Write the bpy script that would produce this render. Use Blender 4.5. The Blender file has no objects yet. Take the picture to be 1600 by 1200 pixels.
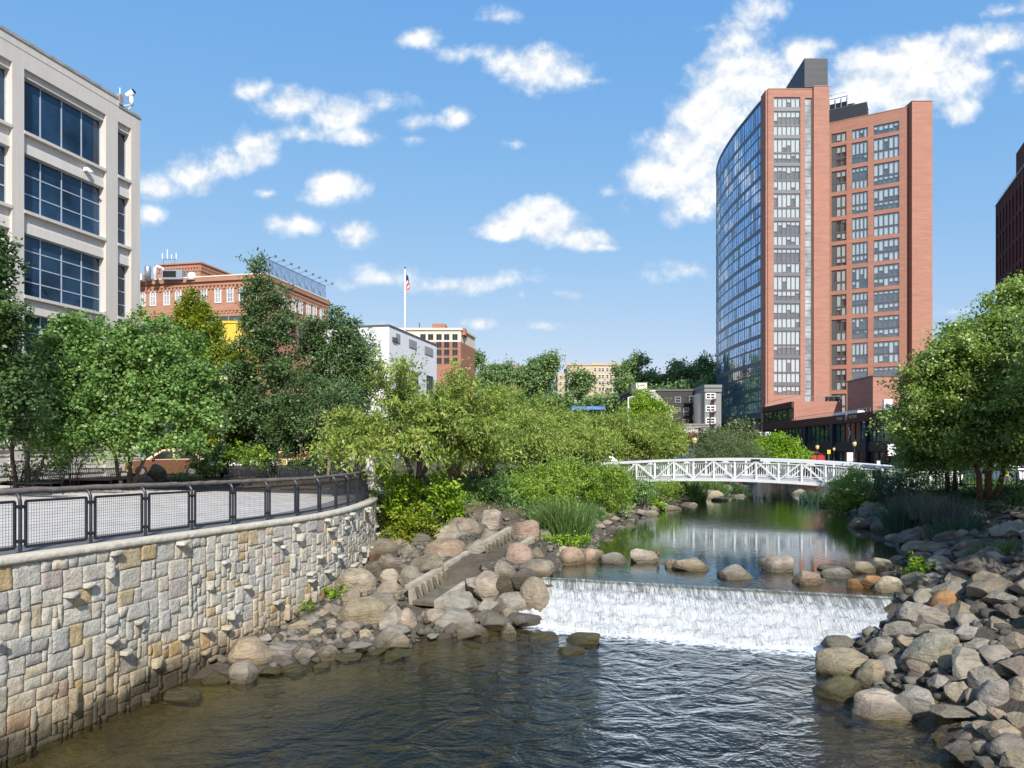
import bpy, bmesh, math, random
import numpy as np
from mathutils import Vector, Matrix
SC = bpy.context.scene
COL = SC.collection
F, HC, HY = 1150.0, 1.76, 700.0
rad = math.radians
def at_z(px, py, z):
    d = F*(HC-z)/(py-HY)
    return Vector(((px-800)/F*d, d, z))
def at_d(px, py, d):
    return Vector(((px-800)/F*d, d, HC-(py-HY)/F*d))
def zz(py, d): return HC-(py-HY)/F*d
def xx(px, d): return (px-800)/F*d
ORG = {}
def tag(o, label=None, cat=None, group=None, kind=None):
    if label: o['label'] = label
    if cat: o['category'] = cat
    if group: o['group'] = group
    if kind: o['kind'] = kind
    return o
def thing(name, label, cat, loc=(0, 0, 0), rz=0.0, group=None):
    o = bpy.data.objects.new(name, None); COL.objects.link(o)
    o.location = loc; o.rotation_euler = (0, 0, rz); o.empty_display_size = .2
    ORG[o.name] = Vector(loc)
    return tag(o, label, cat, group)
def link_mesh(name, me, parent=None, loc=(0, 0, 0)):
    o = bpy.data.objects.new(name, me); COL.objects.link(o)
    o.location = loc
    if parent is not None:
        o.parent = parent
        ORG[o.name] = ORG.get(parent.name, Vector((0, 0, 0)))
    else:
        ORG[o.name] = Vector(loc)
    return o
def np_mesh(name, V, FQ, mats, tint=None, midx=None, smooth=False, angle=None):
    """V (n,3) array, FQ (m,k) array of equal-size faces"""
    me = bpy.data.meshes.new(name)
    V = np.asarray(V, dtype=np.float32); FQ = np.asarray(FQ, dtype=np.int32)
    m, k = FQ.shape
    me.vertices.add(len(V)); me.vertices.foreach_set('co', V.ravel())
    me.loops.add(m*k); me.loops.foreach_set('vertex_index', FQ.ravel())
    me.polygons.add(m)
    me.polygons.foreach_set('loop_start', np.arange(0, m*k, k, dtype=np.int32))
    try: me.polygons.foreach_set('loop_total', np.full(m, k, dtype=np.int32))
    except Exception: pass
    for mt in mats: me.materials.append(mt)
    if midx is not None: me.polygons.foreach_set('material_index', np.asarray(midx, dtype=np.int32))
    if tint is not None:
        a = me.attributes.new('tint', 'FLOAT', 'FACE'); a.data.foreach_set('value', np.asarray(tint, dtype=np.float32))
    me.update(calc_edges=True)
    if smooth:
        me.polygons.foreach_set('use_smooth', np.ones(m, dtype=bool))
        if angle: me.set_sharp_from_angle(angle=rad(angle))
    return me
class MB:
    """collects shapes; build() links ONE mesh object"""
    def __init__(s): s.v = []; s.f = []; s.m = []; s.t = []
    def add(s, vs, fs, m=0, t=.5):
        b = len(s.v); s.v.extend([tuple(p) for p in vs])
        for f in fs:
            s.f.append([b+i for i in f]); s.m.append(m); s.t.append(t)
        return s
    def box(s, c, d, rz=0.0, m=0, t=.5, R=None):
        hx, hy, hz = d[0]/2, d[1]/2, d[2]/2
        ps = [Vector((x, y, z)) for z in (-hz, hz) for x, y in ((-hx, -hy), (hx, -hy), (hx, hy), (-hx, hy))]
        if R is None: R = Matrix.Rotation(rz, 3, 'Z')
        ps = [R @ p + Vector(c) for p in ps]
        return s.add(ps, [(0, 3, 2, 1), (4, 5, 6, 7), (0, 1, 5, 4), (1, 2, 6, 5), (2, 3, 7, 6), (3, 0, 4, 7)], m, t)
    def b2(s, p, q, m=0, t=.5):
        return s.box(((p[0]+q[0])/2, (p[1]+q[1])/2, (p[2]+q[2])/2), (abs(q[0]-p[0]), abs(q[1]-p[1]), abs(q[2]-p[2])), m=m, t=t)
    def bar(s, a, b, w, h=None, m=0, t=.5, up=(0, 0, 1)):
        a = Vector(a); b = Vector(b); h = h or w
        x = (b-a); L = x.length
        if L < 1e-6: return s
        x /= L; u = Vector(up)
        if abs(x.dot(u)) > .98: u = Vector((1, 0, 0))
        y = u.cross(x).normalized(); z = x.cross(y)
        R = Matrix((x, y, z)).transposed()
        return s.box((a+b)/2, (L, w, h), m=m, t=t, R=R)
    def tube(s, pts, r, n=6, m=0, t=.5, cap=True):
        pts = [Vector(p) for p in pts]; k = len(pts)
        if not hasattr(r, '__len__'): r = [r]*k
        base = len(s.v); prev = None
        for i, p in enumerate(pts):
            d = (pts[min(i+1, k-1)]-pts[max(i-1, 0)])
            d = d.normalized() if d.length > 1e-9 else Vector((0, 0, 1))
            if prev is None:
                u = Vector((0, 0, 1)) if abs(d.z) < .9 else Vector((1, 0, 0))
            else: u = prev
            y = d.cross(u)
            y = y.normalized() if y.length > 1e-6 else d.orthogonal().normalized()
            x = y.cross(d).normalized(); prev = x
            for j in range(n):
                a = 2*math.pi*j/n
                s.v.append(tuple(p + (x*math.cos(a)+y*math.sin(a))*r[i]))
        for i in range(k-1):
            for j in range(n):
                s.f.append([base+i*n+j, base+i*n+(j+1) % n, base+(i+1)*n+(j+1) % n, base+(i+1)*n+j]); s.m.append(m); s.t.append(t)
        if cap:
            s.f.append([base+j for j in reversed(range(n))]); s.m.append(m); s.t.append(t)
            s.f.append([base+(k-1)*n+j for j in range(n)]); s.m.append(m); s.t.append(t)
        return s
    def lathe(s, c, prof, n=12, m=0, t=.5):
        base = len(s.v); k = len(prof)
        for r, z in prof:
            for j in range(n):
                a = 2*math.pi*j/n
                s.v.append((c[0]+r*math.cos(a), c[1]+r*math.sin(a), c[2]+z))
        for i in range(k-1):
            for j in range(n):
                s.f.append([base+i*n+j, base+i*n+(j+1) % n, base+(i+1)*n+(j+1) % n, base+(i+1)*n+j]); s.m.append(m); s.t.append(t)
        s.f.append([base+j for j in reversed(range(n))]); s.m.append(m); s.t.append(t)
        s.f.append([base+(k-1)*n+j for j in range(n)]); s.m.append(m); s.t.append(t)
        return s
    def prism(s, poly, z0, z1, m=0, t=.5):
        n = len(poly)
        A = sum(poly[i][0]*poly[(i+1) % n][1]-poly[(i+1) % n][0]*poly[i][1] for i in range(n))
        if A < 0: poly = poly[::-1]
        vs = [(x, y, z0) for x, y in poly]+[(x, y, z1) for x, y in poly]
        fs = [tuple(reversed(range(n))), tuple(range(n, 2*n))]+[(i, (i+1) % n, n+(i+1) % n, n+i) for i in range(n)]
        return s.add(vs, fs, m, t)
    def mesh(s, name, mats, org=(0, 0, 0), smooth=False, angle=None):
        me = bpy.data.meshes.new(name)
        o = Vector(org)
        me.from_pydata([(x-o.x, y-o.y, z-o.z) for x, y, z in s.v], [], s.f)
        for mt in (mats if isinstance(mats, (list, tuple)) else [mats]): me.materials.append(mt)
        me.polygons.foreach_set('material_index', np.asarray(s.m, dtype=np.int32))
        a = me.attributes.new('tint', 'FLOAT', 'FACE'); a.data.foreach_set('value', np.asarray(s.t, dtype=np.float32))
        if smooth:
            me.polygons.foreach_set('use_smooth', np.ones(len(s.f), dtype=bool))
            if angle: me.set_sharp_from_angle(angle=rad(angle))
        me.update()
        return me
    def build(s, name, mats, parent=None, local=False, smooth=False, angle=None, org=None):
        if parent is not None:
            o = (0, 0, 0) if local else ORG[parent.name]
            return link_mesh(name, s.mesh(name, mats, o, smooth, angle), parent)
        if org is None:
            V = np.array(s.v); org = ((V[:, 0].min()+V[:, 0].max())/2, (V[:, 1].min()+V[:, 1].max())/2, V[:, 2].min())
        return link_mesh(name, s.mesh(name, mats, org, smooth, angle), None, org)
class Fr:
    """wall frame: l along the wall, o outward, z up"""
    def __init__(s, origin, a):
        s.o = Vector((origin[0], origin[1])); s.a = Vector(a).normalized(); s.n = Vector((s.a.y, -s.a.x))
    def flip(s): s.n = -s.n; return s
    def p(s, l, o, z):
        q = s.o+s.a*l+s.n*o; return (q.x, q.y, z)
    def l_at(s, px, o=0.0):
        k = (px-800)/F; q = s.o+s.n*o
        return (k*q.y-q.x)/(s.a.x-k*s.a.y)
    def d_at(s, px, o=0.0): return (s.o+s.a*s.l_at(px, o)+s.n*o).y
    def z_at(s, px, py, o=0.0): return zz(py, s.d_at(px, o))
    def box(s, mb, l0, l1, o0, o1, z0, z1, m=0, t=.5):
        c = [s.p(l0, o0, 0), s.p(l1, o0, 0), s.p(l1, o1, 0), s.p(l0, o1, 0)]
        return mb.prism([(x, y) for x, y, _ in c], z0, z1, m, t)
    def quad(s, mb, l0, l1, o, z0, z1, m=0, t=.5, jit=0.0):
        j = [random.uniform(-jit, jit) for _ in range(4)]
        vs = [s.p(l0, o+j[0], z0), s.p(l1, o+j[1], z0), s.p(l1, o+j[2], z1), s.p(l0, o+j[3]*.5, z1)]
        e1 = Vector(vs[1])-Vector(vs[0]); e2 = Vector(vs[3])-Vector(vs[0]); N = e1.cross(e2)
        f = (0, 1, 2, 3) if N.x*s.n.x+N.y*s.n.y > 0 else (3, 2, 1, 0)
        return mb.add(vs, [f], m, t)
def kids(o): return list(o.children)
def copy_tree(o, parent=None):
    c = o.copy(); COL.objects.link(c)
    if parent is not None: c.parent = parent
    for ch in kids(o): copy_tree(ch, c)
    return c
def text_part(name, body, size, mat, parent, loc_world, rot, depth=.02, align='CENTER', space=1.0):
    cu = bpy.data.curves.new(name, 'FONT'); cu.body = body; cu.size = size; cu.extrude = depth; cu.align_x = align; cu.align_y = 'CENTER'; cu.space_character = space
    cu.resolution_u = 3
    to = bpy.data.objects.new(name+'_tmp', cu); COL.objects.link(to)
    dg = bpy.context.evaluated_depsgraph_get()
    me = bpy.data.meshes.new_from_object(to.evaluated_get(dg)); me.name = name
    bpy.data.objects.remove(to, do_unlink=True)
    me.materials.clear(); me.materials.append(mat)
    o = link_mesh(name, me, parent); o.location = Vector(loc_world)-ORG[parent.name]; o.rotation_euler = rot
    return o
def cr(points, n=200):
    """Catmull-Rom resample by arc length -> (n,k) array, and lengths"""
    P = np.array(points, dtype=float); out = []
    Q = np.vstack([2*P[0]-P[1], P, 2*P[-1]-P[-2]])
    for i in range(1, len(Q)-2):
        for t in np.linspace(0, 1, 24, endpoint=False):
            a, b, c, d = Q[i-1], Q[i], Q[i+1], Q[i+2]
            out.append(.5*((2*b)+(-a+c)*t+(2*a-5*b+4*c-d)*t*t+(-a+3*b-3*c+d)*t**3))
    out.append(P[-1]); out = np.array(out)
    s = np.concatenate([[0], np.cumsum(np.linalg.norm(np.diff(out[:, :2], axis=0), axis=1))])
    return s, out
class Curve2:
    def __init__(s, pts): s.s, s.P = cr(pts); s.L = s.s[-1]
    def at(s, l): return np.array([np.interp(l, s.s, s.P[:, k]) for k in range(s.P.shape[1])])
    def tan(s, l):
        a = s.at(max(l-.15, 0)); b = s.at(min(l+.15, s.L)); t = (b-a)[:2]; return t/np.linalg.norm(t)
def sm(a, b, x):
    t = np.clip((np.asarray(x, dtype=float)-a)/(b-a), 0, 1); return t*t*(3-2*t)
class G:
    def __init__(s, name):
        s.mat = bpy.data.materials.new(name); s.mat.use_nodes = True; s.nt = s.mat.node_tree; s.nt.nodes.clear()
        s.out = s.nt.nodes.new('ShaderNodeOutputMaterial')
    def n(s, typ, props=None, **inp):
        nd = s.nt.nodes.new('ShaderNode'+typ)
        for k, v in (props or {}).items(): setattr(nd, k, v)
        for k, v in inp.items():
            key = k.replace('_', ' ')
            if key.startswith('i') and key[1:].isdigit(): sock = nd.inputs[int(key[1:])]
            else: sock = nd.inputs[key]
            s.put(sock, v)
        return nd
    def put(s, sock, v):
        if isinstance(v, bpy.types.NodeSocket): s.nt.links.new(v, sock)
        elif isinstance(v, bpy.types.Node): s.nt.links.new(v.outputs[0], sock)
        else:
            if sock.type == 'RGBA' and hasattr(v, '__len__') and len(v) == 3: v = (*v, 1)
            sock.default_value = v
    def math(s, op, a, b=0.0, c=0.0, clamp=False): return s.n('Math', {'operation': op, 'use_clamp': clamp}, i0=a, i1=b, i2=c).outputs[0]
    def vm(s, op, a, b=(0, 0, 0), c=(0, 0, 0)):
        nd = s.n('VectorMath', {'operation': op}); s.put(nd.inputs[0], a); s.put(nd.inputs[1], b)
        if op == 'MULTIPLY_ADD': s.put(nd.inputs[2], c)
        return nd.outputs[1] if op in ('LENGTH', 'DOT_PRODUCT', 'DISTANCE') else nd.outputs[0]
    def mix(s, f, a, b, bt='MIX'):
        nd = s.nt.nodes.new('ShaderNodeMix'); nd.data_type = 'RGBA'; nd.blend_type = bt; nd.clamp_factor = True
        s.put(nd.inputs[0], f); s.put(nd.inputs[6], a); s.put(nd.inputs[7], b); return nd.outputs[2]
    def ramp(s, f, stops, interp='LINEAR'):
        nd = s.nt.nodes.new('ShaderNodeValToRGB'); nd.color_ramp.interpolation = interp
        el = nd.color_ramp.elements
        while len(el) < len(stops): el.new(.5)
        for e, (p, c) in zip(el, stops):
            e.position = p; e.color = (*c, 1) if hasattr(c, '__len__') else (c, c, c, 1)
        s.put(nd.inputs[0], f); return nd.outputs[0]
    def noise(s, vec, scale, detail=4.0, rough=.55, dist=0.0, norm=True):
        return s.n('TexNoise', None, Vector=vec, Scale=scale, Detail=detail, Roughness=rough, Distortion=dist).outputs[0]
    def map(s, f, a, b, c=0.0, d=1.0, smooth=False):
        nd = s.nt.nodes.new('ShaderNodeMapRange'); nd.interpolation_type = 'SMOOTHSTEP' if smooth else 'LINEAR'
        s.put(nd.inputs[0], f); s.put(nd.inputs[1], a); s.put(nd.inputs[2], b); s.put(nd.inputs[3], c); s.put(nd.inputs[4], d); return nd.outputs[0]
    def bump(s, h, strength=.3, dist=.05, normal=None):
        nd = s.n('Bump', None, Height=h, Strength=strength, Distance=dist)
        if normal is not None: s.put(nd.inputs['Normal'], normal)
        return nd.outputs[0]
    def pos(s): return s.n('NewGeometry').outputs['Position']
    def obj(s): return s.n('TexCoord').outputs['Object']
    def attr(s, nm='tint'): return s.n('Attribute', {'attribute_name': nm}).outputs['Fac']
    def sep(s, v): return s.n('SeparateXYZ', None, Vector=v).outputs
    def comb(s, x, y, z): return s.n('CombineXYZ', None, X=x, Y=y, Z=z).outputs[0]
    def princ(s, base, rough=.7, metal=0.0, spec=.4, normal=None, **kw):
        nd = s.n('BsdfPrincipled'); s.put(nd.inputs['Base Color'], base); s.put(nd.inputs['Roughness'], rough); s.put(nd.inputs['Metallic'], metal)
        s.put(nd.inputs['Specular IOR Level'], spec)
        if normal is not None: s.put(nd.inputs['Normal'], normal)
        for k, v in kw.items(): s.put(nd.inputs[k.replace('_', ' ')], v)
        return nd.outputs[0]
    def schlick(s, nrm, f0, k=1.0):
        inc = s.n('NewGeometry').outputs['Incoming']
        c = s.math('ABSOLUTE', s.vm('DOT_PRODUCT', nrm, inc))
        return s.math('MULTIPLY_ADD', s.math('POWER', s.math('SUBTRACT', 1.0, c, clamp=True), 5.0), (1-f0)*k, f0, clamp=True)
    def done(s, sh): s.put(s.out.inputs['Surface'], sh); return s.mat
    def wall_uv(s):
        g = s.n('NewGeometry'); t = s.vm('CROSS_PRODUCT', (0, 0, 1), g.outputs['True Normal'])
        u = s.vm('DOT_PRODUCT', t, g.outputs['Position']); z = s.sep(g.outputs['Position'])[2]
        return s.comb(u, z, 0.0)
def dk(c, k): return tuple(min(1, x*k) for x in c)
def plain(name, c, rough=.6, metal=0.0, var=.12, scale=3.0, bump=0.0, spec=.4, bscale=30.0):
    g = G(name); p = g.pos()
    nz = g.noise(p, scale, 5)
    nz = g.map(nz, .25, .75)
    col = g.mix(nz, dk(c, 1-var), dk(c, 1+var))
    nm = None
    if bump: nm = g.bump(g.noise(p, bscale, 4), bump, .02)
    return g.done(g.princ(col, rough, metal, spec, nm))
def tinted(name, stops, rough=.8, scale=6.0, var=.2, bump=.0, bscale=20.0, bdist=.03, attr='tint'):
    g = G(name); p = g.pos()
    col = g.ramp(g.attr(attr), stops)
    nz = g.map(g.noise(p, scale, 6), .3, .7)
    col = g.mix(nz, g.mix(1.0, col, (1-var,)*3, 'MULTIPLY'), g.mix(1.0, col, (min(1, 1+var),)*3, 'MULTIPLY'))
    nm = g.bump(g.noise(p, bscale, 6, .65), bump, bdist) if bump else None
    return g.done(g.princ(col, rough, 0, .3, nm))
def brickmat(name, c1, c2, mortar, bw=.24, bh=.078, streak=.25):
    g = G(name); uv = g.wall_uv()
    b = g.n('TexBrick', {'offset': .5}, Vector=uv, Color1=c1, Color2=c2, Mortar=mortar, Scale=1.0, Mortar_Size=.008, Mortar_Smooth=.3, Bias=0.0, Brick_Width=bw, Row_Height=bh)
    n1 = g.map(g.noise(g.vm('MULTIPLY', uv, (.25, 1.6, 1)), 1.0, 6, .6), .3, .7)
    n2 = g.map(g.noise(uv, .12, 3), .35, .65)
    col = g.mix(n1, g.mix(1.0, b.outputs[0], (1-streak,)*3, 'MULTIPLY'), b.outputs[0])
    col = g.mix(g.math('MULTIPLY', n2, .25), col, dk(c2, 1.25))
    return g.done(g.princ(col, .85, 0, .2, g.bump(b.outputs[1], -.2, .01)))
def glass_opaque(name, c=(.012, .022, .035), rough=.03, spec=.7, var=.35, scale=.35):
    g = G(name); p = g.pos()
    nz = g.noise(p, scale, 3)
    col = g.mix(g.map(nz, .3, .7), dk(c, 1-var), dk(c, 1+var))
    wav = g.bump(g.noise(p, .6, 2), .05, .05)
    return g.done(g.princ(col, rough, 0, spec, wav))
def glass_clear(name, tint=(.75, .82, .85), ior=1.5):
    g = G(name)
    nm = g.bump(g.noise(g.pos(), .5, 2), .06, .05)
    fr = g.schlick(nm, .22)
    tr = g.n('BsdfTransparent', None, Color=tint).outputs[0]
    gl = g.n('BsdfGlossy', None, Color=(1, 1, 1), Roughness=.02, Normal=nm).outputs[0]
    return g.done(g.n('MixShader', None, i0=fr, i1=tr, i2=gl).outputs[0])
def leafmat(name, stops, trans=.32, rough=.4, spec=.35):
    g = G(name)
    col = g.ramp(g.attr(), stops)
    pr = g.princ(col, rough, 0, spec)
    tcol = g.mix(.5, col, g.mix(1.0, col, (1.5, 1.35, .5), 'MULTIPLY'))
    tl = g.n('BsdfTranslucent', None, Color=tcol).outputs[0]
    return g.done(g.n('MixShader', None, i0=trans, i1=pr, i2=tl).outputs[0])
MT = {}
def make_materials():
    M = MT
    M['concrete'] = plain('concrete', (.42, .4, .36), .85, var=.15, scale=1.2, bump=.25)
    for nm, c in (('pale_wall', (.6, .565, .51)), ('pale_wall2', (.66, .63, .58))):
        g = G(nm.replace('2', '_spandrel')); uv = g.wall_uv()
        st = g.map(g.noise(g.vm('MULTIPLY', uv, (2.6, .16, 1)), 1.0, 6, .65), .42, .72); bl = g.map(g.noise(uv, .55, 5), .35, .7)
        col = g.mix(g.math('MULTIPLY', st, .5), c, dk(c, .74)); col = g.mix(g.math('MULTIPLY', bl, .35), col, dk(c, .84))
        ln = g.map(g.math('ABSOLUTE', g.math('SUBTRACT', g.math('FRACT', g.math('MULTIPLY', g.sep(uv)[1], .49)), .5)), 0, .012, .8, 1.0)
        M[nm] = g.done(g.princ(g.mix(ln, dk(c, .6), col), .85, 0, .25, g.bump(g.noise(g.pos(), 30.0, 4), .15, .02)))
    M['coping_dark'] = plain('weathered_coping', (.3, .29, .27), .9, var=.35, scale=2)
    M['white'] = plain('white_paint', (.78, .78, .78), .5, var=.04)
    M['bridge_white'] = plain('bridge_paint', (.68, .69, .7), .5, var=.1, scale=1.6)
    M['bridge_grey'] = plain('bridge_deck', (.4, .4, .4), .8)
    M['dark_metal'] = plain('charcoal_metal', (.028, .031, .04), .42, .3, var=.15)
    M['black_metal'] = plain('black_metal', (.012, .013, .015), .45, .2)
    M['steel'] = plain('steel', (.4, .42, .45), .35, .7)
    M['alu'] = plain('mullion_paint', (.42, .5, .58), .4, .2)
    M['log'] = plain('weathered_rail', (.13, .115, .1), .85, var=.4, scale=5, bump=.4)
    M['asphalt'] = plain('asphalt', (.09, .09, .09), .9, var=.2)
    M['paver'] = None
    M['bark'] = plain('bark', (.1, .08, .065), .9, var=.4, scale=6, bump=.6, bscale=18)
    M['bark_light'] = plain('bark_light', (.22, .17, .12), .9, var=.4, scale=5, bump=.5, bscale=14)
    M['bark_rust'] = plain('bark_peeling', (.13, .08, .05), .9, var=.5, scale=6, bump=.6, bscale=14)
    M['brick_tower'] = brickmat('tower_brick', (.43, .205, .145), (.36, .165, .115), (.44, .32, .26))
    M['brick_shaded'] = brickmat('podium_brick_shaded', (.13, .05, .036), (.1, .04, .03), (.12, .07, .06))  # dark brown holds the shade of the river-facing podium walls
    M['brick_old'] = brickmat('old_brick', (.46, .23, .15), (.4, .19, .12), (.42, .3, .22))
    M['brick_hotel'] = brickmat('hotel_brick', (.4, .17, .11), (.34, .14, .09), (.4, .28, .22))
    M['brick_maroon'] = brickmat('maroon_brick', (.12, .04, .035), (.095, .032, .03), (.1, .06, .05))
    M['brick_tan'] = brickmat('tan_brick', (.62, .5, .33), (.56, .44, .28), (.55, .48, .38))
    M['cream'] = plain('cream_stucco', (.68, .6, .48), .85)
    M['glass_blue'] = glass_opaque('office_glass', (.012, .035, .07), .03, .5, .75, .45)
    M['glass_curtain'] = glass_opaque('curtain_glass', (.02, .05, .1), .03, .9, .5, .2)
    M['glass_dark'] = glass_opaque('dark_glass', (.015, .025, .025), .03, .6)
    M['glass_green'] = glass_opaque('green_glass', (.05, .1, .09), .05, .5)
    M['pane'] = glass_clear('window_pane')
    M['blind'] = plain('window_blind', (.76, .78, .75), .8, var=.04)
    M['room'] = plain('room_dark', (.13, .145, .16), .9, var=.5, scale=.8)
    M['frame_grey'] = plain('window_frame_grey', (.1, .105, .11), .5, .2)
    M['spandrel'] = plain('spandrel_grey', (.13, .14, .155), .5, .2)
    M['metal_panel'] = None
    g = G('ribbed_metal_panel'); uv = g.wall_uv(); w = g.n('TexWave', {'wave_type': 'BANDS', 'bands_direction': 'Y'}, Vector=uv, Scale=1.3, Distortion=.6, Detail=2).outputs[1]
    M['metal_panel'] = g.done(g.princ(g.mix(w, (.02, .023, .028), (.045, .05, .058)), .5, .3, .4, g.bump(w, .2, .05)))
    M['yellow'] = plain('yellow_paint', (.6, .43, .05), .6)
    M['white_wall'] = plain('white_cladding', (.74, .75, .76), .6, var=.05, scale=.4)
    M['grey_green'] = plain('grey_green_panel', (.5, .56, .55), .6, var=.05, scale=.4)
    M['charcoal_wall'] = brickmat('painted_charcoal_brick', (.07, .065, .065), (.06, .055, .055), (.05, .05, .05))
    M['grey_house'] = plain('grey_siding', (.22, .23, .225), .8, var=.06)
    M['maroon_cloth'] = plain('maroon_awning', (.16, .02, .03), .8)
    M['blue_panel'] = plain('blue_panel', (.08, .2, .42), .5, var=.6, scale=1.2)
    M['orange_wall'] = plain('orange_wall', (.6, .2, .07), .8)
    M['sign_green'] = plain('sign_green', (.0, .35, .25), .5)
    M['sign_yellow'] = plain('sign_yellow', (.8, .6, .02), .5)
    M['lantern'] = plain('lantern_glass', (.75, .58, .3), .3, var=.1)
    M['tyre'] = plain('tyre_rubber', (.012, .012, .012), .85)
    M['chrome'] = plain('bright_metal', (.6, .6, .62), .2, .9)
    M['car_glass'] = glass_opaque('car_glass', (.02, .03, .035), .03, .6)
    M['red'] = plain('red_lens', (.5, .02, .02), .3)
    M['duck'] = plain('duck_feather', (.2, .12, .06), .7, var=.6, scale=40)
    M['flag_red'] = plain('flag_red', (.55, .03, .05), .8); M['flag_blue'] = plain('flag_blue', (.03, .05, .2), .8)
    # rock: colour and water level come from the object itself
    g = G('rock'); oi = g.n('ObjectInfo'); ob = g.obj(); p = g.pos()
    base = oi.outputs['Color']
    rn = oi.outputs['Random']
    v = g.vm('ADD', p, g.comb(g.math('MULTIPLY', rn, 37.0), 0.0, 0.0))
    n1 = g.map(g.noise(v, 2.6, 6, .6), .3, .72); n2 = g.map(g.noise(v, 14.0, 6, .65), .28, .72)
    n3 = g.map(g.noise(g.vm('MULTIPLY', v, (1, 1, 4.5)), 1.7, 5, .6, 1.2), .45, .62)
    col = g.mix(n1, g.mix(1.0, base, (.6, .59, .58), 'MULTIPLY'), g.mix(1.0, base, (1.22, 1.18, 1.1), 'MULTIPLY'))
    col = g.mix(g.math('MULTIPLY', n3, .25), col, g.mix(1.0, base, (1.3, 1.1, .85), 'MULTIPLY'))
    col = g.mix(g.math('MULTIPLY', n2, .5), col, g.mix(1.0, col, (.5, .5, .52), 'MULTIPLY'))
    vo = g.n('TexVoronoi', {'feature': 'DISTANCE_TO_EDGE'}, Vector=g.vm('MULTIPLY', v, (1, 1, 1.6)), Scale=2.3, Randomness=1.0).outputs[0]
    crk = g.map(vo, .0, .018, 1.0, 0.0)
    z = g.sep(p)[2]; wl = oi.outputs['Alpha']
    hgt = g.math('SUBTRACT', z, g.math('MULTIPLY', wl, -10.0))
    wet = g.map(g.math('ADD', hgt, g.math('MULTIPLY', g.math('SUBTRACT', n2, .5), .1)), .1, .3, 1.0, 0.0)
    col = g.mix(g.math('MULTIPLY', wet, .78), col, g.mix(1.0, g.mix(.5, base, (.12, .1, .045)), (.32, .29, .22), 'MULTIPLY'))
    rgh = g.map(wet, 0, 1, .88, .4)
    hh = g.math('ADD', g.math('ADD', g.noise(v, 5.0, 10, .72), g.math('MULTIPLY', n3, .25)), g.math('MULTIPLY', crk, -.06))
    M['rock'] = g.done(g.princ(col, rgh, 0, .3, g.bump(hh, .9, .14)))
    # masonry
    g = G('ashlar_stone'); p = g.pos()
    col = g.ramp(g.attr(), [(0, (.47, .465, .43)), (.25, (.55, .53, .47)), (.45, (.58, .54, .46)), (.62, (.53, .47, .37)), (.75, (.54, .42, .23)), (.84, (.48, .38, .24)), (.91, (.5, .41, .37)), (1, (.4, .39, .36))])
    n1 = g.map(g.noise(p, 3.0, 6, .6), .3, .7); n2 = g.map(g.noise(p, 16.0, 6, .65), .3, .7)
    col = g.mix(n1, g.mix(1.0, col, (.82, .8, .77), 'MULTIPLY'), g.mix(1.0, col, (1.1, 1.09, 1.06), 'MULTIPLY'))
    col = g.mix(g.math('MULTIPLY', g.map(n2, .6, 1), .35), col, g.mix(1.0, col, (.55, .52, .48), 'MULTIPLY'))
    z = g.sep(p)[2]
    st = g.math('ADD', z, g.math('MULTIPLY', g.math('SUBTRACT', g.noise(p, 1.3, 4), .5), 1.2))
    s1 = g.map(st, -2.85, -1.75, 1.0, 0.0, True); s2 = g.map(st, -3.05, -2.6, 1.0, 0.0, True)
    col = g.mix(g.math('MULTIPLY', s1, .75), col, g.mix(1.0, col, (.72, .56, .36), 'MULTIPLY'))
    col = g.mix(g.math('MULTIPLY', s2, .85), col, (.035, .03, .018))
    hh = g.math('ADD', g.noise(p, 20.0, 8, .7), g.math('MULTIPLY', g.noise(p, 7.0, 4, .6), 1.3))
    M['ashlar'] = g.done(g.princ(col, .9, 0, .2, g.bump(hh, .9, .06)))
    M['mortar'] = plain('mortar', (.34, .31, .26), .95, var=.3, scale=4)
    M['coping'] = plain('coping_stone', (.5, .46, .37), .9, var=.2, scale=5, bump=.8, bscale=14)
    # pavers
    g = G('promenade_paving'); p = g.pos()
    b = g.n('TexBrick', {'offset': .5}, Vector=p, Color1=(.64, .6, .55), Color2=(.58, .55, .5), Mortar=(.28, .26, .24), Scale=1.0, Mortar_Size=.012, Brick_Width=.6, Row_Height=.6)
    col = g.mix(g.map(g.noise(p, .7, 5), .3, .7), b.outputs[0], g.mix(1.0, b.outputs[0], (.85, .84, .83), 'MULTIPLY'))
    M['paver'] = g.done(g.princ(col, .85, 0, .25))
    g = G('promenade_border_brick'); p = g.pos()
    b = g.n('TexBrick', {'offset': .5}, Vector=p, Color1=(.2, .19, .2), Color2=(.25, .235, .23), Mortar=(.14, .13, .13), Scale=1.0, Mortar_Size=.01, Brick_Width=.22, Row_Height=.11)
    M['paver_dark'] = g.done(g.princ(b.outputs[0], .85, 0, .25))
    # ground
    g = G('earth_and_riverbed'); p = g.pos(); s = g.sep(p)
    n1 = g.map(g.noise(p, .9, 6, .6), .3, .7); n2 = g.noise(p, 7.0, 6, .65)
    soil = g.mix(n1, (.07, .055, .04), (.15, .125, .095))
    grassy = g.mix(g.map(n2, .3, .7), (.03, .06, .015), (.08, .12, .03))
    far = g.map(s[1], 38.0, 60.0, 0.0, .55)
    col = g.mix(g.math('MULTIPLY', far, g.map(g.noise(p, .25, 4), .4, .6)), soil, grassy)
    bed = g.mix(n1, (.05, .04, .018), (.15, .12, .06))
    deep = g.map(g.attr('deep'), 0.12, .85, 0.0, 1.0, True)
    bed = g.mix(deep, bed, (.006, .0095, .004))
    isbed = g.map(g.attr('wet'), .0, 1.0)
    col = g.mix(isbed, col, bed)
    M['earth'] = g.done(g.princ(col, .9, 0, .2, g.bump(n2, .9, .12)))
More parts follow.
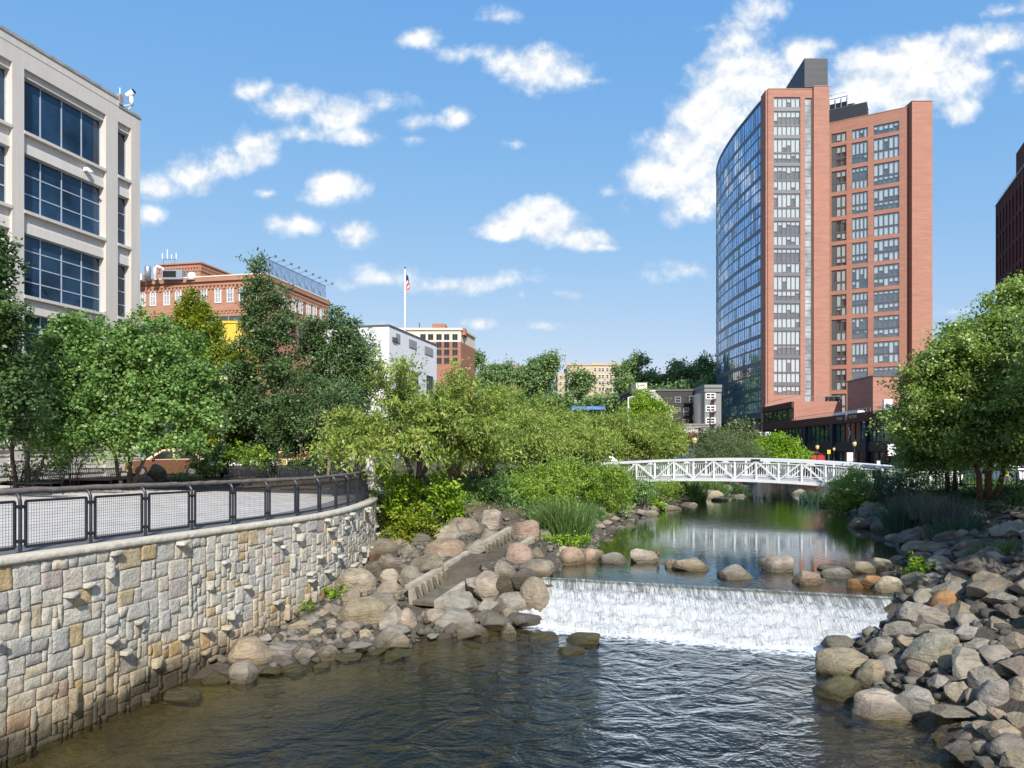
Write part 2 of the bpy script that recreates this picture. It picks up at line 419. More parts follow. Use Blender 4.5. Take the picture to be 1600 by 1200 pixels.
    M['mulch'] = plain('mulch_soil', (.05, .04, .03), .95, var=.5, scale=8, bump=.8, bscale=20)
    g = G('hill_green'); p = g.pos()
    M['hill'] = g.done(g.princ(g.mix(g.noise(p, .12, 6), (.015, .035, .012), (.05, .09, .03)), .95, 0, .1))
    # water
    for nm, tint, sc, st, fo in (('water_lower', (.74, .7, .5), 1.0, .8, 'foam'), ('water_upper', (.6, .6, .4), 1.0, .1, 'foam')):
        g = G(nm); p = g.pos()
        calm = g.attr('calm')
        a = g.noise(g.vm('MULTIPLY', p, (1.0, 1.1, 1)), 1.15 if nm == 'water_lower' else 2.2, 3, .5, 1.2)
        b = g.noise(g.vm('MULTIPLY', p, (1.0, 1.9, 1)), 3.6, 4, .55, .8)
        c = g.noise(p, 11.0, 3, .5, .3)
        h = g.math('ADD', g.math('MULTIPLY', a, 1.0 if nm == 'water_lower' else .5), g.math('MULTIPLY_ADD', b, .22, g.math('MULTIPLY', c, .06)))
        nm_ = g.n('Bump', None, Height=h, Strength=g.math('MULTIPLY', calm, st), Distance=.22).outputs[0]
        fr = g.schlick(nm_, .035, 1.15 if nm == 'water_lower' else 1.25)
        tr = g.n('BsdfTransparent', None, Color=tint).outputs[0]
        gl = g.n('BsdfGlossy', None, Color=(.86, .95, 1), Roughness=.015, Normal=nm_).outputs[0]
        wsh = g.n('MixShader', None, i0=fr, i1=tr, i2=gl).outputs[0]
        fm = g.attr('foam')
        fn = g.noise(g.vm('MULTIPLY', p, (1, 1, 1)), 5.5, 8, .72, 1.0)
        fmask = g.map(g.math('ADD', fm, g.math('MULTIPLY', g.math('SUBTRACT', fn, .5), 1.7)), .45, .7, 0.0, 1.0, True)
        fmask = g.math('MULTIPLY', fmask, g.map(fm, .02, .15))
        foam = g.princ((.8, .82, .83), .6, 0, .3, g.bump(fn, .6, .1))
        M[nm] = g.done(g.n('MixShader', None, i0=fmask, i1=wsh, i2=foam).outputs[0])
    g = G('falling_water'); p = g.pos()
    u = g.attr('flow_u'); v = g.attr('flow_v')
    vec = g.comb(g.math('MULTIPLY', u, 1.6), g.math('MULTIPLY', v, .75), 0.0)
    na = g.noise(vec, 3.6, 8, .72, .8); nb = g.noise(g.vm('MULTIPLY', p, (1, 1.2, 1)), 3.4, 9, .74, .9)
    mx = g.map(v, .1, .45); n1 = g.math('ADD', g.math('MULTIPLY', nb, mx), g.math('MULTIPLY', na, g.math('SUBTRACT', 1.0, mx))); n2 = g.noise(g.vm('MULTIPLY', vec, (1.0, .7, 1)), 15.0, 6, .7, .4)
    f = g.math('ADD', g.math('MULTIPLY', n1, .6), g.math('MULTIPLY', n2, .4))
    lim = g.map(v, 0.0, .5, .57, .42)
    fmask = g.map(g.math('SUBTRACT', f, lim), -.09, .09, 0.0, 1.0, True)
    nrm = g.bump(g.math('ADD', n1, n2), .9, .16)
    foam = g.princ(g.mix(n2, (.62, .66, .68), (.86, .88, .89)), .5, 0, .4, nrm)
    dark = g.princ((.2, .22, .22), .15, 0, .6, nrm)
    M['falls'] = g.done(g.n('MixShader', None, i0=fmask, i1=dark, i2=foam).outputs[0])
    # foliage
    L = leafmat
    M['leaf_redbud'] = L('redbud_leaf', [(0, (.07, .15, .035)), (.5, (.17, .31, .075)), (1, (.33, .46, .17))], .35)
    M['leaf_dark'] = L('dark_leaf', [(0, (0.032, 0.070, 0.022)), (.6, (0.070, 0.131, 0.035)), (1, (0.140, 0.210, 0.064))], .2)
    M['leaf_yellowgreen'] = L('yellow_green_leaf', [(0, (.1, .16, .012)), (.6, (.23, .3, .022)), (1, (.38, .4, .04))], .38)
    M['leaf_oak'] = L('oak_leaf', [(0, (.045, .1, .035)), (.55, (.1, .18, .06)), (1, (.24, .31, .15))], .3)
    M['leaf_cherry'] = L('cherry_leaf', [(0, (.11, .175, .03)), (.5, (.26, .36, .07)), (.85, (.43, .5, .12)), (1, (.52, .5, .2))], .42)
    M['leaf_birch'] = L('birch_leaf', [(0, (.09, .17, .03)), (.5, (.25, .37, .075)), (1, (.52, .6, .24))], .4, .36, .5)
    M['leaf_shrub'] = L('shrub_leaf', [(0, (.1, .19, .02)), (.5, (.24, .38, .045)), (1, (.42, .52, .11))], .4)
    M['leaf_willow'] = L('willow_leaf', [(0, (.09, .13, .05)), (.5, (.15, .2, .08)), (1, (.25, .3, .14))], .3)
    M['leaf_lime'] = L('lime_leaf', [(0, (0.116, 0.217, 0.013)), (.5, (0.232, 0.392, 0.026)), (1, (0.406, 0.551, 0.065))], .38)
    M['leaf_far'] = L('far_leaf', [(0, (.1, .18, .07)), (.6, (.2, .31, .11)), (1, (.32, .43, .18))], .32)
    M['reed'] = L('reed_blade', [(0, (.05, .1, .03)), (.6, (.1, .19, .05)), (1, (.25, .33, .09))], .3)
    M['reed_blue'] = L('blue_reed_blade', [(0, (.03, .07, .05)), (.6, (.06, .12, .08)), (1, (.12, .19, .12))], .25)
    M['lavender'] = L('lavender_stem', [(0, (.06, .075, .065)), (.6, (.1, .12, .11)), (1, (.17, .18, .19))], .2)
make_materials()
SUN_AZ, SUN_EL = 12.0, 38.0      # degrees right of straight behind the camera, and up
sdir = Vector((math.sin(rad(SUN_AZ))*math.cos(rad(SUN_EL)), -math.cos(rad(SUN_AZ))*math.cos(rad(SUN_EL)), math.sin(rad(SUN_EL))))
def make_world():
    w = bpy.data.worlds.new('World'); SC.world = w; w.use_nodes = True
    nt = w.node_tree; nt.nodes.clear()
    g = G.__new__(G); g.nt = nt; g.mat = None
    out = nt.nodes.new('ShaderNodeOutputWorld')
    sky = nt.nodes.new('ShaderNodeTexSky'); sky.sky_type = 'NISHITA'; sky.sun_disc = False
    sky.sun_elevation = rad(SUN_EL); sky.sun_rotation = math.atan2(sdir.x, sdir.y)
    sky.altitude = 0; sky.air_density = 1.0; sky.dust_density = .6; sky.ozone_density = 2.5
    d = g.n('TexCoord').outputs['Generated']
    s = g.sep(d)
    ay = g.math('MAXIMUM', g.math('ABSOLUTE', s[1]), .08)
    u = g.math('DIVIDE', s[0], ay); v = g.math('DIVIDE', s[2], ay)
    front = g.math('GREATER_THAN', s[1], 0.0)
    uv = g.comb(u, v, g.math('MULTIPLY', front, 3.0))
    w1 = g.n('TexNoise', None, Vector=uv, Scale=9.0, Detail=5.0, Roughness=.6).outputs[1]
    uvw = g.vm('MULTIPLY_ADD', g.vm('SUBTRACT', w1, (.5, .5, .5)), (.035, .032, 0), uv)
    uvw = g.vm('MULTIPLY', uvw, (1, 1, 0))
    blobs = [  # x, y, rx, ry (photo pixels -> directions), strength
        (250, 296, 38, 20, .9), (305, 275, 52, 28, 1), (352, 255, 45, 30, 1.1), (395, 232, 36, 34, 1.15), (235, 338, 26, 20, .75), (420, 303, 18, 8, .5),
        (400, 142, 42, 18, .75), (455, 160, 62, 26, .85), (525, 178, 62, 34, .85), (560, 212, 44, 22, .8), (470, 205, 36, 16, .6), (610, 152, 50, 16, .6), (650, 187, 28, 14, .55), (710, 186, 30, 20, .8), (800, 228, 22, 7, .4), (648, 215, 20, 8, .45),
        (530, 298, 52, 32, 1.05), (500, 305, 40, 18, .8), (552, 367, 40, 22, 1), (470, 358, 32, 24, .9), (425, 352, 26, 14, .5),
        (660, 62, 34, 18, .7), (705, 80, 34, 20, .75), (775, 26, 38, 18, .7), (760, 75, 40, 14, .45),
        (840, 102, 66, 40, 1), (800, 90, 44, 28, .8), (885, 115, 46, 26, .8), (920, 125, 30, 8, .4),
        (845, 352, 78, 32, 1.25), (788, 366, 52, 17, 1.1), (905, 372, 60, 17, 1.1), (850, 328, 34, 24, 1.1), (945, 384, 26, 7, .7),
        (600, 438, 74, 20, .6), (700, 448, 110, 16, .62), (800, 440, 66, 14, .5), (750, 504, 30, 12, .7), (765, 487, 14, 7, .4), (850, 510, 26, 8, .65), (590, 512, 30, 10, .5), (815, 464, 12, 8, .5), (900, 460, 44, 8, .35),
        (1160, 60, 60, 46, .7), (1190, 20, 46, 26, .6), (1110, 40, 30, 12, .5), (1170, 125, 84, 62, 1.2), (1115, 190, 84, 60, 1.2), (1075, 232, 76, 56, 1.2), (1048, 280, 68, 46, 1.15), (1088, 312, 60, 38, 1.0), (1240, 90, 60, 40, .8), (1230, 180, 90, 80, 1.2), (1160, 270, 80, 70, 1.1), (1290, 72, 40, 16, .5),
        (1370, 118, 110, 52, 1.25), (1450, 88, 90, 40, 1.2), (1545, 60, 80, 30, 1.1), (1420, 140, 110, 46, 1.15), (1500, 172, 40, 22, .85), (1570, 105, 26, 14, .6), (1598, 130, 22, 20, .7), (1500, 120, 60, 40, .95), (1330, 160, 60, 50, 1.1), (1575, 15, 50, 14, .5),
        (1080, 425, 50, 18, .42), (1010, 440, 24, 16, .3), (1500, 488, 46, 8, .4), (985, 325, 20, 12, .45), (950, 300, 16, 10, .3)]
    fld = None
    for x, y, a, b, k in blobs:
        u0 = (x-800)/F; v0 = (HY-y)/F; a = a/F*1.2; b = b/F*1.2
        q = g.vm('MULTIPLY_ADD', uvw, (1/a, 1/b, 0), (-u0/a, -v0/b, 0))
        r = g.vm('LENGTH', q)
        e = g.math('MULTIPLY_ADD', r, -k, k)
        fld = e if fld is None else g.n('Math', {'operation': 'SMOOTH_MAX'}, i0=fld, i1=e, i2=.18).outputs[0]
    # sky away from the photographed part: scattered cumulus
    uv2 = g.comb(u, g.math('MULTIPLY', v, 1.5), g.math('MULTIPLY', front, 5.0))
    oth = g.math('MULTIPLY_ADD', g.noise(uv2, 2.3, 3, .5), 5.0, -3.05)
    inside = g.math('MULTIPLY', g.math('MULTIPLY', front, g.math('LESS_THAN', g.math('ABSOLUTE', u), .74)), g.math('LESS_THAN', v, .64))
    oth = g.math('MULTIPLY_ADD', inside, -3.0, oth)
    fld = g.math('MAXIMUM', fld, oth)
    n1 = g.noise(uv, 17.0, 12, .6, .1)
    n2 = g.noise(g.vm('ADD', uv, (.0, -.016, 0)), 17.0, 12, .6, .1)
    dens = g.math('ADD', fld, g.math('MULTIPLY', g.math('SUBTRACT', n1, .5), 1.7))
    mask = g.map(dens, .0, .8, 0, 1, True)
    mask = g.math('MULTIPLY', mask, g.map(s[2], .0, .03))
    lit = g.map(g.math('ADD', g.math('SUBTRACT', n1, n2), g.math('MULTIPLY', dens, .06)), -.1, .1, 0, 1)
    shade = g.mix(lit, (3.5, 4.0, 4.65), (5.6, 5.6, 5.5))
    sc_ = g.n('SeparateColor', None, Color=sky.outputs[0]).outputs
    skyc = g.n('CombineColor', None, Red=g.math('MULTIPLY', g.math('POWER', sc_[0], .9), .84), Green=g.math('MULTIPLY', g.math('POWER', sc_[1], .47), 1.61), Blue=g.math('MULTIPLY', g.math('POWER', sc_[2], .15), 3.48)).outputs[0]
    col = g.mix(g.math('MULTIPLY', mask, .97), skyc, shade)
    bg = nt.nodes.new('ShaderNodeBackground'); g.put(bg.inputs['Color'], col); bg.inputs['Strength'].default_value = .126
    nt.links.new(bg.outputs[0], out.inputs[0])
    sun = bpy.data.lights.new('sun', 'SUN'); sun.energy = 3.95; sun.angle = rad(.53); sun.color = (1, .955, .88)
    so = bpy.data.objects.new('sun', sun); COL.objects.link(so); so.location = (0, -20, 60)
    so.rotation_euler = (-sdir).to_track_quat('-Z', 'Y').to_euler()
    cam = bpy.data.cameras.new('camera'); cam.sensor_width = 36; cam.lens = 36*F/1600; cam.shift_y = (HY-600)/1600; cam.clip_end = 3000; cam.clip_start = .1
    co = bpy.data.objects.new('camera', cam); COL.objects.link(co); co.location = (0, 0, HC); co.rotation_euler = (math.pi/2, 0, 0)
    SC.camera = co
    SC.view_settings.view_transform = 'Standard'; SC.view_settings.look = 'None'; SC.view_settings.exposure = .62; SC.view_settings.gamma = 1
    SC.cycles.max_bounces = 10; SC.cycles.diffuse_bounces = 6; SC.cycles.transparent_max_bounces = 12
    SC.cycles.use_denoising = True
make_world()
rng = np.random.default_rng(7); random.seed(7)
ZL, ZU = -3.2, -2.15
FENCE = [(-14.0, -6.0, 0), (-12.3, 0, 0), (-10.9, 4.2, 0), (-9.75, 7.8, 0), (-8.9, 10.2, 0), (-8.28, 12.1, 0), (-7.86, 13.5, -.02), (-7.5, 15.0, -.05), (-7.17, 16.3, -.08), (-6.8, 17.6, -.1), (-6.43, 18.9, -.12), (-6.1, 20.1, -.14), (-5.84, 21.3, -.16), (-5.65, 22.6, -.17), (-5.54, 24, -.18), (-5.5, 25.4, -.19), (-5.53, 26.8, -.2), (-5.62, 28.1, -.22), (-5.8, 29.5, -.24), (-6.2, 31, -.25), (-7.0, 32.4, -.25), (-8.2, 33.4, -.25)]
FC = Curve2(FENCE)
_fy = np.array([p[1] for p in FENCE[:20]]); _fx = np.array([p[0] for p in FENCE[:20]])
def wallx(Y): return np.interp(Y, _fy, _fx)+.33
def ip(tab): a = np.array(tab, float); return lambda y: np.interp(y, a[:, 0], a[:, 1])
xl = ip([(-20, -14), (6, -10.2), (11, -8.7), (12, -8.3), (13, -7.8), (14, -7.45), (15, -7.05), (16, -6.1), (17, -4.6), (18.4, -2.9), (20.7, .4), (22, .95), (24, 1.5), (27, 2.8), (30, 3.4), (39, 6.3), (46, 9), (53, 12.3), (58, 16), (64, 19.5), (80, 27), (120, 44), (170, 64), (1000, 420)])
xr = ip([(-20, 6), (2, 6.6), (11.6, 7.0), (14, 7.5), (17.8, 7.7), (18.9, 9.8), (20, 11.2), (25, 13.3), (28, 15.3), (30, 16), (39, 19), (47, 20.9), (60, 25), (80, 33), (120, 50), (170, 71), (1000, 427)])
def crestY(X): return 21.9-(np.asarray(X)-.95)*.33
def baseY(X): return 20.95-(np.asarray(X)-.95)*.37
def wlev(X, Y): return ZL+(ZU-ZL)*sm(baseY(X)+.2, crestY(X), Y)
def water_far(Y): return np.interp(Y, [62, 80, 130, 160], [0, .25, 1.1, 1.3])
zw = ip([(-20, -3.6), (11, -3.8), (13, -3.7), (15, -3.45), (16.3, -3.08), (21, -2.7), (25, -2.45), (30, -2.0), (34, -1.8)])
def hill(X, Y):
    return 22*sm(190, 290, Y)*sm(-60, 10, X)*(1-sm(110, 190, X))+5*sm(230, 420, Y)
def ground(X, Y, noise=True):
    X = np.asarray(X, float); Y = np.asarray(Y, float)
    L, R = xl(Y), xr(Y)
    w = wlev(X, Y)+water_far(Y)
    top = -.3+.35*sm(36, 44, Y)*(X < L)
    eL = L-X; eR = X-R
    # rubble slope at the wall foot
    W = wallx(Y); t = np.clip((X-W)/np.maximum(L-W, .3), 0, 1)
    zrub = zw(Y)*(1-t)+w*t+.5*np.sin(np.pi*t)*sm(18, 25, Y)
    behind = -.75+0*X
    zrub = np.where(X < W-2.2, behind, zrub)
    zban = w+(top-w)*sm(-.3, 5.6, eL)
    f = sm(29.5, 32.5, Y)
    zleft = zrub*(1-f)+zban*f
    zright = w+(-.28-w)*np.clip(eR/7.2, 0, 1)**.85
    depth = np.minimum(np.minimum(-eL, -eR)*.26+.05, 1.0)
    bed = w-np.clip(depth, 0, None)
    z = np.where(eL > 0, zleft, np.where(eR > 0, zright, bed))
    z = np.where(Y > 165, -.28, z)
    return z+hill(X, Y)
def make_terrain():
    xs = np.concatenate([np.array([-900, -600, -400, -250, -160, -110, -80, -60, -45, -32, -24, -18, -14.5]), np.arange(-12, 28, .32), np.arange(28, 75, 1.2), np.array([80, 95, 115, 140, 180, 230, 300, 420, 600, 900])])
    ys = np.concatenate([np.array([-60, -20, -6, 0, 3, 6, 8]), np.arange(9, 46, .32), np.arange(46, 135, .9), np.arange(137, 175, 4), np.arange(180, 480, 10), np.array([520, 600, 750, 1000, 1500])])
    X, Y = np.meshgrid(xs, ys); Z = ground(X, Y)
    L, R = xl(Y), xr(Y); inner = (X > L-.3) & (X < R+.3) & (Y < 165)
    nz = rng.normal(0, 1, X.shape)
    Z = Z+nz*np.where((X > wallx(Y)+.3) & (X < 24) & (Y < 60), .06, .0)
    
    wl = wlev(X, Y)+water_far(Y)
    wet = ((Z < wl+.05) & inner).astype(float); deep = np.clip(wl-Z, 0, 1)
    ny, nx = X.shape
    V = np.stack([X, Y, Z], -1).reshape(-1, 3)
    i = np.arange(ny-1)[:, None]*nx+np.arange(nx-1)[None]
    FQ = np.stack([i, i+1, i+nx+1, i+nx], -1).reshape(-1, 4)
    fy = Y[:-1, :-1].reshape(-1); 
    me = np_mesh('riverbank', V, FQ, [MT['earth'], MT['hill']], midx=(fy > 170).astype(int), smooth=True)
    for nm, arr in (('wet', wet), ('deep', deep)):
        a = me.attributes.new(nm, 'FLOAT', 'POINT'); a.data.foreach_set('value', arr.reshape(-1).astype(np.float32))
    tag(link_mesh('riverbank', me), kind='structure')
    # water
    def sheet(name, mat, rows, foam, calm, z):
        V = []; fo = []; ca = []; n = 60
        for Y0 in rows:
            for k in range(n):
                X, Y, zz_ = Y0(k/(n-1)); V.append((X, Y, zz_)); fo.append(foam(X, Y)); ca.append(calm(X, Y))
        m = len(rows); i = np.arange(m-1)[:, None]*n+np.arange(n-1)[None]
        FQ = np.stack([i, i+1, i+n+1, i+n], -1).reshape(-1, 4)
        me = np_mesh(name, V, FQ, [mat], smooth=True)
        for nm, arr in (('foam', fo), ('calm', ca)):
            a = me.attributes.new(nm, 'FLOAT', 'POINT'); a.data.foreach_set('value', np.array(arr, np.float32))
        return tag(link_mesh(name, me), kind='structure')
    def rowL(q):
        def f(t):
            X = -16+t*32
            Yb = float(baseY(np.clip(X, -2, 10)))+.25
            Yt = Yb if X > -.5 else max(Yb, 0)+3.0*min(1, (-.5-X)/2)
            return X, -25+(Yt+25)*q, ZL
        return f
    qs = np.concatenate([np.linspace(0, .6, 8), np.linspace(.62, 1, 70)])
    def foamL(X, Y):
        d = baseY(np.clip(X, -2, 10))+.1-Y
        return float(max(0, 1-max(d, 0)/2.6, .42*(1-max(d, 0)/7)))*float(sm(-.6, .8, X)*(1-sm(7.6, 9.4, X)))
    def calmL(X, Y): return .55+.45*float(sm(-6, -2, X))
    sheet('river_lower_pool', MT['water_lower'], [rowL(q) for q in qs], foamL, calmL, ZL)
    ysu = np.concatenate([np.linspace(0, 1, 30)])
    rows = []
    for Yr in np.concatenate([np.linspace(22.4, 62, 60), np.linspace(64, 165, 40)]):
        def f(t, Yr=Yr):
            a, b = xl(Yr)-1.4, xr(Yr)+1.4; X = a+(b-a)*t
            Y = Yr
            if Yr < 24.5:   # follow the weir crest
                k = (Yr-22.4)/2.1; a2, b2 = -.6, 13.0*(1-k)+b*k; a3 = -.6*(1-k)+a*k
                X = a3+(b2-a3)*t; Y = float(crestY(X))*(1-k)+24.5*k+.0
            return X, Y, ZU+.01+float(water_far(Y))
        rows.append(f)
    def foamU(X, Y): return .18*float(sm(60, 66, Y))+.4*float(1-sm(0, .5, Y-crestY(X)))*.0
    def calmU(X, Y): return .28+2.2*float(1-sm(.3, 3.0, Y-crestY(X)))+1.2*float(sm(56, 66, Y))+.5*float(sm(34, 40, Y))*float(1-sm(48, 56, Y))
    sheet('river_upper_pool', MT['water_upper'], rows, foamU, calmU, ZU)
    # the weir: stepped sheet of falling water
    nu, nv = 260, 90
    U = np.linspace(0, 1, nu); Vv = np.linspace(0, 1, nv)
    uu, vv = np.meshgrid(U, Vv)
    X = .2+uu*11.6
    cY, bY = crestY(X)+.25, baseY(X)-.5+.25*np.sin(uu*23)
    steps = 5
    sv = vv*steps; fl = np.floor(sv); fr_ = sv-fl
    drop = (fl+sm(.45, 1.0, fr_))/steps
    drop = .55*drop+.45*vv
    Y = cY+(bY-cY)*vv
    Z = ZU+.03+(ZL-ZU-.1)*drop
    from mathutils import noise as mn
    amp = .015+.085*np.clip(vv*1.5, 0, 1)
    N = np.array([[mn.fractal(Vector((x*4.2, y*4.2+drop_*3, 3.3)), .6, 2.2, 5) for x, y, drop_ in zip(xr_, yr_, dr_)] for xr_, yr_, dr_ in zip(X, Y, drop)])
    Z = Z+amp*np.clip(N, -.6, 1.6)*np.minimum(1, (1-vv)*4+.6); Y = Y-amp*.6*np.clip(N, -1, 1.5)
    V = np.stack([X, Y, Z], -1).reshape(-1, 3)
    i = np.arange(nv-1)[:, None]*nu+np.arange(nu-1)[None]
    FQ = np.stack([i, i+nu, i+nu+1, i+1], -1).reshape(-1, 4)
    me = np_mesh('weir_water', V, FQ, [MT['falls']], smooth=True)
    for nm, arr in (('flow_u', X), ('flow_v', vv)):
        a = me.attributes.new(nm, 'FLOAT', 'POINT'); a.data.foreach_set('value', arr.reshape(-1).astype(np.float32))
    tag(link_mesh('weir_water', me), kind='structure')
make_terrain()
def make_promenade():
    # paved promenade behind the stone wall, with a dark brick border along it
    ls = np.arange(0, FC.L, .5)
    def strip(name, o0, o1, mat, dz, far=None):
        V = []; n = len(ls); cols = [o0, o1] if far is None else [o0, o1, None]
        for l in ls:
            p = FC.at(l); t = FC.tan(l); nrm = np.array([t[1], -t[0]])
            for o in cols:
                if o is None: V.append((min(-46.0, p[0]-10), p[1]*1.0+10, .02+dz))
                else: q = p[:2]+nrm*o; V.append((q[0], q[1], p[2]+dz))
        k = len(cols); i = np.arange(n-1)[:, None]*k+np.arange(k-1)[None]
        FQ = np.stack([i, i+k, i+k+1, i+1], -1).reshape(-1, 4)[:, ::-1]
        return np_mesh(name, V, FQ, [mat])
    tag(link_mesh('promenade_border', strip('promenade_border', .32, -1.15, MT['paver_dark'], 0)), kind='structure')
    V = []; FQ = []
    # broad paving: from the border back to the planting bed
    xs_back = lambda y: None
    n = 0
    for l in ls:
        p = FC.at(l); t = FC.tan(l); nrm = np.array([t[1], -t[0]]); q = p[:2]-nrm*1.15
        for k in range(13):
            f = k/12; X = q[0]+(-34-q[0])*f; Y = q[1]+(q[1]*.25+31-q[1])*f*.9
            V.append((X, Y, p[2]*(1-f)+.02*f-.001))
        n += 1
    i = np.arange(n-1)[:, None]*13+np.arange(12)[None]
    FQ = np.stack([i, i+1, i+14, i+13], -1).reshape(-1, 4)
    tag(link_mesh('promenade_paving', np_mesh('promenade_paving', V, FQ, [MT['paver']])), kind='structure')
    m = MB(); m.prism([(-60, 38.4), (-30, 38.2), (-20, 39.0), (-11, 38.4), (-7.5, 36.5), (-6.6, 38), (-9, 43), (-16, 47.5), (-21.5, 47.5), (-23.2, 46), (-26, 36), (-60, 36)], -.4, .09)
    tag(m.build('planting_bed', MT['mulch']), kind='structure')
    m = MB(); m.prism([(-6.4, 33.2), (-5.4, 33.0), (-2.5, 38), (1.2, 47), (6, 56.5), (9, 62), (16, 80), (14, 82), (3.5, 62), (-2.5, 48), (-6.3, 38)], -.5, -.22)
    tag(m.build('riverside_path', MT['paver']), kind='structure')
    m = MB(); m.prism([(-90, 50), (-26, 49), (-12, 50.5), (-4, 55), (6, 75), (14, 100), (28, 140), (28, 175), (-120, 175)], -.5, -.1)
    tag(m.build('street', MT['asphalt']), kind='structure')
    m = MB(); m.prism([(24.5, 30), (29, 44), (31, 52), (38, 75), (49.8, 120), (52, 150), (44.5, 88), (44, 60), (60, 20), (33, 16), (22, 16)], -.6, -.262)
    tag(m.build('riverside_road', MT['asphalt']), kind='structure')
make_promenade()
def make_wall():
    t_ = thing('stone_wall', 'curved retaining wall of pale mixed ashlar stones with jutting shelf stones, rising from the river below the promenade', 'wall', (-7, 15, -3.4))
    off = .33
    def P(l, o, z):
        p = FC.at(l); t = FC.tan(l); return (p[0]+t[1]*(off+o), p[1]-t[0]*(off+o), z)
    l0, l1 = 6.0, FC.L-.9
    cell = .1; nc = int((l1-l0)/cell); nr = 36
    occ = np.zeros((nc, nr), bool); stones = []
    r = random.Random(5)
    for k in range(nr):
        for c in range(nc):
            if occ[c, k]: continue
            big = r.random()
            if big < .2: w, h = r.choice([(5, 3), (6, 4), (5, 4), (6, 3)])
            elif big < .68: w, h = r.choice([(3, 3), (4, 3), (3, 4), (4, 2), (3, 2), (4, 4)])
            else: w, h = r.choice([(2, 2), (2, 3), (3, 2), (2, 1), (3, 1), (2, 4), (1, 2)])
            while w > 1 and (c+w > nc or occ[c:c+w, k].any()): w -= 1
            while h > 1 and (k+h > nr or occ[c:c+w, k:k+h].any()): h -= 1
            occ[c:c+w, k:k+h] = True
            stones.append((c, k, w, h))
    V = []; FQ = []; T = []
    def fr_(q, n): return q/n if q in (0, n) else min(.93, max(.07, .07+(q-1)/max(1, n-2)*.86))
    for (c, k, w, h) in stones:
        la, lb = l0+c*cell, l0+(c+w)*cell
        zc = FC.at((la+lb)/2)[2]-.12
        za, zb = zc-(k+h)*cell, zc-k*cell
        shelf = (h == 1 and w >= 2 and r.random() < .72) or (w*h <= 4 and r.random() < .08)
        out = r.uniform(.11, .2) if shelf else r.choice([0, .006, .01, .014, .018, .024, .04])
        j = .004
        la += j; lb -= j; za += j; zb -= j
        if shelf and h == 1: zb -= .01
        nx, nz = max(3, min(8, w*2)), max(3, min(8, h*2))
        tt = r.random()
        tint = r.uniform(0, .5) if tt < .68 else (r.uniform(.45, .68) if tt < .89 else r.uniform(.68, 1))
        if shelf: tint = r.uniform(.1, .4)
        base = len(V); jx = [r.uniform(-.01, .01) for _ in range(4)]
        tiltx, tiltz = r.uniform(-.018, .018), r.uniform(-.018, .018)
        for b in range(nz+1):
            for a in range(nx+1):
                fa, fb = fr_(a, nx), fr_(b, nz)
                edge = a in (0, nx) or b in (0, nz)
                o = out+(r.uniform(-.004, .004) if edge else r.uniform(.0, .02)+.004)+tiltx*(fa-.5)+tiltz*(fb-.5)
                l = la+(lb-la)*fa+(jx[0]*(1-fb)+jx[1]*fb if a in (0, nx) else 0)
                z = za+(zb-za)*fb+(jx[2]*(1-fa)+jx[3]*fa if b in (0, nz) else 0)
                V.append(P(l, o, z))
        for b in range(nz):
            for a in range(nx):
                i = base+b*(nx+1)+a; FQ.append((i, i+1, i+nx+2, i+nx+1)); T.append(tint)
        # sides
        ring = [(a, 0) for a in range(nx)]+[(nx, b) for b in range(nz)]+[(a, nz) for a in range(nx, 0, -1)]+[(0, b) for b in range(nz, 0, -1)]
        b2 = len(V)
        for a, b in ring: V.append(P(la+(lb-la)*fr_(a, nx), -.09, za+(zb-za)*fr_(b, nz)))
        n = len(ring)
        for q in range(n):
            a, b = ring[q]; c2, d2 = ring[(q+1) % n]
            FQ.append((base+b*(nx+1)+a, b2+q, b2+(q+1) % n, base+d2*(nx+1)+c2)); T.append(tint)
    link_mesh('stonework', np_mesh('stonework', np.array(V)-np.array(ORG[t_.name]), FQ, [MT['ashlar']], tint=T), t_)
    # mortar backing
    m = MB(); ls = np.arange(l0, l1+.01, .4)
    for a, b in zip(ls[:-1], ls[1:]):
        vs = [P(a, -.012, -4.2), P(b, -.012, -4.2), P(b, -.012, FC.at(b)[2]-.11), P(a, -.012, FC.at(a)[2]-.11)]
        m.add(vs, [(0, 1, 2, 3)])
    m.build('mortar_bed', MT['mortar'], t_)
    # coping slabs: rough edged
    V = []; FQ = []; ls = np.arange(l0, l1, .06); prof = [(-.2, -.105), (.05, -.11), (.075, -.07), (.07, -.02), (.055, .016), (-.25, .02)]
    for q, l in enumerate(ls):
        z0 = FC.at(l)[2]
        for kk, (o, z) in enumerate(prof):
            rr = r.uniform(-.014, .014) if kk in (1, 2, 3) else 0
            V.append(P(l, o+rr, z0+z+rr*.4))
    k = len(prof); i = np.arange(len(ls)-1)[:, None]*k+np.arange(k-1)[None]
    FQ = np.stack([i, i+k, i+k+1, i+1], -1).reshape(-1, 4)
    link_mesh('coping', np_mesh('coping', np.array(V)-np.array(ORG[t_.name]), FQ, [MT['coping']]), t_)
make_wall()
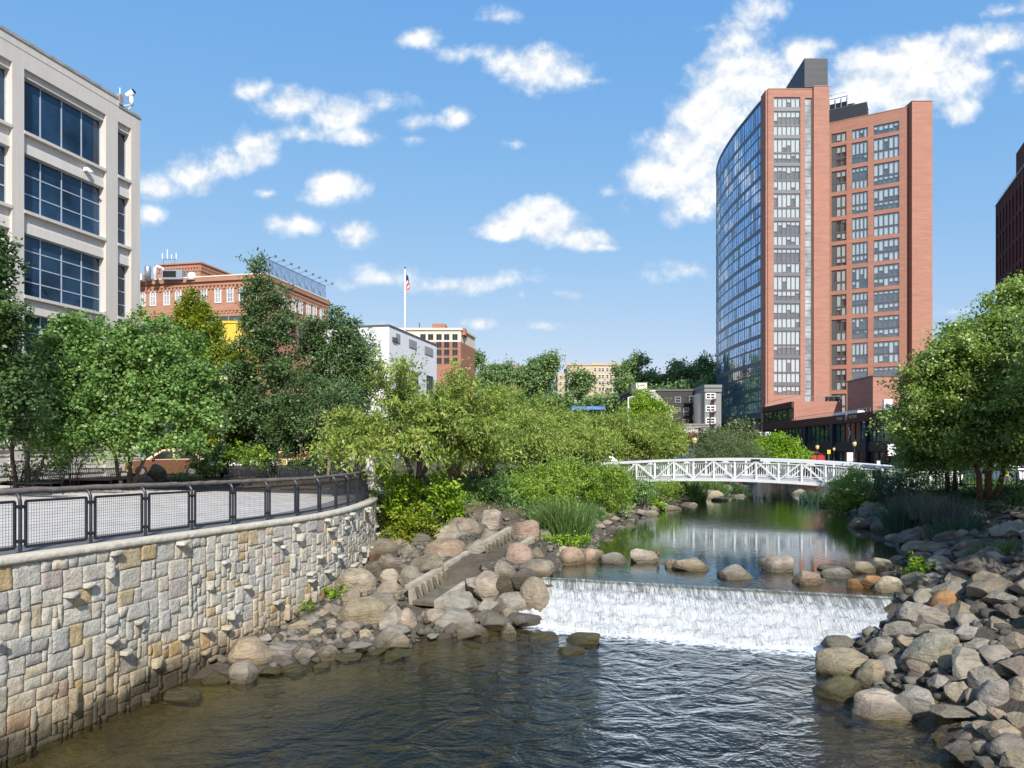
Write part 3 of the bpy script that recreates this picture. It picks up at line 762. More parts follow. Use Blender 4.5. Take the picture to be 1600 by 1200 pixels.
def make_fence():
    t_ = thing('metal_fence', 'dark grey mesh panel fence with thick weathered handrail on top of the curved stone wall', 'fence', (-7, 15, 0))
    H = 1.0; sp = 1.42
    dist = np.arange(5.2, FC.L-.6, sp)
    # shift so that a post falls at Y=12.24
    s_at = [l for l in np.linspace(0, FC.L, 2000) if FC.at(l)[1] >= 12.28][0]
    dist = np.arange(s_at-sp*5, FC.L-.5, sp)
    def P(l, o, z):
        p = FC.at(l); t = FC.tan(l); return Vector((p[0]+t[1]*o, p[1]-t[0]*o, p[2]+z))
    for l in dist:
        m = MB(); r = .03
        m.tube([P(l, 0, 0), P(l, 0, .86), P(l, -.02, .93), P(l, -.06, .985), P(l, -.12, 1.01)], r, 8)
        m.tube([P(l, 0, .0), P(l, 0, .012)], .075, 8)
        t = FC.tan(l); rz = math.atan2(t[1], t[0])
        for z in (.2, .78):
            m.box(P(l, 0, z), (.22, .03, .035), rz); m.box(P(l, 0, z), (.08, .07, .06), rz)
        m.build('post', MT['dark_metal'], t_, smooth=True, angle=40)
    for a, b in zip(dist[:-1], dist[1:]):
        m = MB(); e = .1; A, B = a+e, b-e
        def Q(f, z): return P(A, 0, z).lerp(P(B, 0, z), f)
        z0, z1 = .1, .87; th = .045
        m.bar(Q(0, z0), Q(0, z1), th, .035); m.bar(Q(1, z0), Q(1, z1), th, .035)
        m.bar(Q(0, z0), Q(1, z0), .035, th); m.bar(Q(0, z1), Q(1, z1), .035, th)
        L = (Q(1, 0)-Q(0, 0)).length; n = int(L/.05); w = .0042
        for k in range(1, n): m.bar(Q(k/n, z0), Q(k/n, z1), w)
        n = int((z1-z0)/.05)
        for k in range(1, n): zq = z0+(z1-z0)*k/n; m.bar(Q(0, zq), Q(1, zq), w)
        m.build('mesh_panel', MT['dark_metal'], t_)
    m = MB(); ls = np.arange(dist[0]-.6, dist[-1]+.3, .2); r = random.Random(3)
    m.tube([P(l, -.15+r.uniform(-.006, .006), 1.035+r.uniform(-.008, .008)) for l in ls], [.055+r.uniform(-.004, .004) for _ in ls], 9)
    m.build('handrail', MT['log'], t_, smooth=True)
make_fence()
TONE = {'tan': (.42, .36, .27), 'pale': (.5, .44, .36), 'grey': (.37, .345, .305), 'brown': (.31, .27, .22), 'dark': (.2, .185, .16), 'pink': (.46, .35, .27), 'orange': (.45, .26, .12), 'olive': (.17, .16, .085), 'red': (.27, .17, .13)}
def rock_mesh(seed, kind):
    r = np.random.default_rng(seed)
    bm = bmesh.new(); bmesh.ops.create_icosphere(bm, subdivisions=4, radius=1.0)
    V = np.array([v.co[:] for v in bm.verts]); Fc = np.array([[v.index for v in f.verts] for f in bm.faces]); bm.free()
    D = V.copy()
    rr = 1+0*V[:, 0]
    if kind == 'round':
        ncut, lo, hi = 12, .64, .96
    else:
        ncut, lo, hi = 14, .42, .85
    P = D*1.0
    for _ in range(ncut):
        n = r.normal(size=3); n /= np.linalg.norm(n); h = r.uniform(lo, hi)
        d = P @ n; over = d > h
        soft = .8 if kind == 'round' else 1.0
        P[over] -= np.outer((d[over]-h)*soft, n)
    from mathutils import noise as mn
    off = Vector((seed*3.7, 0, 0))
    amp = .06 if kind == 'round' else .05
    N = np.array([mn.fractal(Vector(p)*1.6+off, .8, 2.1, 5) for p in P])
    P += D*(N*amp)[:, None]
    mn_, mx = P.min(0), P.max(0); P = (P-(mn_+mx)/2)/(mx-mn_)
    return np_mesh('rock_shape', P, Fc, [MT['rock']], smooth=True, angle=17 if kind != 'round' else 24)
RM = {'round': [rock_mesh(100+i, 'round') for i in range(9)], 'ang': [rock_mesh(200+i, 'ang') for i in range(14)]}
_ts = np.concatenate([np.linspace(6, 40, 900), np.linspace(40.1, 110, 500)])
def cast(px, py):
    X = (px-800)/F*_ts; Z = HC-(py-HY)/F*_ts
    g = ground(X, _ts); w = np.maximum(g, np.where((X > xl(_ts)-.2) & (X < xr(_ts)+.2), wlev(X, _ts)-.05, -9))
    hit = np.nonzero(Z <= w)[0]
    i = hit[0] if len(hit) else len(_ts)-1
    return Vector((X[i], _ts[i], Z[i]))
rk = random.Random(11)
NROCK = {}
def put_rock(loc, size, kind, tone, name, label, group=None, cat=None, rz=None):
    me = rk.choice(RM[kind])
    o = bpy.data.objects.new(name, me); COL.objects.link(o)
    o.location = loc; o.scale = size; o.rotation_euler = (rk.uniform(-.12, .12), rk.uniform(-.12, .12), rk.choice([0, math.pi])+rk.uniform(-.25, .25) if rz is None else rz)
    k = rk.uniform(.86, 1.14); c = TONE[tone]
    wl = ZL if float(wlev(loc[0], loc[1])) < -2.7 else ZU
    o.color = (c[0]*k, c[1]*k*rk.uniform(.97, 1.03), c[2]*k*rk.uniform(.92, 1.05), -wl/10)
    tag(o, label, cat or ('boulder' if kind == 'round' else 'rock'), group)
    NROCK[name] = NROCK.get(name, 0)+1
    return o
def rock_px(px, py, w, h, kind, tone, label=None, group=None, depthk=.9):
    T = cast(px, py+h*.12); d = T.y
    W = w*d/F*1.06; Hh = h*d/F*1.22; Dp = min(max(W*depthk, Hh*.8), W*1.3)
    dr = Vector((T.x, T.y, 0)).normalized()
    loc = T-dr*Dp*.12; loc.z = zz(py, loc.y)-.02*Hh
    nm = 'boulder' if kind == 'round' else 'angular_rock'
    return put_rock(loc, (W, Dp, Hh), kind, tone, nm, label, group)
R_, A_ = 'round', 'ang'
LEFT = [  # left pile, around the concrete channel: x, y, w, h, kind, tone, label
    (727, 829, 50, 37, R_, 'brown', 'big dark brown boulder beside the green bushes above the channel top'),
    (765, 818, 37, 40, R_, 'pale', 'tall tan boulder standing upright at the crest of the left rock pile'),
    (702, 836, 42, 29, A_, 'grey', 'grey split rock between the yellow-green bush and the dark brown boulder'),
    (767, 841, 34, 28, A_, 'brown', 'brown block just below the tall upright tan boulder'),
    (601, 860, 52, 32, R_, 'brown', 'long brown boulder at the far end of the stone wall'),
    (580, 876, 30, 28, A_, 'red', 'reddish angular rock against the foot of the stone wall'),
    (695, 861, 60, 34, R_, 'pink', 'wide banded pinkish boulder in the middle of the left pile'),
    (614, 884, 46, 32, A_, 'brown', 'brown sloping slab above the small pale round boulder'),
    (739, 860, 38, 29, A_, 'grey', 'grey block touching the upper side of the channel rail'),
    (667, 888, 50, 40, A_, 'brown', 'large brown angular rock on the wall side of the channel'),
    (609, 904, 29, 27, R_, 'pale', 'small pale round boulder left of the round grey one'),
    (644, 906, 46, 40, R_, 'grey', 'round grey boulder leaning against the channel rail'),
    (607, 927, 48, 31, R_, 'tan', 'light brown boulder below the small pale round one'),
    (635, 928, 26, 20, A_, 'grey', 'small grey wedge under the round grey boulder'),
    (597, 947, 50, 34, R_, 'brown', 'brown boulder left of the lower channel mouth'),
    (557, 915, 56, 46, R_, 'pale', 'large pale boulder near the wall foot and its weeds'),
    (567, 961, 72, 46, R_, 'tan', 'long tan sloping boulder, largest below the pale one near the wall'),
    (612, 973, 42, 46, A_, 'grey', 'tall stacked grey rock at the mouth of the channel'),
    (522, 956, 30, 24, A_, 'grey', 'grey slab next to the bright weeds at the wall'),
    (545, 935, 36, 28, A_, 'brown', 'brown slab wedged between the wall weeds and the long tan boulder'),
    (635, 971, 32, 36, R_, 'tan', 'narrow tan boulder left of the channel outlet water'),
    (821, 836, 46, 40, R_, 'pink', 'pink and white boulder right of the channel top'),
    (810, 871, 46, 40, R_, 'pink', 'pale pink egg-shaped boulder right of the channel'),
    (839, 869, 22, 24, R_, 'tan', 'small tan boulder touching the pale pink egg-shaped one'),
    (841, 893, 50, 34, R_, 'brown', 'speckled brown boulder by the left end of the weir crest'),
    (822, 905, 42, 30, A_, 'dark', 'dark angular rock below the speckled brown boulder'),
    (763, 918, 44, 44, R_, 'pale', 'bright egg-shaped boulder standing alone among brown rocks below the channel'),
    (715, 943, 62, 34, R_, 'grey', 'broad flat-topped grey boulder below the channel'),
    (802, 945, 52, 34, R_, 'grey', 'smooth grey boulder beside the left edge of the white water'),
    (834, 930, 44, 50, R_, 'brown', 'tall brown boulder at the left edge of the white water'),
    (761, 950, 36, 24, A_, 'grey', 'squared grey block between the two smooth grey boulders'),
    (710, 969, 62, 26, A_, 'grey', 'long low grey rock at the water edge below the channel'),
    (680, 965, 34, 24, R_, 'tan', 'small tan boulder right beside the channel outlet'),
    (822, 971, 54, 28, A_, 'dark', 'dark wet rock at the foot of the white water'),
    (775, 977, 48, 32, A_, 'dark', 'dark broken rock at the lower pool edge'),
    (732, 987, 52, 28, A_, 'brown', 'brown angular rock at the tip of the left pile'),
    (792, 986, 34, 22, A_, 'grey', 'small grey wedge standing in the lower pool edge'),
    (854, 840, 32, 26, A_, 'brown', 'brown rock below the tall reed clump'),
    (790, 893, 36, 34, A_, 'brown', 'brown pointed rock between channel and pink egg-shaped boulder'),
    (747, 917, 40, 30, A_, 'grey', 'grey slab lying on the lower side of the channel'),
    (660, 846, 34, 24, A_, 'dark', None), (676, 834, 26, 18, A_, 'grey', None), (640, 862, 28, 22, A_, 'grey', None), (648, 871, 24, 20, A_, 'dark', None), (751, 830, 26, 24, A_, 'dark', None), (795, 832, 28, 20, A_, 'dark', None), (590, 893, 40, 20, A_, 'grey', None), (575, 900, 34, 22, A_, 'brown', None),
    (625, 853, 32, 20, A_, 'brown', None), (790, 915, 38, 26, A_, 'brown', None), (760, 965, 36, 20, A_, 'dark', None), (800, 962, 34, 20, A_, 'brown', None), (706, 986, 30, 20, A_, 'dark', None), (752, 992, 30, 16, A_, 'dark', None), (845, 955, 20, 24, A_, 'brown', None), (686, 873, 26, 18, A_, 'grey', None)]
FOOT = [  # along the wall foot
    (392, 1024, 64, 48, R_, 'tan', 'big light boulder at the foot of the stone wall, largest near the lower pool'),
    (445, 1023, 44, 36, A_, 'grey', 'tilted grey rock right of the big light boulder at the wall foot'),
    (379, 1059, 42, 42, R_, 'grey', 'blocky grey boulder standing in the water in front of the big light one'),
    (467, 981, 34, 22, A_, 'tan', 'light flat rock in the small rubble at the wall foot'),
    (340, 1062, 44, 26, A_, 'olive', 'half sunken brown rock left of the blocky grey boulder'),
    (286, 1086, 52, 18, R_, 'olive', 'low smooth rock just breaking the water near the wall'),
    (490, 971, 26, 18, A_, 'grey', None), (548, 980, 32, 18, A_, 'grey', None), (572, 996, 26, 22, A_, 'tan', None), (561, 1013, 42, 18, A_, 'grey', None), (544, 996, 24, 24, A_, 'tan', None), (617, 1006, 44, 26, A_, 'tan', None), (617, 990, 48, 24, A_, 'grey', None), (512, 1023, 36, 22, A_, 'brown', None), (509, 1003, 24, 20, A_, 'brown', None), (475, 1027, 38, 26, A_, 'brown', None),
    (530, 1000, 22, 18, A_, 'grey', None), (495, 990, 26, 16, A_, 'tan', None), (478, 1000, 26, 18, A_, 'brown', None), (455, 1003, 26, 16, A_, 'grey', None), (520, 975, 26, 16, A_, 'grey', None), (440, 996, 22, 14, A_, 'grey', None), (430, 1006, 26, 16, A_, 'brown', None), (532, 1012, 26, 16, A_, 'dark', None), (590, 1005, 24, 18, A_, 'brown', None), (500, 1042, 30, 14, A_, 'olive', None), (545, 1030, 36, 14, A_, 'olive', None), (620, 1022, 46, 14, A_, 'olive', None), (460, 1047, 36, 16, A_, 'olive', None), (425, 1052, 34, 18, A_, 'olive', None), (588, 1021, 30, 14, A_, 'olive', None), (412, 1000, 24, 16, A_, 'grey', None), (505, 960, 22, 14, A_, 'tan', None)]
WEIR = [
    (892, 877, 44, 39, R_, 'pink', 'pinkish round boulder, first at the left end of the row above the weir'),
    (920, 875, 28, 32, R_, 'pink', 'pinkish upright boulder touching the first round one of the weir row'),
    (882, 870, 32, 30, R_, 'tan', 'tan boulder behind the pinkish ones below the reeds'),
    (928, 868, 30, 18, R_, 'pale', 'pale flat boulder at the pool edge below the reeds'),
    (960, 877, 46, 24, R_, 'grey', 'low grey boulder in the weir row, left of the duck'),
    (1006, 875, 44, 30, R_, 'pale', 'pale lumpy boulder in the weir row beside the duck'),
    (1037, 880, 24, 10, R_, 'grey', 'flat grey stone the duck stands by, right of the pale lumpy boulder'),
    (1079, 887, 54, 28, R_, 'tan', 'wide tan boulder in the middle of the weir row'),
    (1050, 886, 22, 22, R_, 'tan', 'small tan boulder tucked against the wide one of the weir row'),
    (1150, 900, 50, 30, R_, 'grey', 'smooth oval grey-brown boulder standing apart in the weir row'),
    (1217, 888, 46, 36, R_, 'pale', 'pointed pale boulder with an orange stain in the weir row'),
    (1196, 882, 20, 18, R_, 'tan', 'small boulder half behind the pointed pale one'),
    (1261, 909, 44, 30, R_, 'pink', 'speckled pinkish boulder leaning to the right in the weir row'),
    (1306, 900, 46, 24, R_, 'grey', 'ribbed grey boulder right of the speckled pinkish one'),
    (1302, 890, 48, 14, R_, 'tan', 'flat tan boulder behind the ribbed grey one'),
    (1335, 917, 28, 22, R_, 'orange', 'small orange boulder at the right end of the weir'),
    (1364, 916, 34, 28, R_, 'orange', 'dull orange boulder between the small orange one and the big light one'),
    (1387, 921, 46, 36, R_, 'pale', 'big light boulder near the right end of the weir'),
    (1345, 892, 40, 26, R_, 'tan', 'tan rounded boulder, left one of the touching pair behind the orange stones'),
    (1374, 888, 40, 28, R_, 'tan', 'tan rounded boulder, right one of the touching pair behind the orange stones'),
    (1430, 917, 56, 42, R_, 'tan', 'large boulder with pale vertical stripes at the right end of the weir'),
    (1393, 901, 34, 16, R_, 'brown', 'low brown boulder behind the big light one'),
    (980, 898, 9, 6, R_, 'tan', 'tiny tan stone in the water just above the weir'),
    (1285, 908, 16, 8, A_, 'pale', 'small pale stone right of the speckled pinkish boulder'), (1304, 912, 12, 6, A_, 'pale', 'smallest pale stone in the shallows above the weir'),
    (850, 996, 48, 14, R_, 'olive', 'dark boulder barely above the water left of the falling water'),
    (912, 1001, 52, 20, R_, 'olive', 'dark wet boulder out in the lower pool below the falling water'),
    (893, 1018, 46, 14, R_, 'olive', 'low dark boulder just in front of the wet one in the lower pool')]
RIGHT = [
    (1311, 1008, 50, 28, R_, 'dark', 'dark rounded boulder at the right foot of the falling water'),
    (1319, 1040, 100, 46, R_, 'tan', 'big broad tan boulder reaching out from the right bank'),
    (1376, 1016, 42, 34, R_, 'grey', 'grey boulder behind the big broad tan one'),
    (1361, 1058, 44, 50, R_, 'tan', 'upright wedge shaped boulder in front of the big broad tan one'),
    (1386, 1045, 38, 34, R_, 'grey', 'grey rounded boulder right of the upright wedge'),
    (1309, 1081, 78, 38, R_, 'olive', 'algae green wet boulder half in the lower pool'),
    (1376, 1106, 90, 44, R_, 'pale', 'large smooth flat boulder with a wet left side, nearest at the right'),
    (1383, 998, 34, 18, A_, 'dark', 'small dark rock under the flat light slab'),
    (1425, 997, 54, 26, A_, 'tan', 'flat light slab at the right end of the falling water'),
    (1478, 943, 44, 36, R_, 'orange', 'rounded orange-tan boulder among grey rocks on the right bank'),
    (1444, 937, 38, 30, A_, 'grey', 'light grey wedge left of the rounded orange-tan boulder'),
    (1544, 911, 50, 30, R_, 'tan', 'tan boulder in the sun at the edge of the right bank shade'),
    (1469, 886, 52, 28, A_, 'tan', 'tan flat-faced rock beside the bright green weed'),
    (1437, 872, 30, 18, A_, 'tan', 'small light rock behind the bright green weed'),
    (1506, 1041, 52, 52, A_, 'grey', 'large grey rock with a smooth sloping face on the right bank'),
    (1545, 1064, 58, 42, A_, 'grey', 'broad grey block below the large smooth sloping rock'),
    (1555, 1087, 50, 46, R_, 'grey', 'rounded grey boulder below the broad grey block'),
    (1498, 1086, 36, 34, A_, 'tan', 'pointed light rock standing left of the rounded grey boulder'),
    (1592, 1081, 34, 44, R_, 'tan', 'tan boulder cut by the right edge of the picture'),
    (1425, 1078, 30, 16, A_, 'brown', 'small brown rock standing in the shallow water by the right bank'),
    (1472, 997, 52, 30, A_, 'grey', None), (1509, 990, 44, 24, A_, 'grey', None), (1469, 964, 36, 34, A_, 'brown', None), (1434, 957, 52, 24, A_, 'grey', None), (1509, 972, 38, 24, A_, 'grey', None), (1483, 922, 54, 24, A_, 'grey', None), (1547, 931, 46, 28, A_, 'dark', None), (1558, 977, 38, 24, A_, 'brown', None), (1503, 957, 46, 30, A_, 'brown', None), (1442, 1021, 42, 30, A_, 'grey', None), (1475, 1034, 44, 28, A_, 'tan', None), (1437, 1045, 38, 28, A_, 'brown', None),
    (1553, 1025, 52, 30, A_, 'grey', None), (1470, 1070, 34, 28, A_, 'grey', None), (1497, 1115, 72, 20, A_, 'brown', None), (1562, 1121, 38, 28, A_, 'tan', None), (1569, 1143, 50, 28, R_, 'tan', None), (1575, 1168, 56, 36, R_, 'grey', None), (1534, 1170, 30, 22, A_, 'brown', None), (1509, 1154, 32, 16, A_, 'brown', None), (1515, 1137, 22, 16, A_, 'brown', None), (1506, 1178, 50, 32, A_, 'dark', None), (1594, 1128, 34, 24, A_, 'tan', None), (1568, 1049, 52, 22, A_, 'dark', None),
    (1439, 857, 44, 20, A_, 'grey', None), (1477, 866, 32, 16, A_, 'grey', None), (1512, 866, 42, 26, A_, 'brown', None), (1382, 827, 38, 26, R_, 'dark', None), (1347, 822, 46, 22, A_, 'dark', None), (1404, 844, 42, 18, A_, 'grey', None), (1440, 836, 42, 22, A_, 'dark', None), (1372, 801, 22, 12, A_, 'dark', None), (1292, 789, 28, 18, A_, 'dark', None), (1482, 841, 42, 24, A_, 'dark', None), (1246, 772, 24, 14, A_, 'grey', None), (1535, 893, 40, 24, A_, 'dark', None),
    (1420, 1000, 30, 18, A_, 'grey', None), (1450, 985, 38, 22, A_, 'grey', None), (1455, 1008, 36, 20, A_, 'brown', None), (1490, 1015, 40, 20, A_, 'tan', None), (1525, 1010, 40, 24, A_, 'grey', None), (1415, 1035, 30, 20, A_, 'brown', None), (1585, 1005, 40, 28, A_, 'brown', None), (1580, 955, 40, 26, A_, 'dark', None), (1530, 950, 36, 24, A_, 'dark', None), (1590, 1040, 34, 26, A_, 'grey', None), (1430, 978, 34, 18, A_, 'brown', None), (1455, 1100, 30, 14, A_, 'olive', None), (1530, 1110, 34, 22, A_, 'grey', None), (1500, 905, 36, 22, A_, 'grey', None), (1462, 905, 34, 20, A_, 'grey', None), (1570, 925, 34, 24, A_, 'dark', None), (1590, 900, 36, 26, A_, 'dark', None), (1555, 890, 34, 22, A_, 'dark', None), (1520, 1090, 30, 24, A_, 'brown', None), (1540, 1140, 34, 22, A_, 'tan', None), (1590, 1190, 44, 30, A_, 'brown', None), (1545, 1192, 40, 20, A_, 'dark', None), (1470, 1150, 30, 12, A_, 'olive', None), (1480, 1125, 34, 14, A_, 'olive', None)]
BANK = [  # far left bank
    (1015, 805, 28, 13, R_, 'pale', 'pale boulder in the upper pool, nearest of those off the left bank'),
    (1046, 796, 36, 11, R_, 'tan', 'long flat tan rock in the upper pool off the left bank'),
    (1077, 790, 24, 8, A_, 'pale', 'thin pale slab farthest out in the upper pool off the left bank'),
    (1022, 777, 22, 12, A_, 'tan', None), (1067, 780, 36, 12, A_, 'grey', None), (1107, 775, 42, 16, A_, 'tan', None), (1137, 766, 22, 15, R_, 'pale', None), (1155, 776, 26, 8, A_, 'tan', None), (940, 800, 12, 14, R_, 'pale', None), (970, 801, 24, 10, A_, 'grey', None), (985, 799, 16, 9, A_, 'tan', None), (960, 811, 18, 9, A_, 'tan', None), (950, 805, 14, 8, A_, 'grey', None), (935, 824, 20, 10, A_, 'pale', None), (925, 822, 16, 9, A_, 'grey', None), (947, 817, 22, 9, A_, 'tan', None), (1035, 786, 16, 9, A_, 'tan', None), (1125, 782, 26, 10, A_, 'brown', None), (1092, 780, 20, 9, A_, 'grey', None), (1000, 792, 18, 9, A_, 'brown', None), (915, 830, 20, 9, A_, 'grey', None), (1050, 772, 18, 9, A_, 'brown', None), (1085, 770, 20, 10, A_, 'brown', None), (975, 806, 16, 7, A_, 'grey', None), (955, 826, 20, 7, A_, 'grey', None)]
GL = {'L': ('brown or grey broken rock filling the left rock pile', 'rubble rocks of the left pile'),
      'F': ('small broken rock in the rubble along the foot of the stone wall', 'rubble along the wall foot'),
      'W': ('dark wet stone in the falling water of the weir', None),
      'R': ('angular grey riprap rock on the right bank near the lower pool', 'riprap rocks of the right bank'),
      'B': ('flat grey stone along the left shore of the upper pool', 'stones along the left shore of the upper pool')}
for key, tab in (('L', LEFT), ('F', FOOT), ('W', WEIR), ('R', RIGHT), ('B', BANK)):
    for px, py, w, h, kd, tn, lb in tab:
        if lb: rock_px(px, py, w, h, kd, tn, lb)
        else: rock_px(px, py, w, h, kd, tn, GL[key][0], GL[key][1])
def scatter(n, fx, smin, smax, tones, label, group, seed, kinds=('ang',), sink=.3):
    r = random.Random(seed)
    for _ in range(n):
        X, Y = fx(r); s = r.uniform(smin, smax)
        z = float(ground(X, Y))
        put_rock((X, Y, z+s*.5*(.6-sink)), (s*r.uniform(.9, 1.4), s*r.uniform(.8, 1.1), s*r.uniform(.5, .75)), r.choice(kinds), r.choice(tones), 'angular_rock', label, group, 'rock', rz=r.uniform(0, 6.28))
def rb(r):
    Y = r.uniform(12.5, 24); e = r.random()**.8*6; X = float(xr(Y))+e-.2+(1.3 if Y > 17.3 else 0); return X, Y
scatter(45, rb, .6, 1.15, ('grey', 'brown', 'grey', 'dark'), *GL['R'], 21)
def rs(r):
    Y = 22+r.random()**1.3*36; X = float(xr(Y))+r.random()**1.3*5-.4; return X, Y
scatter(14, lambda r: (float(xr(10))+2.6+r.random()*5, r.uniform(6.5, 12)), .5, 1.0, ('grey', 'brown', 'tan'), *GL['R'], 29)
scatter(42, rs, .5, 1.2, ('dark', 'grey', 'dark', 'brown'), 'dark rock on the shaded right bank of the upper pool', 'shaded rocks of the right bank', 22)
def ls_(r):
    Y = r.uniform(28, 60); X = float(xl(Y))-r.random()*1.6+.3; return X, Y
scatter(26, ls_, .35, .8, ('grey', 'tan', 'brown'), *GL['B'], 23)
# loose pebbles and chips between the rocks: nobody could count them
def pebbles():
    r = random.Random(31); base = RM['ang'][0]
    n = len(base.vertices); 
    small = []
    bm = bmesh.new(); bmesh.ops.create_icosphere(bm, subdivisions=1, radius=.5)
    V0 = np.array([v.co[:] for v in bm.verts]); F0 = np.array([[v.index for v in f.verts] for f in bm.faces]); bm.free()
    rg = np.random.default_rng(4); Vs = []; Fs = []; Ts = []; c = 0
    ca, cb = cast(637, 944), cast(797, 843); cd = (cb-ca).to_2d(); cl = cd.length; cd = cd/cl
    def add(X, Y, s):
        nonlocal c, Ts
        q = Vector((X-ca.x, Y-ca.y)); f = q.dot(cd); sd_ = q.x*cd.y-q.y*cd.x
        if -.3 < f < cl+.3 and -.3 < sd_ < 1.2: return
        z = float(ground(X, Y)); v = V0*np.array([s*rg.uniform(.8, 1.5), s*rg.uniform(.8, 1.3), s*rg.uniform(.5, .9)])+rg.normal(0, s*.09, V0.shape)
        Vs.append(v+np.array([X, Y, z+s*.15])); Fs.append(F0+c*len(V0)); Ts += [rg.random()]*len(F0); c += 1
    for _ in range(1500):
        Y = rg.uniform(16.6, 31); W = float(wallx(Y)); L = float(xl(Y)); add(W+.1+(L-W)*rg.random(), Y, rg.uniform(.1, .32))
    for _ in range(2200):
        Y = 13.5+rg.random()**1.3*44; add(float(xr(Y))+rg.random()**1.2*6.5-.3, Y, rg.uniform(.1, .34))
    for _ in range(500):
        Y = rg.uniform(5, 13.5); add(float(xr(Y))+2.2+rg.random()*6, Y, rg.uniform(.15, .45))
    for _ in range(500):
        Y = rg.uniform(26, 64); add(float(xl(Y))-rg.random()*2.0+.2, Y, rg.uniform(.1, .3))
    me = np_mesh('gravel', np.vstack(Vs), np.vstack(Fs), [tinted('gravel_stone', [(0, (.06, .055, .045)), (.5, (.12, .11, .09)), (1, (.22, .2, .16))], .9, 8, .3, .6)], tint=Ts)
    tag(link_mesh('gravel', me), 'loose broken stone chips between the rocks on both banks', 'gravel', kind='stuff')
pebbles()
# concrete fish channel
def channel():
    a = cast(637, 944); b = cast(797, 843); a.z += .22; b.z += .3
    up_ = max(float(ground(q.x, q.y))+.12-q.z for q in [a.lerp(b, k/12) for k in range(13)]); a.z += max(0, up_); b.z += max(0, up_)*.6
    t_ = thing('fish_channel', 'sloping concrete channel with a rail and a row of baffles running down the left rocks', 'channel', ((a+b)/2)[:])
    d = (b-a); L = d.length; d.normalize(); s = Vector((d.y, -d.x, 0)).normalized()   # s: towards the river
    m = MB(); up = Vector((0, 0, 1))
    m.bar(a-up*.06, b-up*.06, .2, .1)
    m.build('rail', MT['concrete_ch'], t_)
    m = MB(); m.bar(a+s*.09-up*.42, b+s*.09-up*.42, .12, .58); m.build('inner_wall', MT['concrete_ch'], t_)
    m = MB(); m.bar(a+s*.98-up*.62, b+s*.9-up*.58, .22, .5); m.build('outer_wall', MT['concrete_ch'], t_)
    m = MB(); m.bar(a+s*.55-up*.5, b+s*.52-up*.46, .78, .1); m.build('floor_slab', MT['concrete_wet'], t_)
    for k in range(22):
        q = a.lerp(b, (k+.6)/22.4); m = MB()
        m.bar(q+s*.17-up*.1, q+s*.36-up*.5, .08, .08); m.build('baffle', MT['concrete_wet'], t_)
MT['concrete_ch'] = plain('weathered_concrete', (.36, .32, .25), .9, var=.3, scale=3, bump=.4)
MT['concrete_wet'] = plain('wet_concrete', (.14, .12, .085), .6, var=.4, scale=3, bump=.4)
channel()
def norm(a): return a/np.maximum(np.linalg.norm(a, axis=1, keepdims=True), 1e-9)
def leaves(C, Dr, L, nl, leaf, rg, spread=.28, droop=.15, up=.5, flat=.8, stint=None):
    """sprays of leaves: C starts, Dr directions, L lengths -> (V, tint)"""
    n = len(C); N = n*nl
    i = np.repeat(np.arange(n), nl)
    t = rg.random(N)**.8
    P = C[i]+Dr[i]*(L[i]*t)[:, None]+rg.normal(0, 1, (N, 3))*(spread*L[i])[:, None]*np.array([1, 1, flat])
    P[:, 2] -= droop*t*t*L[i]
    ax = norm(Dr[i]*.55+rg.normal(0, .6, (N, 3))+np.array([0, 0, -droop*.9]))
    nr = norm(rg.normal(0, .5, (N, 3))+np.array([0.1, -.25, up+.25])+Dr[i]*.35)
    sd = norm(np.cross(ax, nr)); nr = np.cross(sd, ax)
    ll = leaf[0]*rg.uniform(.65, 1.25, N)[:, None]; lw = leaf[1]*rg.uniform(.7, 1.2, N)[:, None]*.5
    V = np.stack([P, P+ax*ll*.45+sd*lw+nr*ll*.06, P+ax*ll-nr*ll*.08, P+ax*ll*.45-sd*lw+nr*ll*.06], 1).reshape(-1, 3)
    st = rg.normal(.45, .2, n) if stint is None else stint
    T = np.clip(st[i]+rg.normal(0, .17, N), 0, 1)
    return V, T
def leaf_mesh(name, V, T, mat):
    FQ = np.arange(len(V)).reshape(-1, 4)
    return np_mesh(name, V, FQ, [mat], tint=T)
def crown(lobes, dens, L, nl, leaf, seed, **kw):
    """lobes: (cx,cy,cz,rx,ry,rz). dens: sprays per m2 of lobe surface"""
    rg = np.random.default_rng(seed); Cs = []; Ds = []; Ls = []
    outw = kw.pop('outw', .7); upd = kw.pop('upd', .3); shell = kw.pop('shell', .55); jl = kw.pop('jl', .35); low = kw.pop('low', -.75); clus = kw.pop('clus', 0); cr_ = kw.pop('cr', .36)
    for (cx, cy, cz, rx, ry, rz) in lobes:
        a = 4*math.pi*(((rx*ry)**1.6+(rx*rz)**1.6+(ry*rz)**1.6)/3)**(1/1.6)
        n = max(6, int(dens*a))
        u = norm(rg.normal(size=(n*2, 3))); u = u[u[:, 2] > low][:n]; n = len(u)
        rf = 1-shell*rg.random(n)**1.7
        R = np.array([rx, ry, rz])
        p = np.array([cx, cy, cz])+u*R*rf[:, None]
        if clus:
            nc = max(5, int(a*clus)); k = rg.integers(0, min(nc, n), n); p = p[k]+rg.normal(0, cr_, (n, 3))*np.array([1, 1, .6]); u = norm(u[k]+rg.normal(0, .35, (n, 3)))
        d = norm(u*outw+rg.normal(0, .45, (n, 3))+np.array([0, 0, upd]))
        l = L*rg.uniform(1-jl, 1+jl, n)
        Cs.append(p-d*(l*.55)[:, None]); Ds.append(d); Ls.append(l)
    C = np.vstack(Cs); D = np.vstack(Ds); LL = np.concatenate(Ls)
    V, T = leaves(C, D, LL, nl, leaf, rg, **kw)
    return V, T, C, D, LL
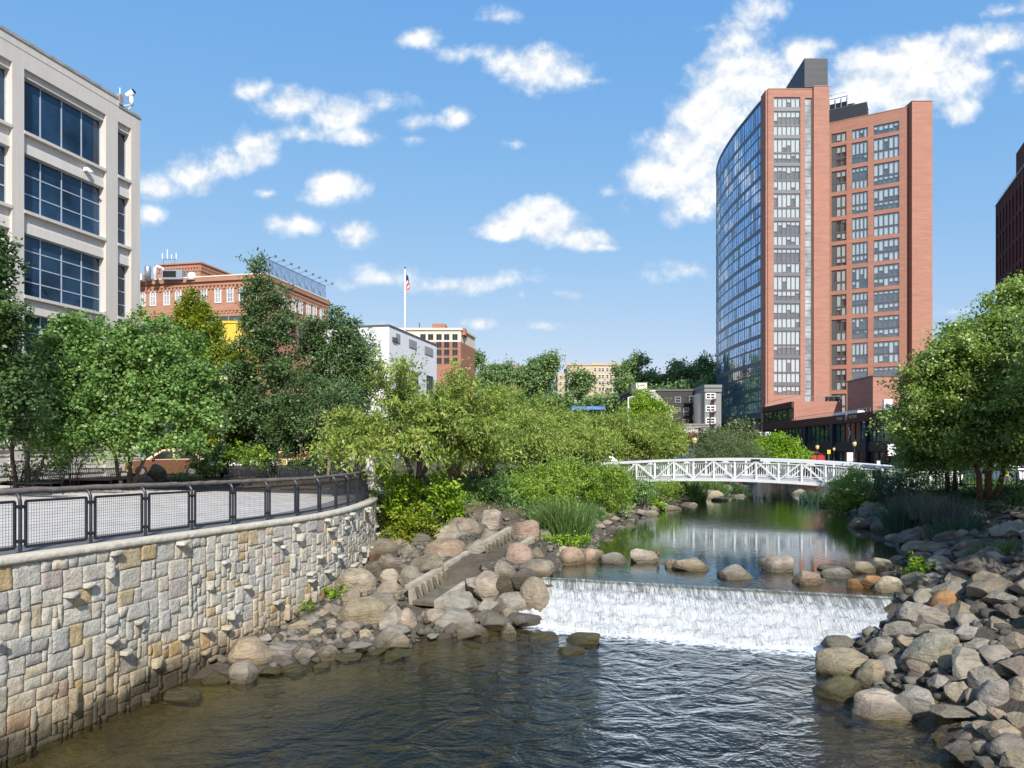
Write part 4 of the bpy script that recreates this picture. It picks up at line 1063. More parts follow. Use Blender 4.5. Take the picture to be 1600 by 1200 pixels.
def lobes_px(spec, d0, k=1.0):
    """spec rows: px, py, rx_px, ry_px, [depth offset m, ry depth radius m]"""
    out = []
    for r in spec:
        px, py, a, b = r[:4]; dd = r[4] if len(r) > 4 else 0.0
        d = d0+dd; c = at_d(px, py, d); rx, rz = a*d/F, b*d/F
        ry = r[5] if len(r) > 5 else (rx+rz)/2
        out.append((c.x, c.y, c.z, rx*k, ry*k, rz*k))
    return out
def limb_mesh(m, base, stems, C, D, rg, r0, nlimb, twist=.25, fork=.35):
    """stems: list of (top point) from base; limbs run from stems to spray starts"""
    base = Vector(base)
    for (bx, by), top, r in stems:
        b = base+Vector((bx, by, -.25)); top = Vector(top)
        pts = []
        for k in range(7):
            f = k/6; p = b.lerp(top, f)+Vector((rg.normal(0, twist*.25), rg.normal(0, twist*.25), 0))*math.sin(math.pi*f)
            pts.append(p)
        m.tube(pts, [r*(1.25 if k == 0 else 1-.62*k/6) for k in range(7)], 8)
        sel = rg.choice(len(C), min(nlimb, len(C)), replace=False)
        for q in sel:
            e = Vector(C[q]); f = rg.uniform(fork, .95); j = f*6; i = int(j); s = pts[i].lerp(pts[min(i+1, 6)], j-i)
            if e.z < s.z-.5: continue
            mid = s.lerp(e, .5)+Vector((rg.normal(0, .15), rg.normal(0, .15), .12*(e-s).length*.5))
            rr = r*(1-.62*f)*.5
            m.tube([s, s.lerp(mid, .55)+Vector((0, 0, .03)), mid, e+Vector(D[q])*.3], [rr, rr*.7, rr*.45, .008], 5, cap=False)
def tree(name, label, cat, base, stems, lobes, mat, dens, L, nl, leaf, seed, bark='bark', nlimb=22, group=None, **kw):
    base = Vector(base)
    t_ = thing(name, label, cat, base[:], group=group)
    V, T, C, D, LL = crown(lobes, dens, L, nl, leaf, seed, **kw)
    link_mesh('crown', leaf_mesh('crown', V-np.array(base), T, MT[mat]), t_)
    m = MB(); limb_mesh(m, base, stems, C, D, np.random.default_rng(seed+1), .1, nlimb)
    m.build('trunk', MT[bark], t_, smooth=True)
    return t_
def cherry(label, base, H, R, seed, arms=74, sc=1.0, bark='bark', lean=(0, 0)):
    rg = np.random.default_rng(seed); base = Vector(base); t_ = thing('cherry_tree', label, 'tree', base[:])
    m = MB(); C = []; D = []; LL = []; forks = []
    for k in range(4):
        a = k*1.57+rg.uniform(-.5, .5); f = base+Vector((math.cos(a)*R*.16+lean[0]*.4, math.sin(a)*R*.16+lean[1]*.4, H*rg.uniform(.26, .36)))
        m.tube([base+Vector((math.cos(a)*.1, math.sin(a)*.1, -.2)), base.lerp(f, .5)+Vector((rg.normal(0, .05), rg.normal(0, .05), 0)), f], [.15, .11, .085], 8); forks.append(f)
    for k in range(arms):
        az = rg.uniform(0, 6.283); rr = R*math.sqrt(rg.uniform(.03, 1))*rg.uniform(.85, 1.12)
        zc = H*(.52+.5*(1-(rr/R)**2))*rg.uniform(.62, 1.04)
        if rg.random() < .22: zc = H*rg.uniform(.3, .5); rr = R*rg.uniform(.55, 1.0)
        e = base+Vector((math.cos(az)*rr+lean[0], math.sin(az)*rr+lean[1], zc)); f = min(forks, key=lambda q: (q-e).length)
        L = (e-f).length; c = f.lerp(e, .5)+Vector((0, 0, .2*L)); pts = [f*(1-t)**2+c*2*t*(1-t)+e*t*t for t in (0, .25, .5, .75, 1)]
        m.tube(pts, [.05, .038, .026, .015, .006], 5, cap=False)
        n = 13
        for q in range(n):
            t = .3+.7*(q+rg.random())/n; p = f*(1-t)**2+c*2*t*(1-t)+e*t*t; tg = ((e-c)*t+(c-f)*(1-t)).normalized()
            d = (tg*.75+Vector(rg.normal(0, .55, 3))*Vector((1, 1, .7)).length*.62+Vector((0, 0, .1))).normalized()
            C.append(p); D.append(d); LL.append(.75*sc*rg.uniform(.6, 1.35))
        C.append(e-tg*.2); D.append((tg+Vector((0, 0, -.1))).normalized()); LL.append(1.15*sc)
    C = np.array(C); D = np.array(D); LL = np.array(LL)
    V, T = leaves(C, D, LL, 24, (.2*sc**.8, .075*sc**.8), rg, spread=.13, droop=.35, up=.45)
    link_mesh('crown', leaf_mesh('crown', V-np.array(base), T, MT['leaf_cherry']), t_)
    m.build('trunk', MT[bark], t_, smooth=True)
def shrub(name, label, lobes, mat, dens, L, nl, leaf, seed, group=None, cat='shrub', stems=True, **kw):
    l0 = lobes[0]; bz = min(l[2]-l[5] for l in lobes)
    base = Vector((l0[0], l0[1], float(ground(l0[0], l0[1]))))
    t_ = thing(name, label, cat, base[:], group=group)
    kw.setdefault('clus', 3.2); kw.setdefault('cr', .17)
    V, T, C, D, LL = crown(lobes, dens, L, nl, leaf, seed, **kw)
    V[:, 2] = np.maximum(V[:, 2], ground(V[:, 0], V[:, 1])+.02)
    link_mesh('foliage', leaf_mesh('foliage', V-np.array(base), T, MT[mat]), t_)
    rg = np.random.default_rng(seed+2); m = MB()
    for q in rg.choice(len(C), min(26, len(C)), replace=False):
        e = Vector(C[q]); gx, gy = base.x+(e.x-base.x)*.35, base.y+(e.y-base.y)*.35
        s = Vector((gx, gy, float(ground(gx, gy))-.05))
        m.tube([s, s.lerp(e, .5)+Vector((0, 0, .05)), e], [.018, .013, .006], 4, cap=False)
    m.build('stem', MT['bark'], t_, smooth=True)
    return t_
def blades(name, label, c, R, n, H, w, mat, seed, lean=.35, cat='reeds', group=None, kind=None, squash=1.0):
    rg = np.random.default_rng(seed)
    a = rg.random(n)*2*math.pi; rr = R*np.sqrt(rg.random(n))
    X = c[0]+np.cos(a)*rr; Y = c[1]+np.sin(a)*rr*squash; Z = np.maximum(ground(X, Y), wlev(X, Y)*0+float(c[2])-.4)-.05
    h = H*rg.uniform(.55, 1.08, n); out = np.stack([np.cos(a), np.sin(a)], 1)*(rr/R)[:, None]+rg.normal(0, .45, (n, 2))
    ln = lean*rg.uniform(.3, 1.3, n)
    fa = rg.random(n)*math.pi; W = np.stack([np.cos(fa), np.sin(fa), 0*fa], 1)*w*rg.uniform(.6, 1.2, n)[:, None]
    V = []; K = 4
    for k in range(K+1):
        f = k/K; bend = f*f
        P = np.stack([X+out[:, 0]*ln*bend*h, Y+out[:, 1]*ln*bend*h, Z+h*(f-.18*bend*f*np.linalg.norm(out, axis=1)*ln)], 1)
        ww = W*(1-f**2*.92)
        V.append(P-ww/2); V.append(P+ww/2)
    V = np.stack(V, 1).reshape(-1, 3); st = 2*(K+1)
    b = (np.arange(n)*st)[:, None]+(2*np.arange(K))[None]
    FQ = np.stack([b, b+1, b+3, b+2], -1).reshape(-1, 4)
    T = np.repeat(np.clip(rg.normal(.5, .25, n), 0, 1), K)
    o = np.array([c[0], c[1], c[2]])
    ob = link_mesh(name, np_mesh(name, V-o, FQ, [MT[mat]], tint=T), None, tuple(o))
    return tag(ob, label, cat, group, kind)
# ---------------------------------------------------------------- left trees
def make_left_trees():
    # redbuds by the benches
    d = 33.0; b = Vector((xx(192, d), d+.3, .05))
    lb = lobes_px([(205, 590, 95, 70), (250, 560, 80, 62, .3), (135, 560, 75, 62, .4), (290, 620, 62, 60, 0), (225, 530, 50, 42, .5), (118, 525, 45, 38, .6), (165, 660, 80, 50, -.8), (250, 670, 75, 45, -.6), (310, 595, 34, 36, .2), (100, 620, 50, 60, -.3), (322, 640, 24, 30, 0)], d, 0.9)
    st = [((-.1, 0), (xx(150, d), d, zz(600, d)), .09), ((.1, .1), (xx(205, d), d+.3, zz(585, d)), .12), ((.25, -.1), (xx(270, d), d, zz(600, d)), .09)]
    tree('redbud_tree', 'round leafy redbud with several stems between two benches, in front of the concrete building', 'tree', b, st, lb, 'leaf_redbud', 6.0, .62, 28, (.16, .15), 301, nlimb=16, droop=.35, up=.75, spread=.26, outw=.8, upd=.1, clus=1.0, cr=.3)
    d = 31.0; b = Vector((xx(38, d), d, .03))
    lb = lobes_px([(60, 620, 70, 62), (25, 650, 50, 60, .4), (95, 670, 60, 50, -.3), (60, 560, 50, 40, .6), (110, 700, 50, 30, -.4), (5, 600, 50, 70, .6)], d, 0.88)
    st = [((-.3, 0), (xx(8, d), d, zz(600, d)), .1), ((.0, .1), (xx(48, d), d+.2, zz(620, d)), .09), ((.25, 0), (xx(95, d), d, zz(650, d)), .07)]
    tree('redbud_tree', 'darker multi stemmed tree behind the leftmost bench', 'tree', b, st, lb, 'leaf_redbud', 4.6, .62, 24, (.15, .13), 303, nlimb=14, droop=.35, up=.75, spread=.26, outw=.8, upd=.1, clus=1.0, cr=.3)
    d = 27.0; b = Vector((xx(-45, d), d, .02))
    lb = lobes_px([(-60, 500, 52, 80), (-40, 420, 34, 70), (-55, 600, 60, 80), (-14, 390, 14, 36, -.2), (-8, 470, 18, 22, -.3), (2, 520, 34, 30, 0), (-10, 650, 50, 60, -.3), (-45, 350, 30, 40), (18, 590, 28, 40, .3)], d)
    tree('maple_tree', 'dark tree reaching in from the left edge in front of the concrete building', 'tree', b, [((0, 0), (xx(-38, d), d, zz(430, d)), .15)], lb, 'leaf_dark', 8, .55, 30, (.16, .12), 305, nlimb=22, droop=.25, up=.6, clus=1.2, cr=.3)
    # yellow-green hornbeam
    d = 46.0; b = Vector((xx(322, d), d, .09))
    lb = lobes_px([(302, 488, 22, 34), (308, 525, 40, 44), (318, 575, 60, 50), (335, 625, 68, 50), (345, 665, 64, 38), (365, 595, 34, 46, -.3), (280, 560, 36, 46), (372, 650, 34, 36, -.5), (398, 690, 30, 26, -.4), (310, 690, 60, 22, 0)], d)
    tree('hornbeam_tree', 'yellow-green pyramid shaped tree between the redbud and the tall oak', 'tree', b, [((0, 0), (xx(310, d), d, zz(510, d)), .17)], lb, 'leaf_yellowgreen', 8.5, .55, 28, (.17, .11), 307, nlimb=34, upd=.75, outw=.8, droop=.05, spread=.2)
    # tall pin oak
    d = 44.0; b = Vector((xx(406, d), d, .09))
    lb = lobes_px([(408, 425, 10, 24), (412, 450, 24, 22), (392, 470, 18, 20, .2), (425, 475, 22, 24), (408, 500, 34, 26), (390, 530, 26, 22), (432, 530, 30, 24), (455, 505, 16, 18), (412, 565, 46, 30), (380, 590, 26, 26), (445, 590, 36, 28), (415, 625, 56, 32), (400, 665, 60, 30), (450, 660, 44, 32), (430, 695, 56, 24)], d, 0.84)
    tree('oak_tree', 'tallest dark green oak with a narrow pointed top, before the old brick building', 'tree', b, [((0, 0), (xx(408, d), d, zz(440, d)), .16)], lb, 'leaf_oak', 6.4, .65, 26, (.2, .12), 309, nlimb=44, upd=.35, spread=.26, clus=1.1, cr=.32)
    d = 45.5; b = Vector((xx(527, d), d, .09))
    lb = lobes_px([(520, 497, 16, 20), (505, 512, 24, 24), (540, 520, 28, 26), (485, 545, 26, 30), (525, 555, 44, 34), (565, 560, 30, 34), (495, 595, 40, 36), (545, 605, 48, 34), (580, 600, 28, 34), (500, 640, 46, 34), (550, 650, 46, 34), (525, 680, 50, 26), (480, 680, 40, 26)], d, 0.86)
    tree('oak_tree', 'broad grey-green oak right of the tallest one, in front of the white building', 'tree', b, [((0, 0), (xx(520, d), d, zz(520, d)), .17)], lb, 'leaf_oak', 6.4, .65, 26, (.2, .12), 311, nlimb=40, upd=.3, spread=.26, clus=1.1, cr=.32)
    d = 40.5; b = Vector((xx(513, d), d, .09))
    lb = lobes_px([(510, 650, 42, 26), (540, 630, 36, 30), (490, 670, 34, 20), (520, 605, 36, 28)], d)
    tree('young_tree', 'thin pale trunked young tree right behind the bench by the fence bend', 'tree', b, [((0, 0), (xx(516, d), d, zz(630, d)), .12)], lb, 'leaf_oak', 3.6, .55, 20, (.15, .09), 313, bark='bark_light', nlimb=16)
    d = 42.0; b = Vector((xx(468, d), d, .09))
    lb = lobes_px([(470, 640, 34, 26), (450, 665, 36, 22), (488, 655, 26, 24), (466, 610, 30, 26)], d)
    tree('young_tree', 'slim dark trunked young tree between the two middle benches', 'tree', b, [((0, 0), (xx(470, d), d, zz(640, d)), .09)], lb, 'leaf_dark', 4.2, .55, 20, (.15, .09), 315, nlimb=16)
    # cherries along the left bank: px of trunk, depth, height, reach, lean in x
    for k, (px, d, H, R, lx, lab) in enumerate([
            (652, 31.0, 5.75, 4.2, .1, 'widest cherry with arching light green sprays, nearest at the end of the stone wall'),
            (699, 38.5, 5.4, 3.3, 1.2, 'cherry in the row, with a thick pale trunk beside the tan seat boulders'),
            (756, 45.0, 5.6, 3.5, 1.3, 'cherry in the row whose dark trunk stands right of the tan seat boulders'),
            (817, 51.0, 5.5, 3.3, .6, 'cherry in the row between the dark trunk and the middle one'),
            (850, 56.0, 5.5, 3.4, .7, 'cherry in the middle of the row along the left bank'),
            (906, 62.0, 5.4, 3.5, .4, 'cherry with a clear forked trunk above the bushes by the bridge end'),
            (955, 70.0, 5.6, 3.6, .5, 'cherry behind the left end of the white bridge'),
            (1008, 78.0, 5.7, 3.6, .5, 'last cherry of the row, in front of the bright green maple')]):
        sc = 1+.1*k
        cherry(lab, (xx(px, d), d, -.28), H, R, 321+k*3, 88 if k == 0 else 66, sc, 'bark_light' if k == 1 else 'bark', (lx, 0))
    d = 88; c = Vector((xx(1040, d), d, -.2)); lb = lobes_px([(1004, 632, 22, 22), (1022, 655, 28, 24), (1040, 690, 27, 28), (1000, 660, 30, 26), (1030, 640, 12, 14)], d)
    tree('maple_tree', 'bright green rounded maple at the end of the cherry row, by the dark building', 'tree', c, [((0, 0), (xx(1035, d), d, zz(640, d)), .2)], lb, 'leaf_lime', 2.4, 1.2, 26, (.3, .2), 345, nlimb=12)
make_left_trees()
def make_right_trees():
    d = 33.0; b = Vector((xx(1542, d), d, -.3))
    P = dict(outw=.75, upd=.35, droop=.25, up=.55, spread=.26, shell=.75, clus=1.2, cr=.32)
    lb = lobes_px([(1560, 560, 95, 62), (1610, 500, 70, 60), (1500, 545, 52, 44), (1475, 590, 52, 40), (1520, 640, 90, 50, -.3), (1600, 640, 90, 70, -.5), (1450, 640, 46, 30), (1440, 600, 26, 24), (1560, 510, 46, 40), (1600, 450, 34, 34), (1560, 700, 80, 36, -.6), (1470, 680, 60, 34, -.4), (1436, 572, 18, 16), (1420, 668, 18, 12), (1640, 700, 80, 40, -.5)], d)
    tree('birch_tree', 'largest leafy tree at the right edge with peeling rust brown stems', 'tree', b, [((-.3, 0), (xx(1500, d), d, zz(560, d)), .12), ((.1, .1), (xx(1560, d), d, zz(520, d)), .13), ((.4, 0), (xx(1610, d), d, zz(520, d)), .11)], lb, 'leaf_birch', 6.2, .65, 30, (.15, .115), 361, bark='bark_rust', nlimb=22, **P)
    d = 37.5; b = Vector((xx(1482, d), d, -.3))
    lb = lobes_px([(1440, 640, 40, 36), (1430, 690, 40, 34), (1480, 660, 50, 44), (1470, 720, 56, 22), (1425, 728, 36, 20), (1500, 600, 50, 40), (1520, 710, 50, 26)], d)
    tree('birch_tree', 'shadier tree just left of and behind the largest right hand tree', 'tree', b, [((0, 0), (xx(1470, d), d, zz(600, d)), .12), ((.3, 0), (xx(1500, d), d, zz(600, d)), .1)], lb, 'leaf_birch', 6, .65, 28, (.15, .115), 365, bark='bark_rust', nlimb=20, **P)
    d = 29; b = Vector((xx(1690, d), d, -.3))
    lb = lobes_px([(1690, 520, 80, 80), (1650, 600, 70, 60), (1690, 660, 90, 60), (1640, 680, 50, 50), (1620, 600, 30, 40)], d)
    tree('birch_tree', 'tree standing mostly beyond the right edge, in front of the maroon brick tower', 'tree', b, [((0, 0), (xx(1680, d), d, zz(520, d)), .13)], lb, 'leaf_birch', 6, .62, 28, (.15, .115), 367, bark='bark_rust', nlimb=20, **P)
    # trees standing beside the frame whose shade lies on the right bank
    for k, (X, Y, h, r) in enumerate([(20.5, 24.5, 9.0, 3.4), (17.8, 17.6, 9.0, 3.3), (16.2, 11.4, 9.0, 3.2)]):
        lb = [(X, Y, h*.62, r, r, h*.24), (X+1, Y+.6, h*.78, r*.7, r*.7, h*.18), (X-1.2, Y-.5, h*.5, r*.7, r*.7, h*.18)]
        tree('birch_tree', ['tree outside the right edge shading the upper right bank', 'middle tree of those outside the right edge', 'tree outside the right edge nearest the camera'][k], 'tree', (X, Y, -.4), [((0, 0), (X, Y, h*.6), .14)], lb, 'leaf_birch', 3.6, .7, 22, (.16, .12), 371+k, bark='bark_rust', nlimb=14, **P)
    # willow and lime shrubs past the bridge
    d = 66; lb = lobes_px([(1135, 705, 42, 34), (1160, 712, 40, 28), (1110, 715, 30, 24), (1140, 735, 56, 24), (1180, 725, 26, 22)], d)
    shrub('willow_shrub', 'grey-green feathery willow bush behind the middle of the white bridge', lb, 'leaf_willow', 4.2, .9, 30, (.17, .045), 381, droop=.1, upd=.8, outw=.6, spread=.14)
    d = 78; lb = lobes_px([(1120, 690, 26, 22), (1150, 680, 26, 22), (1175, 692, 20, 18), (1140, 700, 50, 22)], d)
    shrub('lime_tree', 'light green tree rising behind the willow bush', lb, 'leaf_willow', 3.2, .9, 30, (.26, .16), 383, cat='tree')
    d = 72; lb = lobes_px([(1210, 695, 30, 16), (1235, 705, 24, 16), (1215, 715, 48, 18), (1195, 718, 30, 20), (1240, 722, 20, 14)], d)
    shrub('lime_tree', 'low spreading lime green tree behind the bridge, right of the willow bush', lb, 'leaf_lime', 3.4, .8, 30, (.22, .15), 385, cat='tree')
make_right_trees()
def make_shrubs():
    S = dict(outw=.7, upd=.55, droop=.15, up=.5, spread=.24)
    n = 0
    def sh(label, d, spec, mat='leaf_shrub', dens=6.5, L=.5, nl=24, leaf=(.13, .07), name='shrub', **kw):
        nonlocal n; n += 1
        return shrub(name, label, lobes_px(spec, d), mat, dens, L, nl, leaf, 400+n*3, **{**S, **kw})
    sh('bright green big leaved shrub at the far end of the fence', 30.5, [(612, 775, 24, 36), (625, 800, 30, 30), (604, 745, 14, 22), (640, 765, 26, 24)], 'leaf_lime', 6, .45, 22, (.17, .1))
    sh('bright big leaved shrub under the widest cherry, right of its trunk', 30.0, [(693, 785, 30, 32), (680, 760, 24, 22), (712, 800, 18, 22), (700, 815, 30, 16)], 'leaf_lime', 6, .45, 22, (.17, .1))
    sh('yellow-green shrub in front of the widest cherry at the top of the rock pile', 28.5, [(648, 815, 30, 26), (640, 838, 26, 18), (665, 828, 20, 20), (622, 822, 16, 16)], 'leaf_yellowgreen', 8, .4, 24, (.13, .08))
    sh('dark green shrub behind the tallest upright tan boulder', 32.5, [(745, 785, 34, 30), (775, 775, 36, 34), (740, 810, 36, 20), (725, 770, 20, 18)], 'leaf_redbud', 7, .45, 24, (.13, .08))
    sh('bright green shrub left of the tall reed clump', 33.5, [(805, 790, 36, 34), (830, 775, 34, 34), (790, 765, 30, 26), (815, 812, 30, 16)], 'leaf_shrub', 7)
    sh('pale green fluffy shrub in the middle of the bank thicket', 36.0, [(850, 764, 36, 36), (830, 748, 26, 22), (872, 752, 30, 28), (865, 790, 34, 28)], 'leaf_shrub', 7)
    sh('tall light green shrub at the top of the bank thicket', 39.0, [(890, 748, 34, 26), (870, 738, 26, 18), (905, 765, 34, 28), (880, 732, 16, 14), (915, 742, 22, 18)], 'leaf_shrub', 7)
    sh('rounded light green shrub right of the reed clump below the bridge end', 39.5, [(945, 760, 36, 34), (960, 782, 24, 26), (925, 785, 28, 28), (950, 740, 26, 16), (965, 752, 18, 18)], 'leaf_shrub', 7.5)
    sh('olive shrub under the left end of the white bridge', 45, [(1000, 765, 24, 16), (985, 772, 18, 14), (1015, 770, 18, 14)], 'leaf_redbud', 7)
    sh('dark green bush under the bridge next to the far reeds', 49, [(1035, 765, 18, 16), (1050, 768, 18, 14)], 'leaf_shrub', 7)
    sh('low weed with broad leaves between the flat stones of the left shore', 46, [(1025, 788, 11, 10)], 'leaf_lime', 12, .3, 20, (.14, .1), name='weed')
    sh('dark bush at the water under the middle of the bridge', 62, [(1155, 768, 18, 9), (1165, 773, 14, 8)], 'leaf_dark', 6)
    # right bank
    sh('fluffy pale green shrub at the right end of the white bridge', 45.0, [(1328, 765, 32, 28), (1345, 780, 24, 22), (1312, 785, 22, 22), (1335, 745, 22, 14), (1330, 795, 26, 14)], 'leaf_shrub', 8)
    sh('dark green hedge shrub right of the fluffy pale one', 42, [(1385, 755, 30, 24), (1410, 760, 30, 26), (1370, 770, 18, 16), (1440, 765, 30, 22)], 'leaf_dark', 7)
    sh('shaded shrub under the largest right hand tree', 35, [(1560, 785, 50, 24), (1600, 775, 40, 30), (1520, 790, 36, 20)], 'leaf_dark', 6)
    sh('shaded shrub between the hedge and the birch trunks', 37, [(1475, 780, 36, 22), (1500, 770, 26, 20)], 'leaf_dark', 6)
    sh('sunlit weed clump on the shaded rocks of the right bank', 30, [(1555, 850, 14, 10), (1548, 856, 10, 8)], 'leaf_lime', 10, .35, 20, (.15, .05), name='weed')
    sh('sunlit leafy plant at the right edge above the rocks', 27, [(1600, 850, 18, 18), (1597, 870, 14, 12)], 'leaf_lime', 9, .35, 22, (.14, .09), name='weed')
    sh('sunlit leafy plant at the very right edge by the fence', 31, [(1600, 815, 10, 10)], 'leaf_lime', 9, .35, 22, (.14, .09), name='weed')
    sh('bright green weed growing between the boulders at the right end of the weir', 21.5, [(1428, 888, 15, 11), (1440, 884, 9, 8)], 'leaf_lime', 22, .22, 16, (.13, .09), name='weed')
    # wall foot weeds
    sh('feathery weed at the foot of the stone wall', 20.0, [(478, 950, 16, 16), (470, 962, 12, 10)], 'leaf_shrub', 16, .3, 24, (.09, .04), name='weed')
    sh('bright leafy weed patch on the slab at the foot of the stone wall', 21.5, [(515, 935, 18, 12), (530, 928, 12, 9), (508, 944, 12, 8)], 'leaf_lime', 22, .2, 20, (.08, .06), name='weed')
    sh('small grass tuft at the very end of the stone wall', 29, [(610, 838, 14, 10)], 'leaf_lime', 12, .3, 20, (.14, .03), name='weed')
    sh('leafy weed at the foot of the tall reed clump', 27.5, [(870, 852, 20, 12), (885, 845, 14, 10), (915, 845, 14, 9)], 'leaf_lime', 14, .25, 20, (.1, .07), name='weed')
    c = at_z(888, 845, -1.9); blades('reed_clump', 'tall clump of sword shaped reeds at the left end of the weir', (c.x, c.y, -1.9), .85, 900, 1.9, .035, 'reed', 501, .45)
    c = at_z(855, 838, -1.75); blades('reed_clump', 'lighter smaller reeds just left of the tall clump', (c.x, c.y, -1.7), .5, 300, 1.5, .03, 'reed', 502, .35)
    c = at_z(930, 815, -1.9); blades('grass_tuft', 'short bright grass tuft at the shore right of the tall reeds', (c.x, c.y, -1.9), .4, 260, .9, .025, 'reed', 503, .5, 'grass')
    c = at_z(1083, 780, -2.0); blades('reed_clump', 'bright reeds at the left shore below the bridge', (c.x, c.y, -2.0), .9, 420, 1.9, .06, 'reed', 504, .4)
    c = at_z(1118, 772, -1.9); blades('reed_clump', 'reeds behind the shore rocks under the middle of the bridge', (c.x, c.y, -1.9), .9, 300, 1.7, .06, 'reed', 505, .4)
    c = at_z(1412, 822, -1.7); blades('reed_clump', 'blue-green reed clump on the shaded right bank', (c.x, c.y, -1.7), .75, 700, 1.6, .035, 'reed_blue', 506, .45)
    c = at_z(1490, 830, -1.5); blades('grass_tuft', 'low grey-green grass tuft on the shaded right bank', (c.x, c.y, -1.4), .95, 700, .8, .025, 'reed_blue', 507, .7, 'grass')
    c = at_z(1270, 780, -1.9); blades('reed_clump', 'short dark reeds at the right shore under the bridge', (c.x, c.y, -1.9), .9, 320, 1.2, .05, 'reed_blue', 508, .4)
    c = at_z(1550, 866, -1.4); blades('grass_tuft', 'sunlit grass tuft among dark rocks at the right', (c.x, c.y, -1.3), .6, 300, .55, .025, 'reed', 509, .8, 'grass')
    c = at_z(1420, 790, -.9); blades('lavender_clump', 'silvery lavender stalks below the dark hedge', (c.x+.6, c.y, -.9), 1.3, 700, 1.25, .02, 'lavender', 510, .5, 'flowers')
    c = at_z(1475, 800, -.9); blades('lavender_clump', 'silvery lavender stalks between the hedge and the birch trunks', (c.x, c.y, -.8), 1.3, 600, 1.1, .02, 'lavender', 511, .5, 'flowers')
    # hydrangeas, hedges by the benches
    sh('leafy hydrangea left of the lamp post behind the bench', 41, [(330, 722, 30, 22), (350, 708, 22, 14)], 'leaf_redbud', 6, .45, 22, (.17, .14))
    sh('leafy hydrangea right of the lamp post behind the bench', 41, [(380, 710, 30, 18), (402, 716, 18, 16)], 'leaf_shrub', 5, .45, 22, (.16, .13))
    sh('dark shrub right of the hydrangeas', 42, [(435, 715, 22, 20), (425, 730, 20, 14)], 'leaf_dark', 6)
    sh('clipped dark hedge behind the right benches', 41.5, [(480, 730, 30, 10), (525, 728, 34, 11), (560, 726, 26, 13)], 'leaf_dark', 7)
    sh('slim bush between the two left benches before the concrete building', 36, [(112, 725, 26, 22), (105, 700, 22, 20)], 'leaf_redbud', 6)
    sh('dark bush behind the leftmost bench', 34, [(35, 735, 24, 14), (60, 728, 14, 14)], 'leaf_dark', 6)
    sh('low juniper at the rocks before the brown car', 38.5, [(282, 747, 20, 7)], 'leaf_redbud', 8)
    sh('dark hedge across the street behind the brown car', 60, [(250, 712, 22, 9), (278, 712, 18, 12)], 'leaf_dark', 5)
    sh('dark spreading yew right of the thin pale trunk', 39.5, [(560, 712, 24, 8), (575, 700, 20, 9)], 'leaf_dark', 6)
make_shrubs()
def bank_cover():
    # low ground cover on both slopes
    rg = np.random.default_rng(77); n = 5200
    Y = rg.uniform(31, 66, n); side = rg.random(n) < .55; e = 1.0+rg.random(n)*6
    X = np.where(side, xl(Y)-e, xr(Y)+e+1.2)
    keep = (side) | (Y > 26); X, Y = X[keep], Y[keep]
    C = np.stack([X, Y, ground(X, Y)-.03], 1); D = norm(rg.normal(0, .35, C.shape)+np.array([0, 0, 1.0])); L = rg.uniform(.2, .5, len(C))
    V, T = leaves(C, D, L, 14, (.15, .05), rg, spread=.3)
    tag(link_mesh('ground_cover', leaf_mesh('ground_cover', V, T, MT['leaf_redbud'])), 'low green ground cover on the river banks', 'ground cover', kind='stuff')
bank_cover()
def far_trees():
    data = [(846, 584, 28, 24, 255, 'dark rounded tree on the hill left of the tan apartment block'), (822, 598, 22, 22, 250, 'smaller tree on the hill at the left of the dark rounded one'), (909, 603, 15, 24, 215, 'dark tree standing in front of the tan apartment block'),
            (985, 585, 22, 26, 240, 'tall dark tree at the right end of the tan apartment block'), (1005, 600, 20, 18, 235, 'lower tree on the hill above the charcoal building'), (1060, 590, 20, 20, 230, 'spreading tree on the hill right above the charcoal building'), (1098, 585, 24, 28, 230, 'tall open tree on the hill beside the glass facade'), (1038, 602, 14, 14, 240, 'small flat topped tree on the hill skyline'),
            (972, 603, 8, 20, 205, 'thin pale tree before the right part of the tan apartment block'), (780, 588, 30, 16, 260, 'low trees below the distant brown roof'), (1075, 612, 20, 12, 190, 'tree between the charcoal building and the grey house'), (1115, 605, 14, 20, 215, 'narrow tree behind the grey house'), (760, 600, 34, 18, 240, 'wide low tree on the hill above the cherry crowns'), (870, 630, 26, 10, 200, 'tree at the foot of the tan apartment block'), (940, 634, 30, 10, 190, 'tree below the tan apartment block, above the blue roof'), (1030, 618, 30, 12, 200, 'row of bushy green behind the charcoal building'), (742, 565, 8, 14, 215, 'dark treetop right of the brick and cream hotel')]
    r = random.Random(9)
    for k, (px, py, a, b, d, lab) in enumerate(data):
        sp = [(px, py, a*.75, b*.8)]+[(px+r.uniform(-.7, .7)*a, py+r.uniform(-.75, .75)*b, a*.42, b*.4, r.uniform(-2, 2)) for _ in range(7)]
        lb = lobes_px(sp, d); bx, by = lb[0][0], lb[0][1]
        tree('hill_tree', lab, 'tree', (bx, by, float(ground(bx, by))), [((0, 0), (bx, by, lb[0][2]), .4)], lb, 'leaf_far', .5, 2.2, 22, (.8, .6), 601+k, nlimb=10, spread=.3, up=.7, clus=.08, cr=1.1)
    # the wooded hillside
    rg = np.random.default_rng(5); n = 900
    X = rg.uniform(-30, 130, n); Y = rg.uniform(215, 330, n); Z = ground(X, Y)+rg.uniform(0, 3.2, n)
    C = np.stack([X, Y, Z], 1); D = norm(rg.normal(0, .5, C.shape)+np.array([0, 0, .8])); L = rg.uniform(2.5, 5, n)
    V, T = leaves(C, D, L, 40, (.95, .7), rg, spread=.35)
    tag(link_mesh('wooded_hillside', leaf_mesh('wooded_hillside', V, T, MT['leaf_far'])), 'mass of dark green woods covering the far hill', 'woods', kind='stuff')
far_trees()
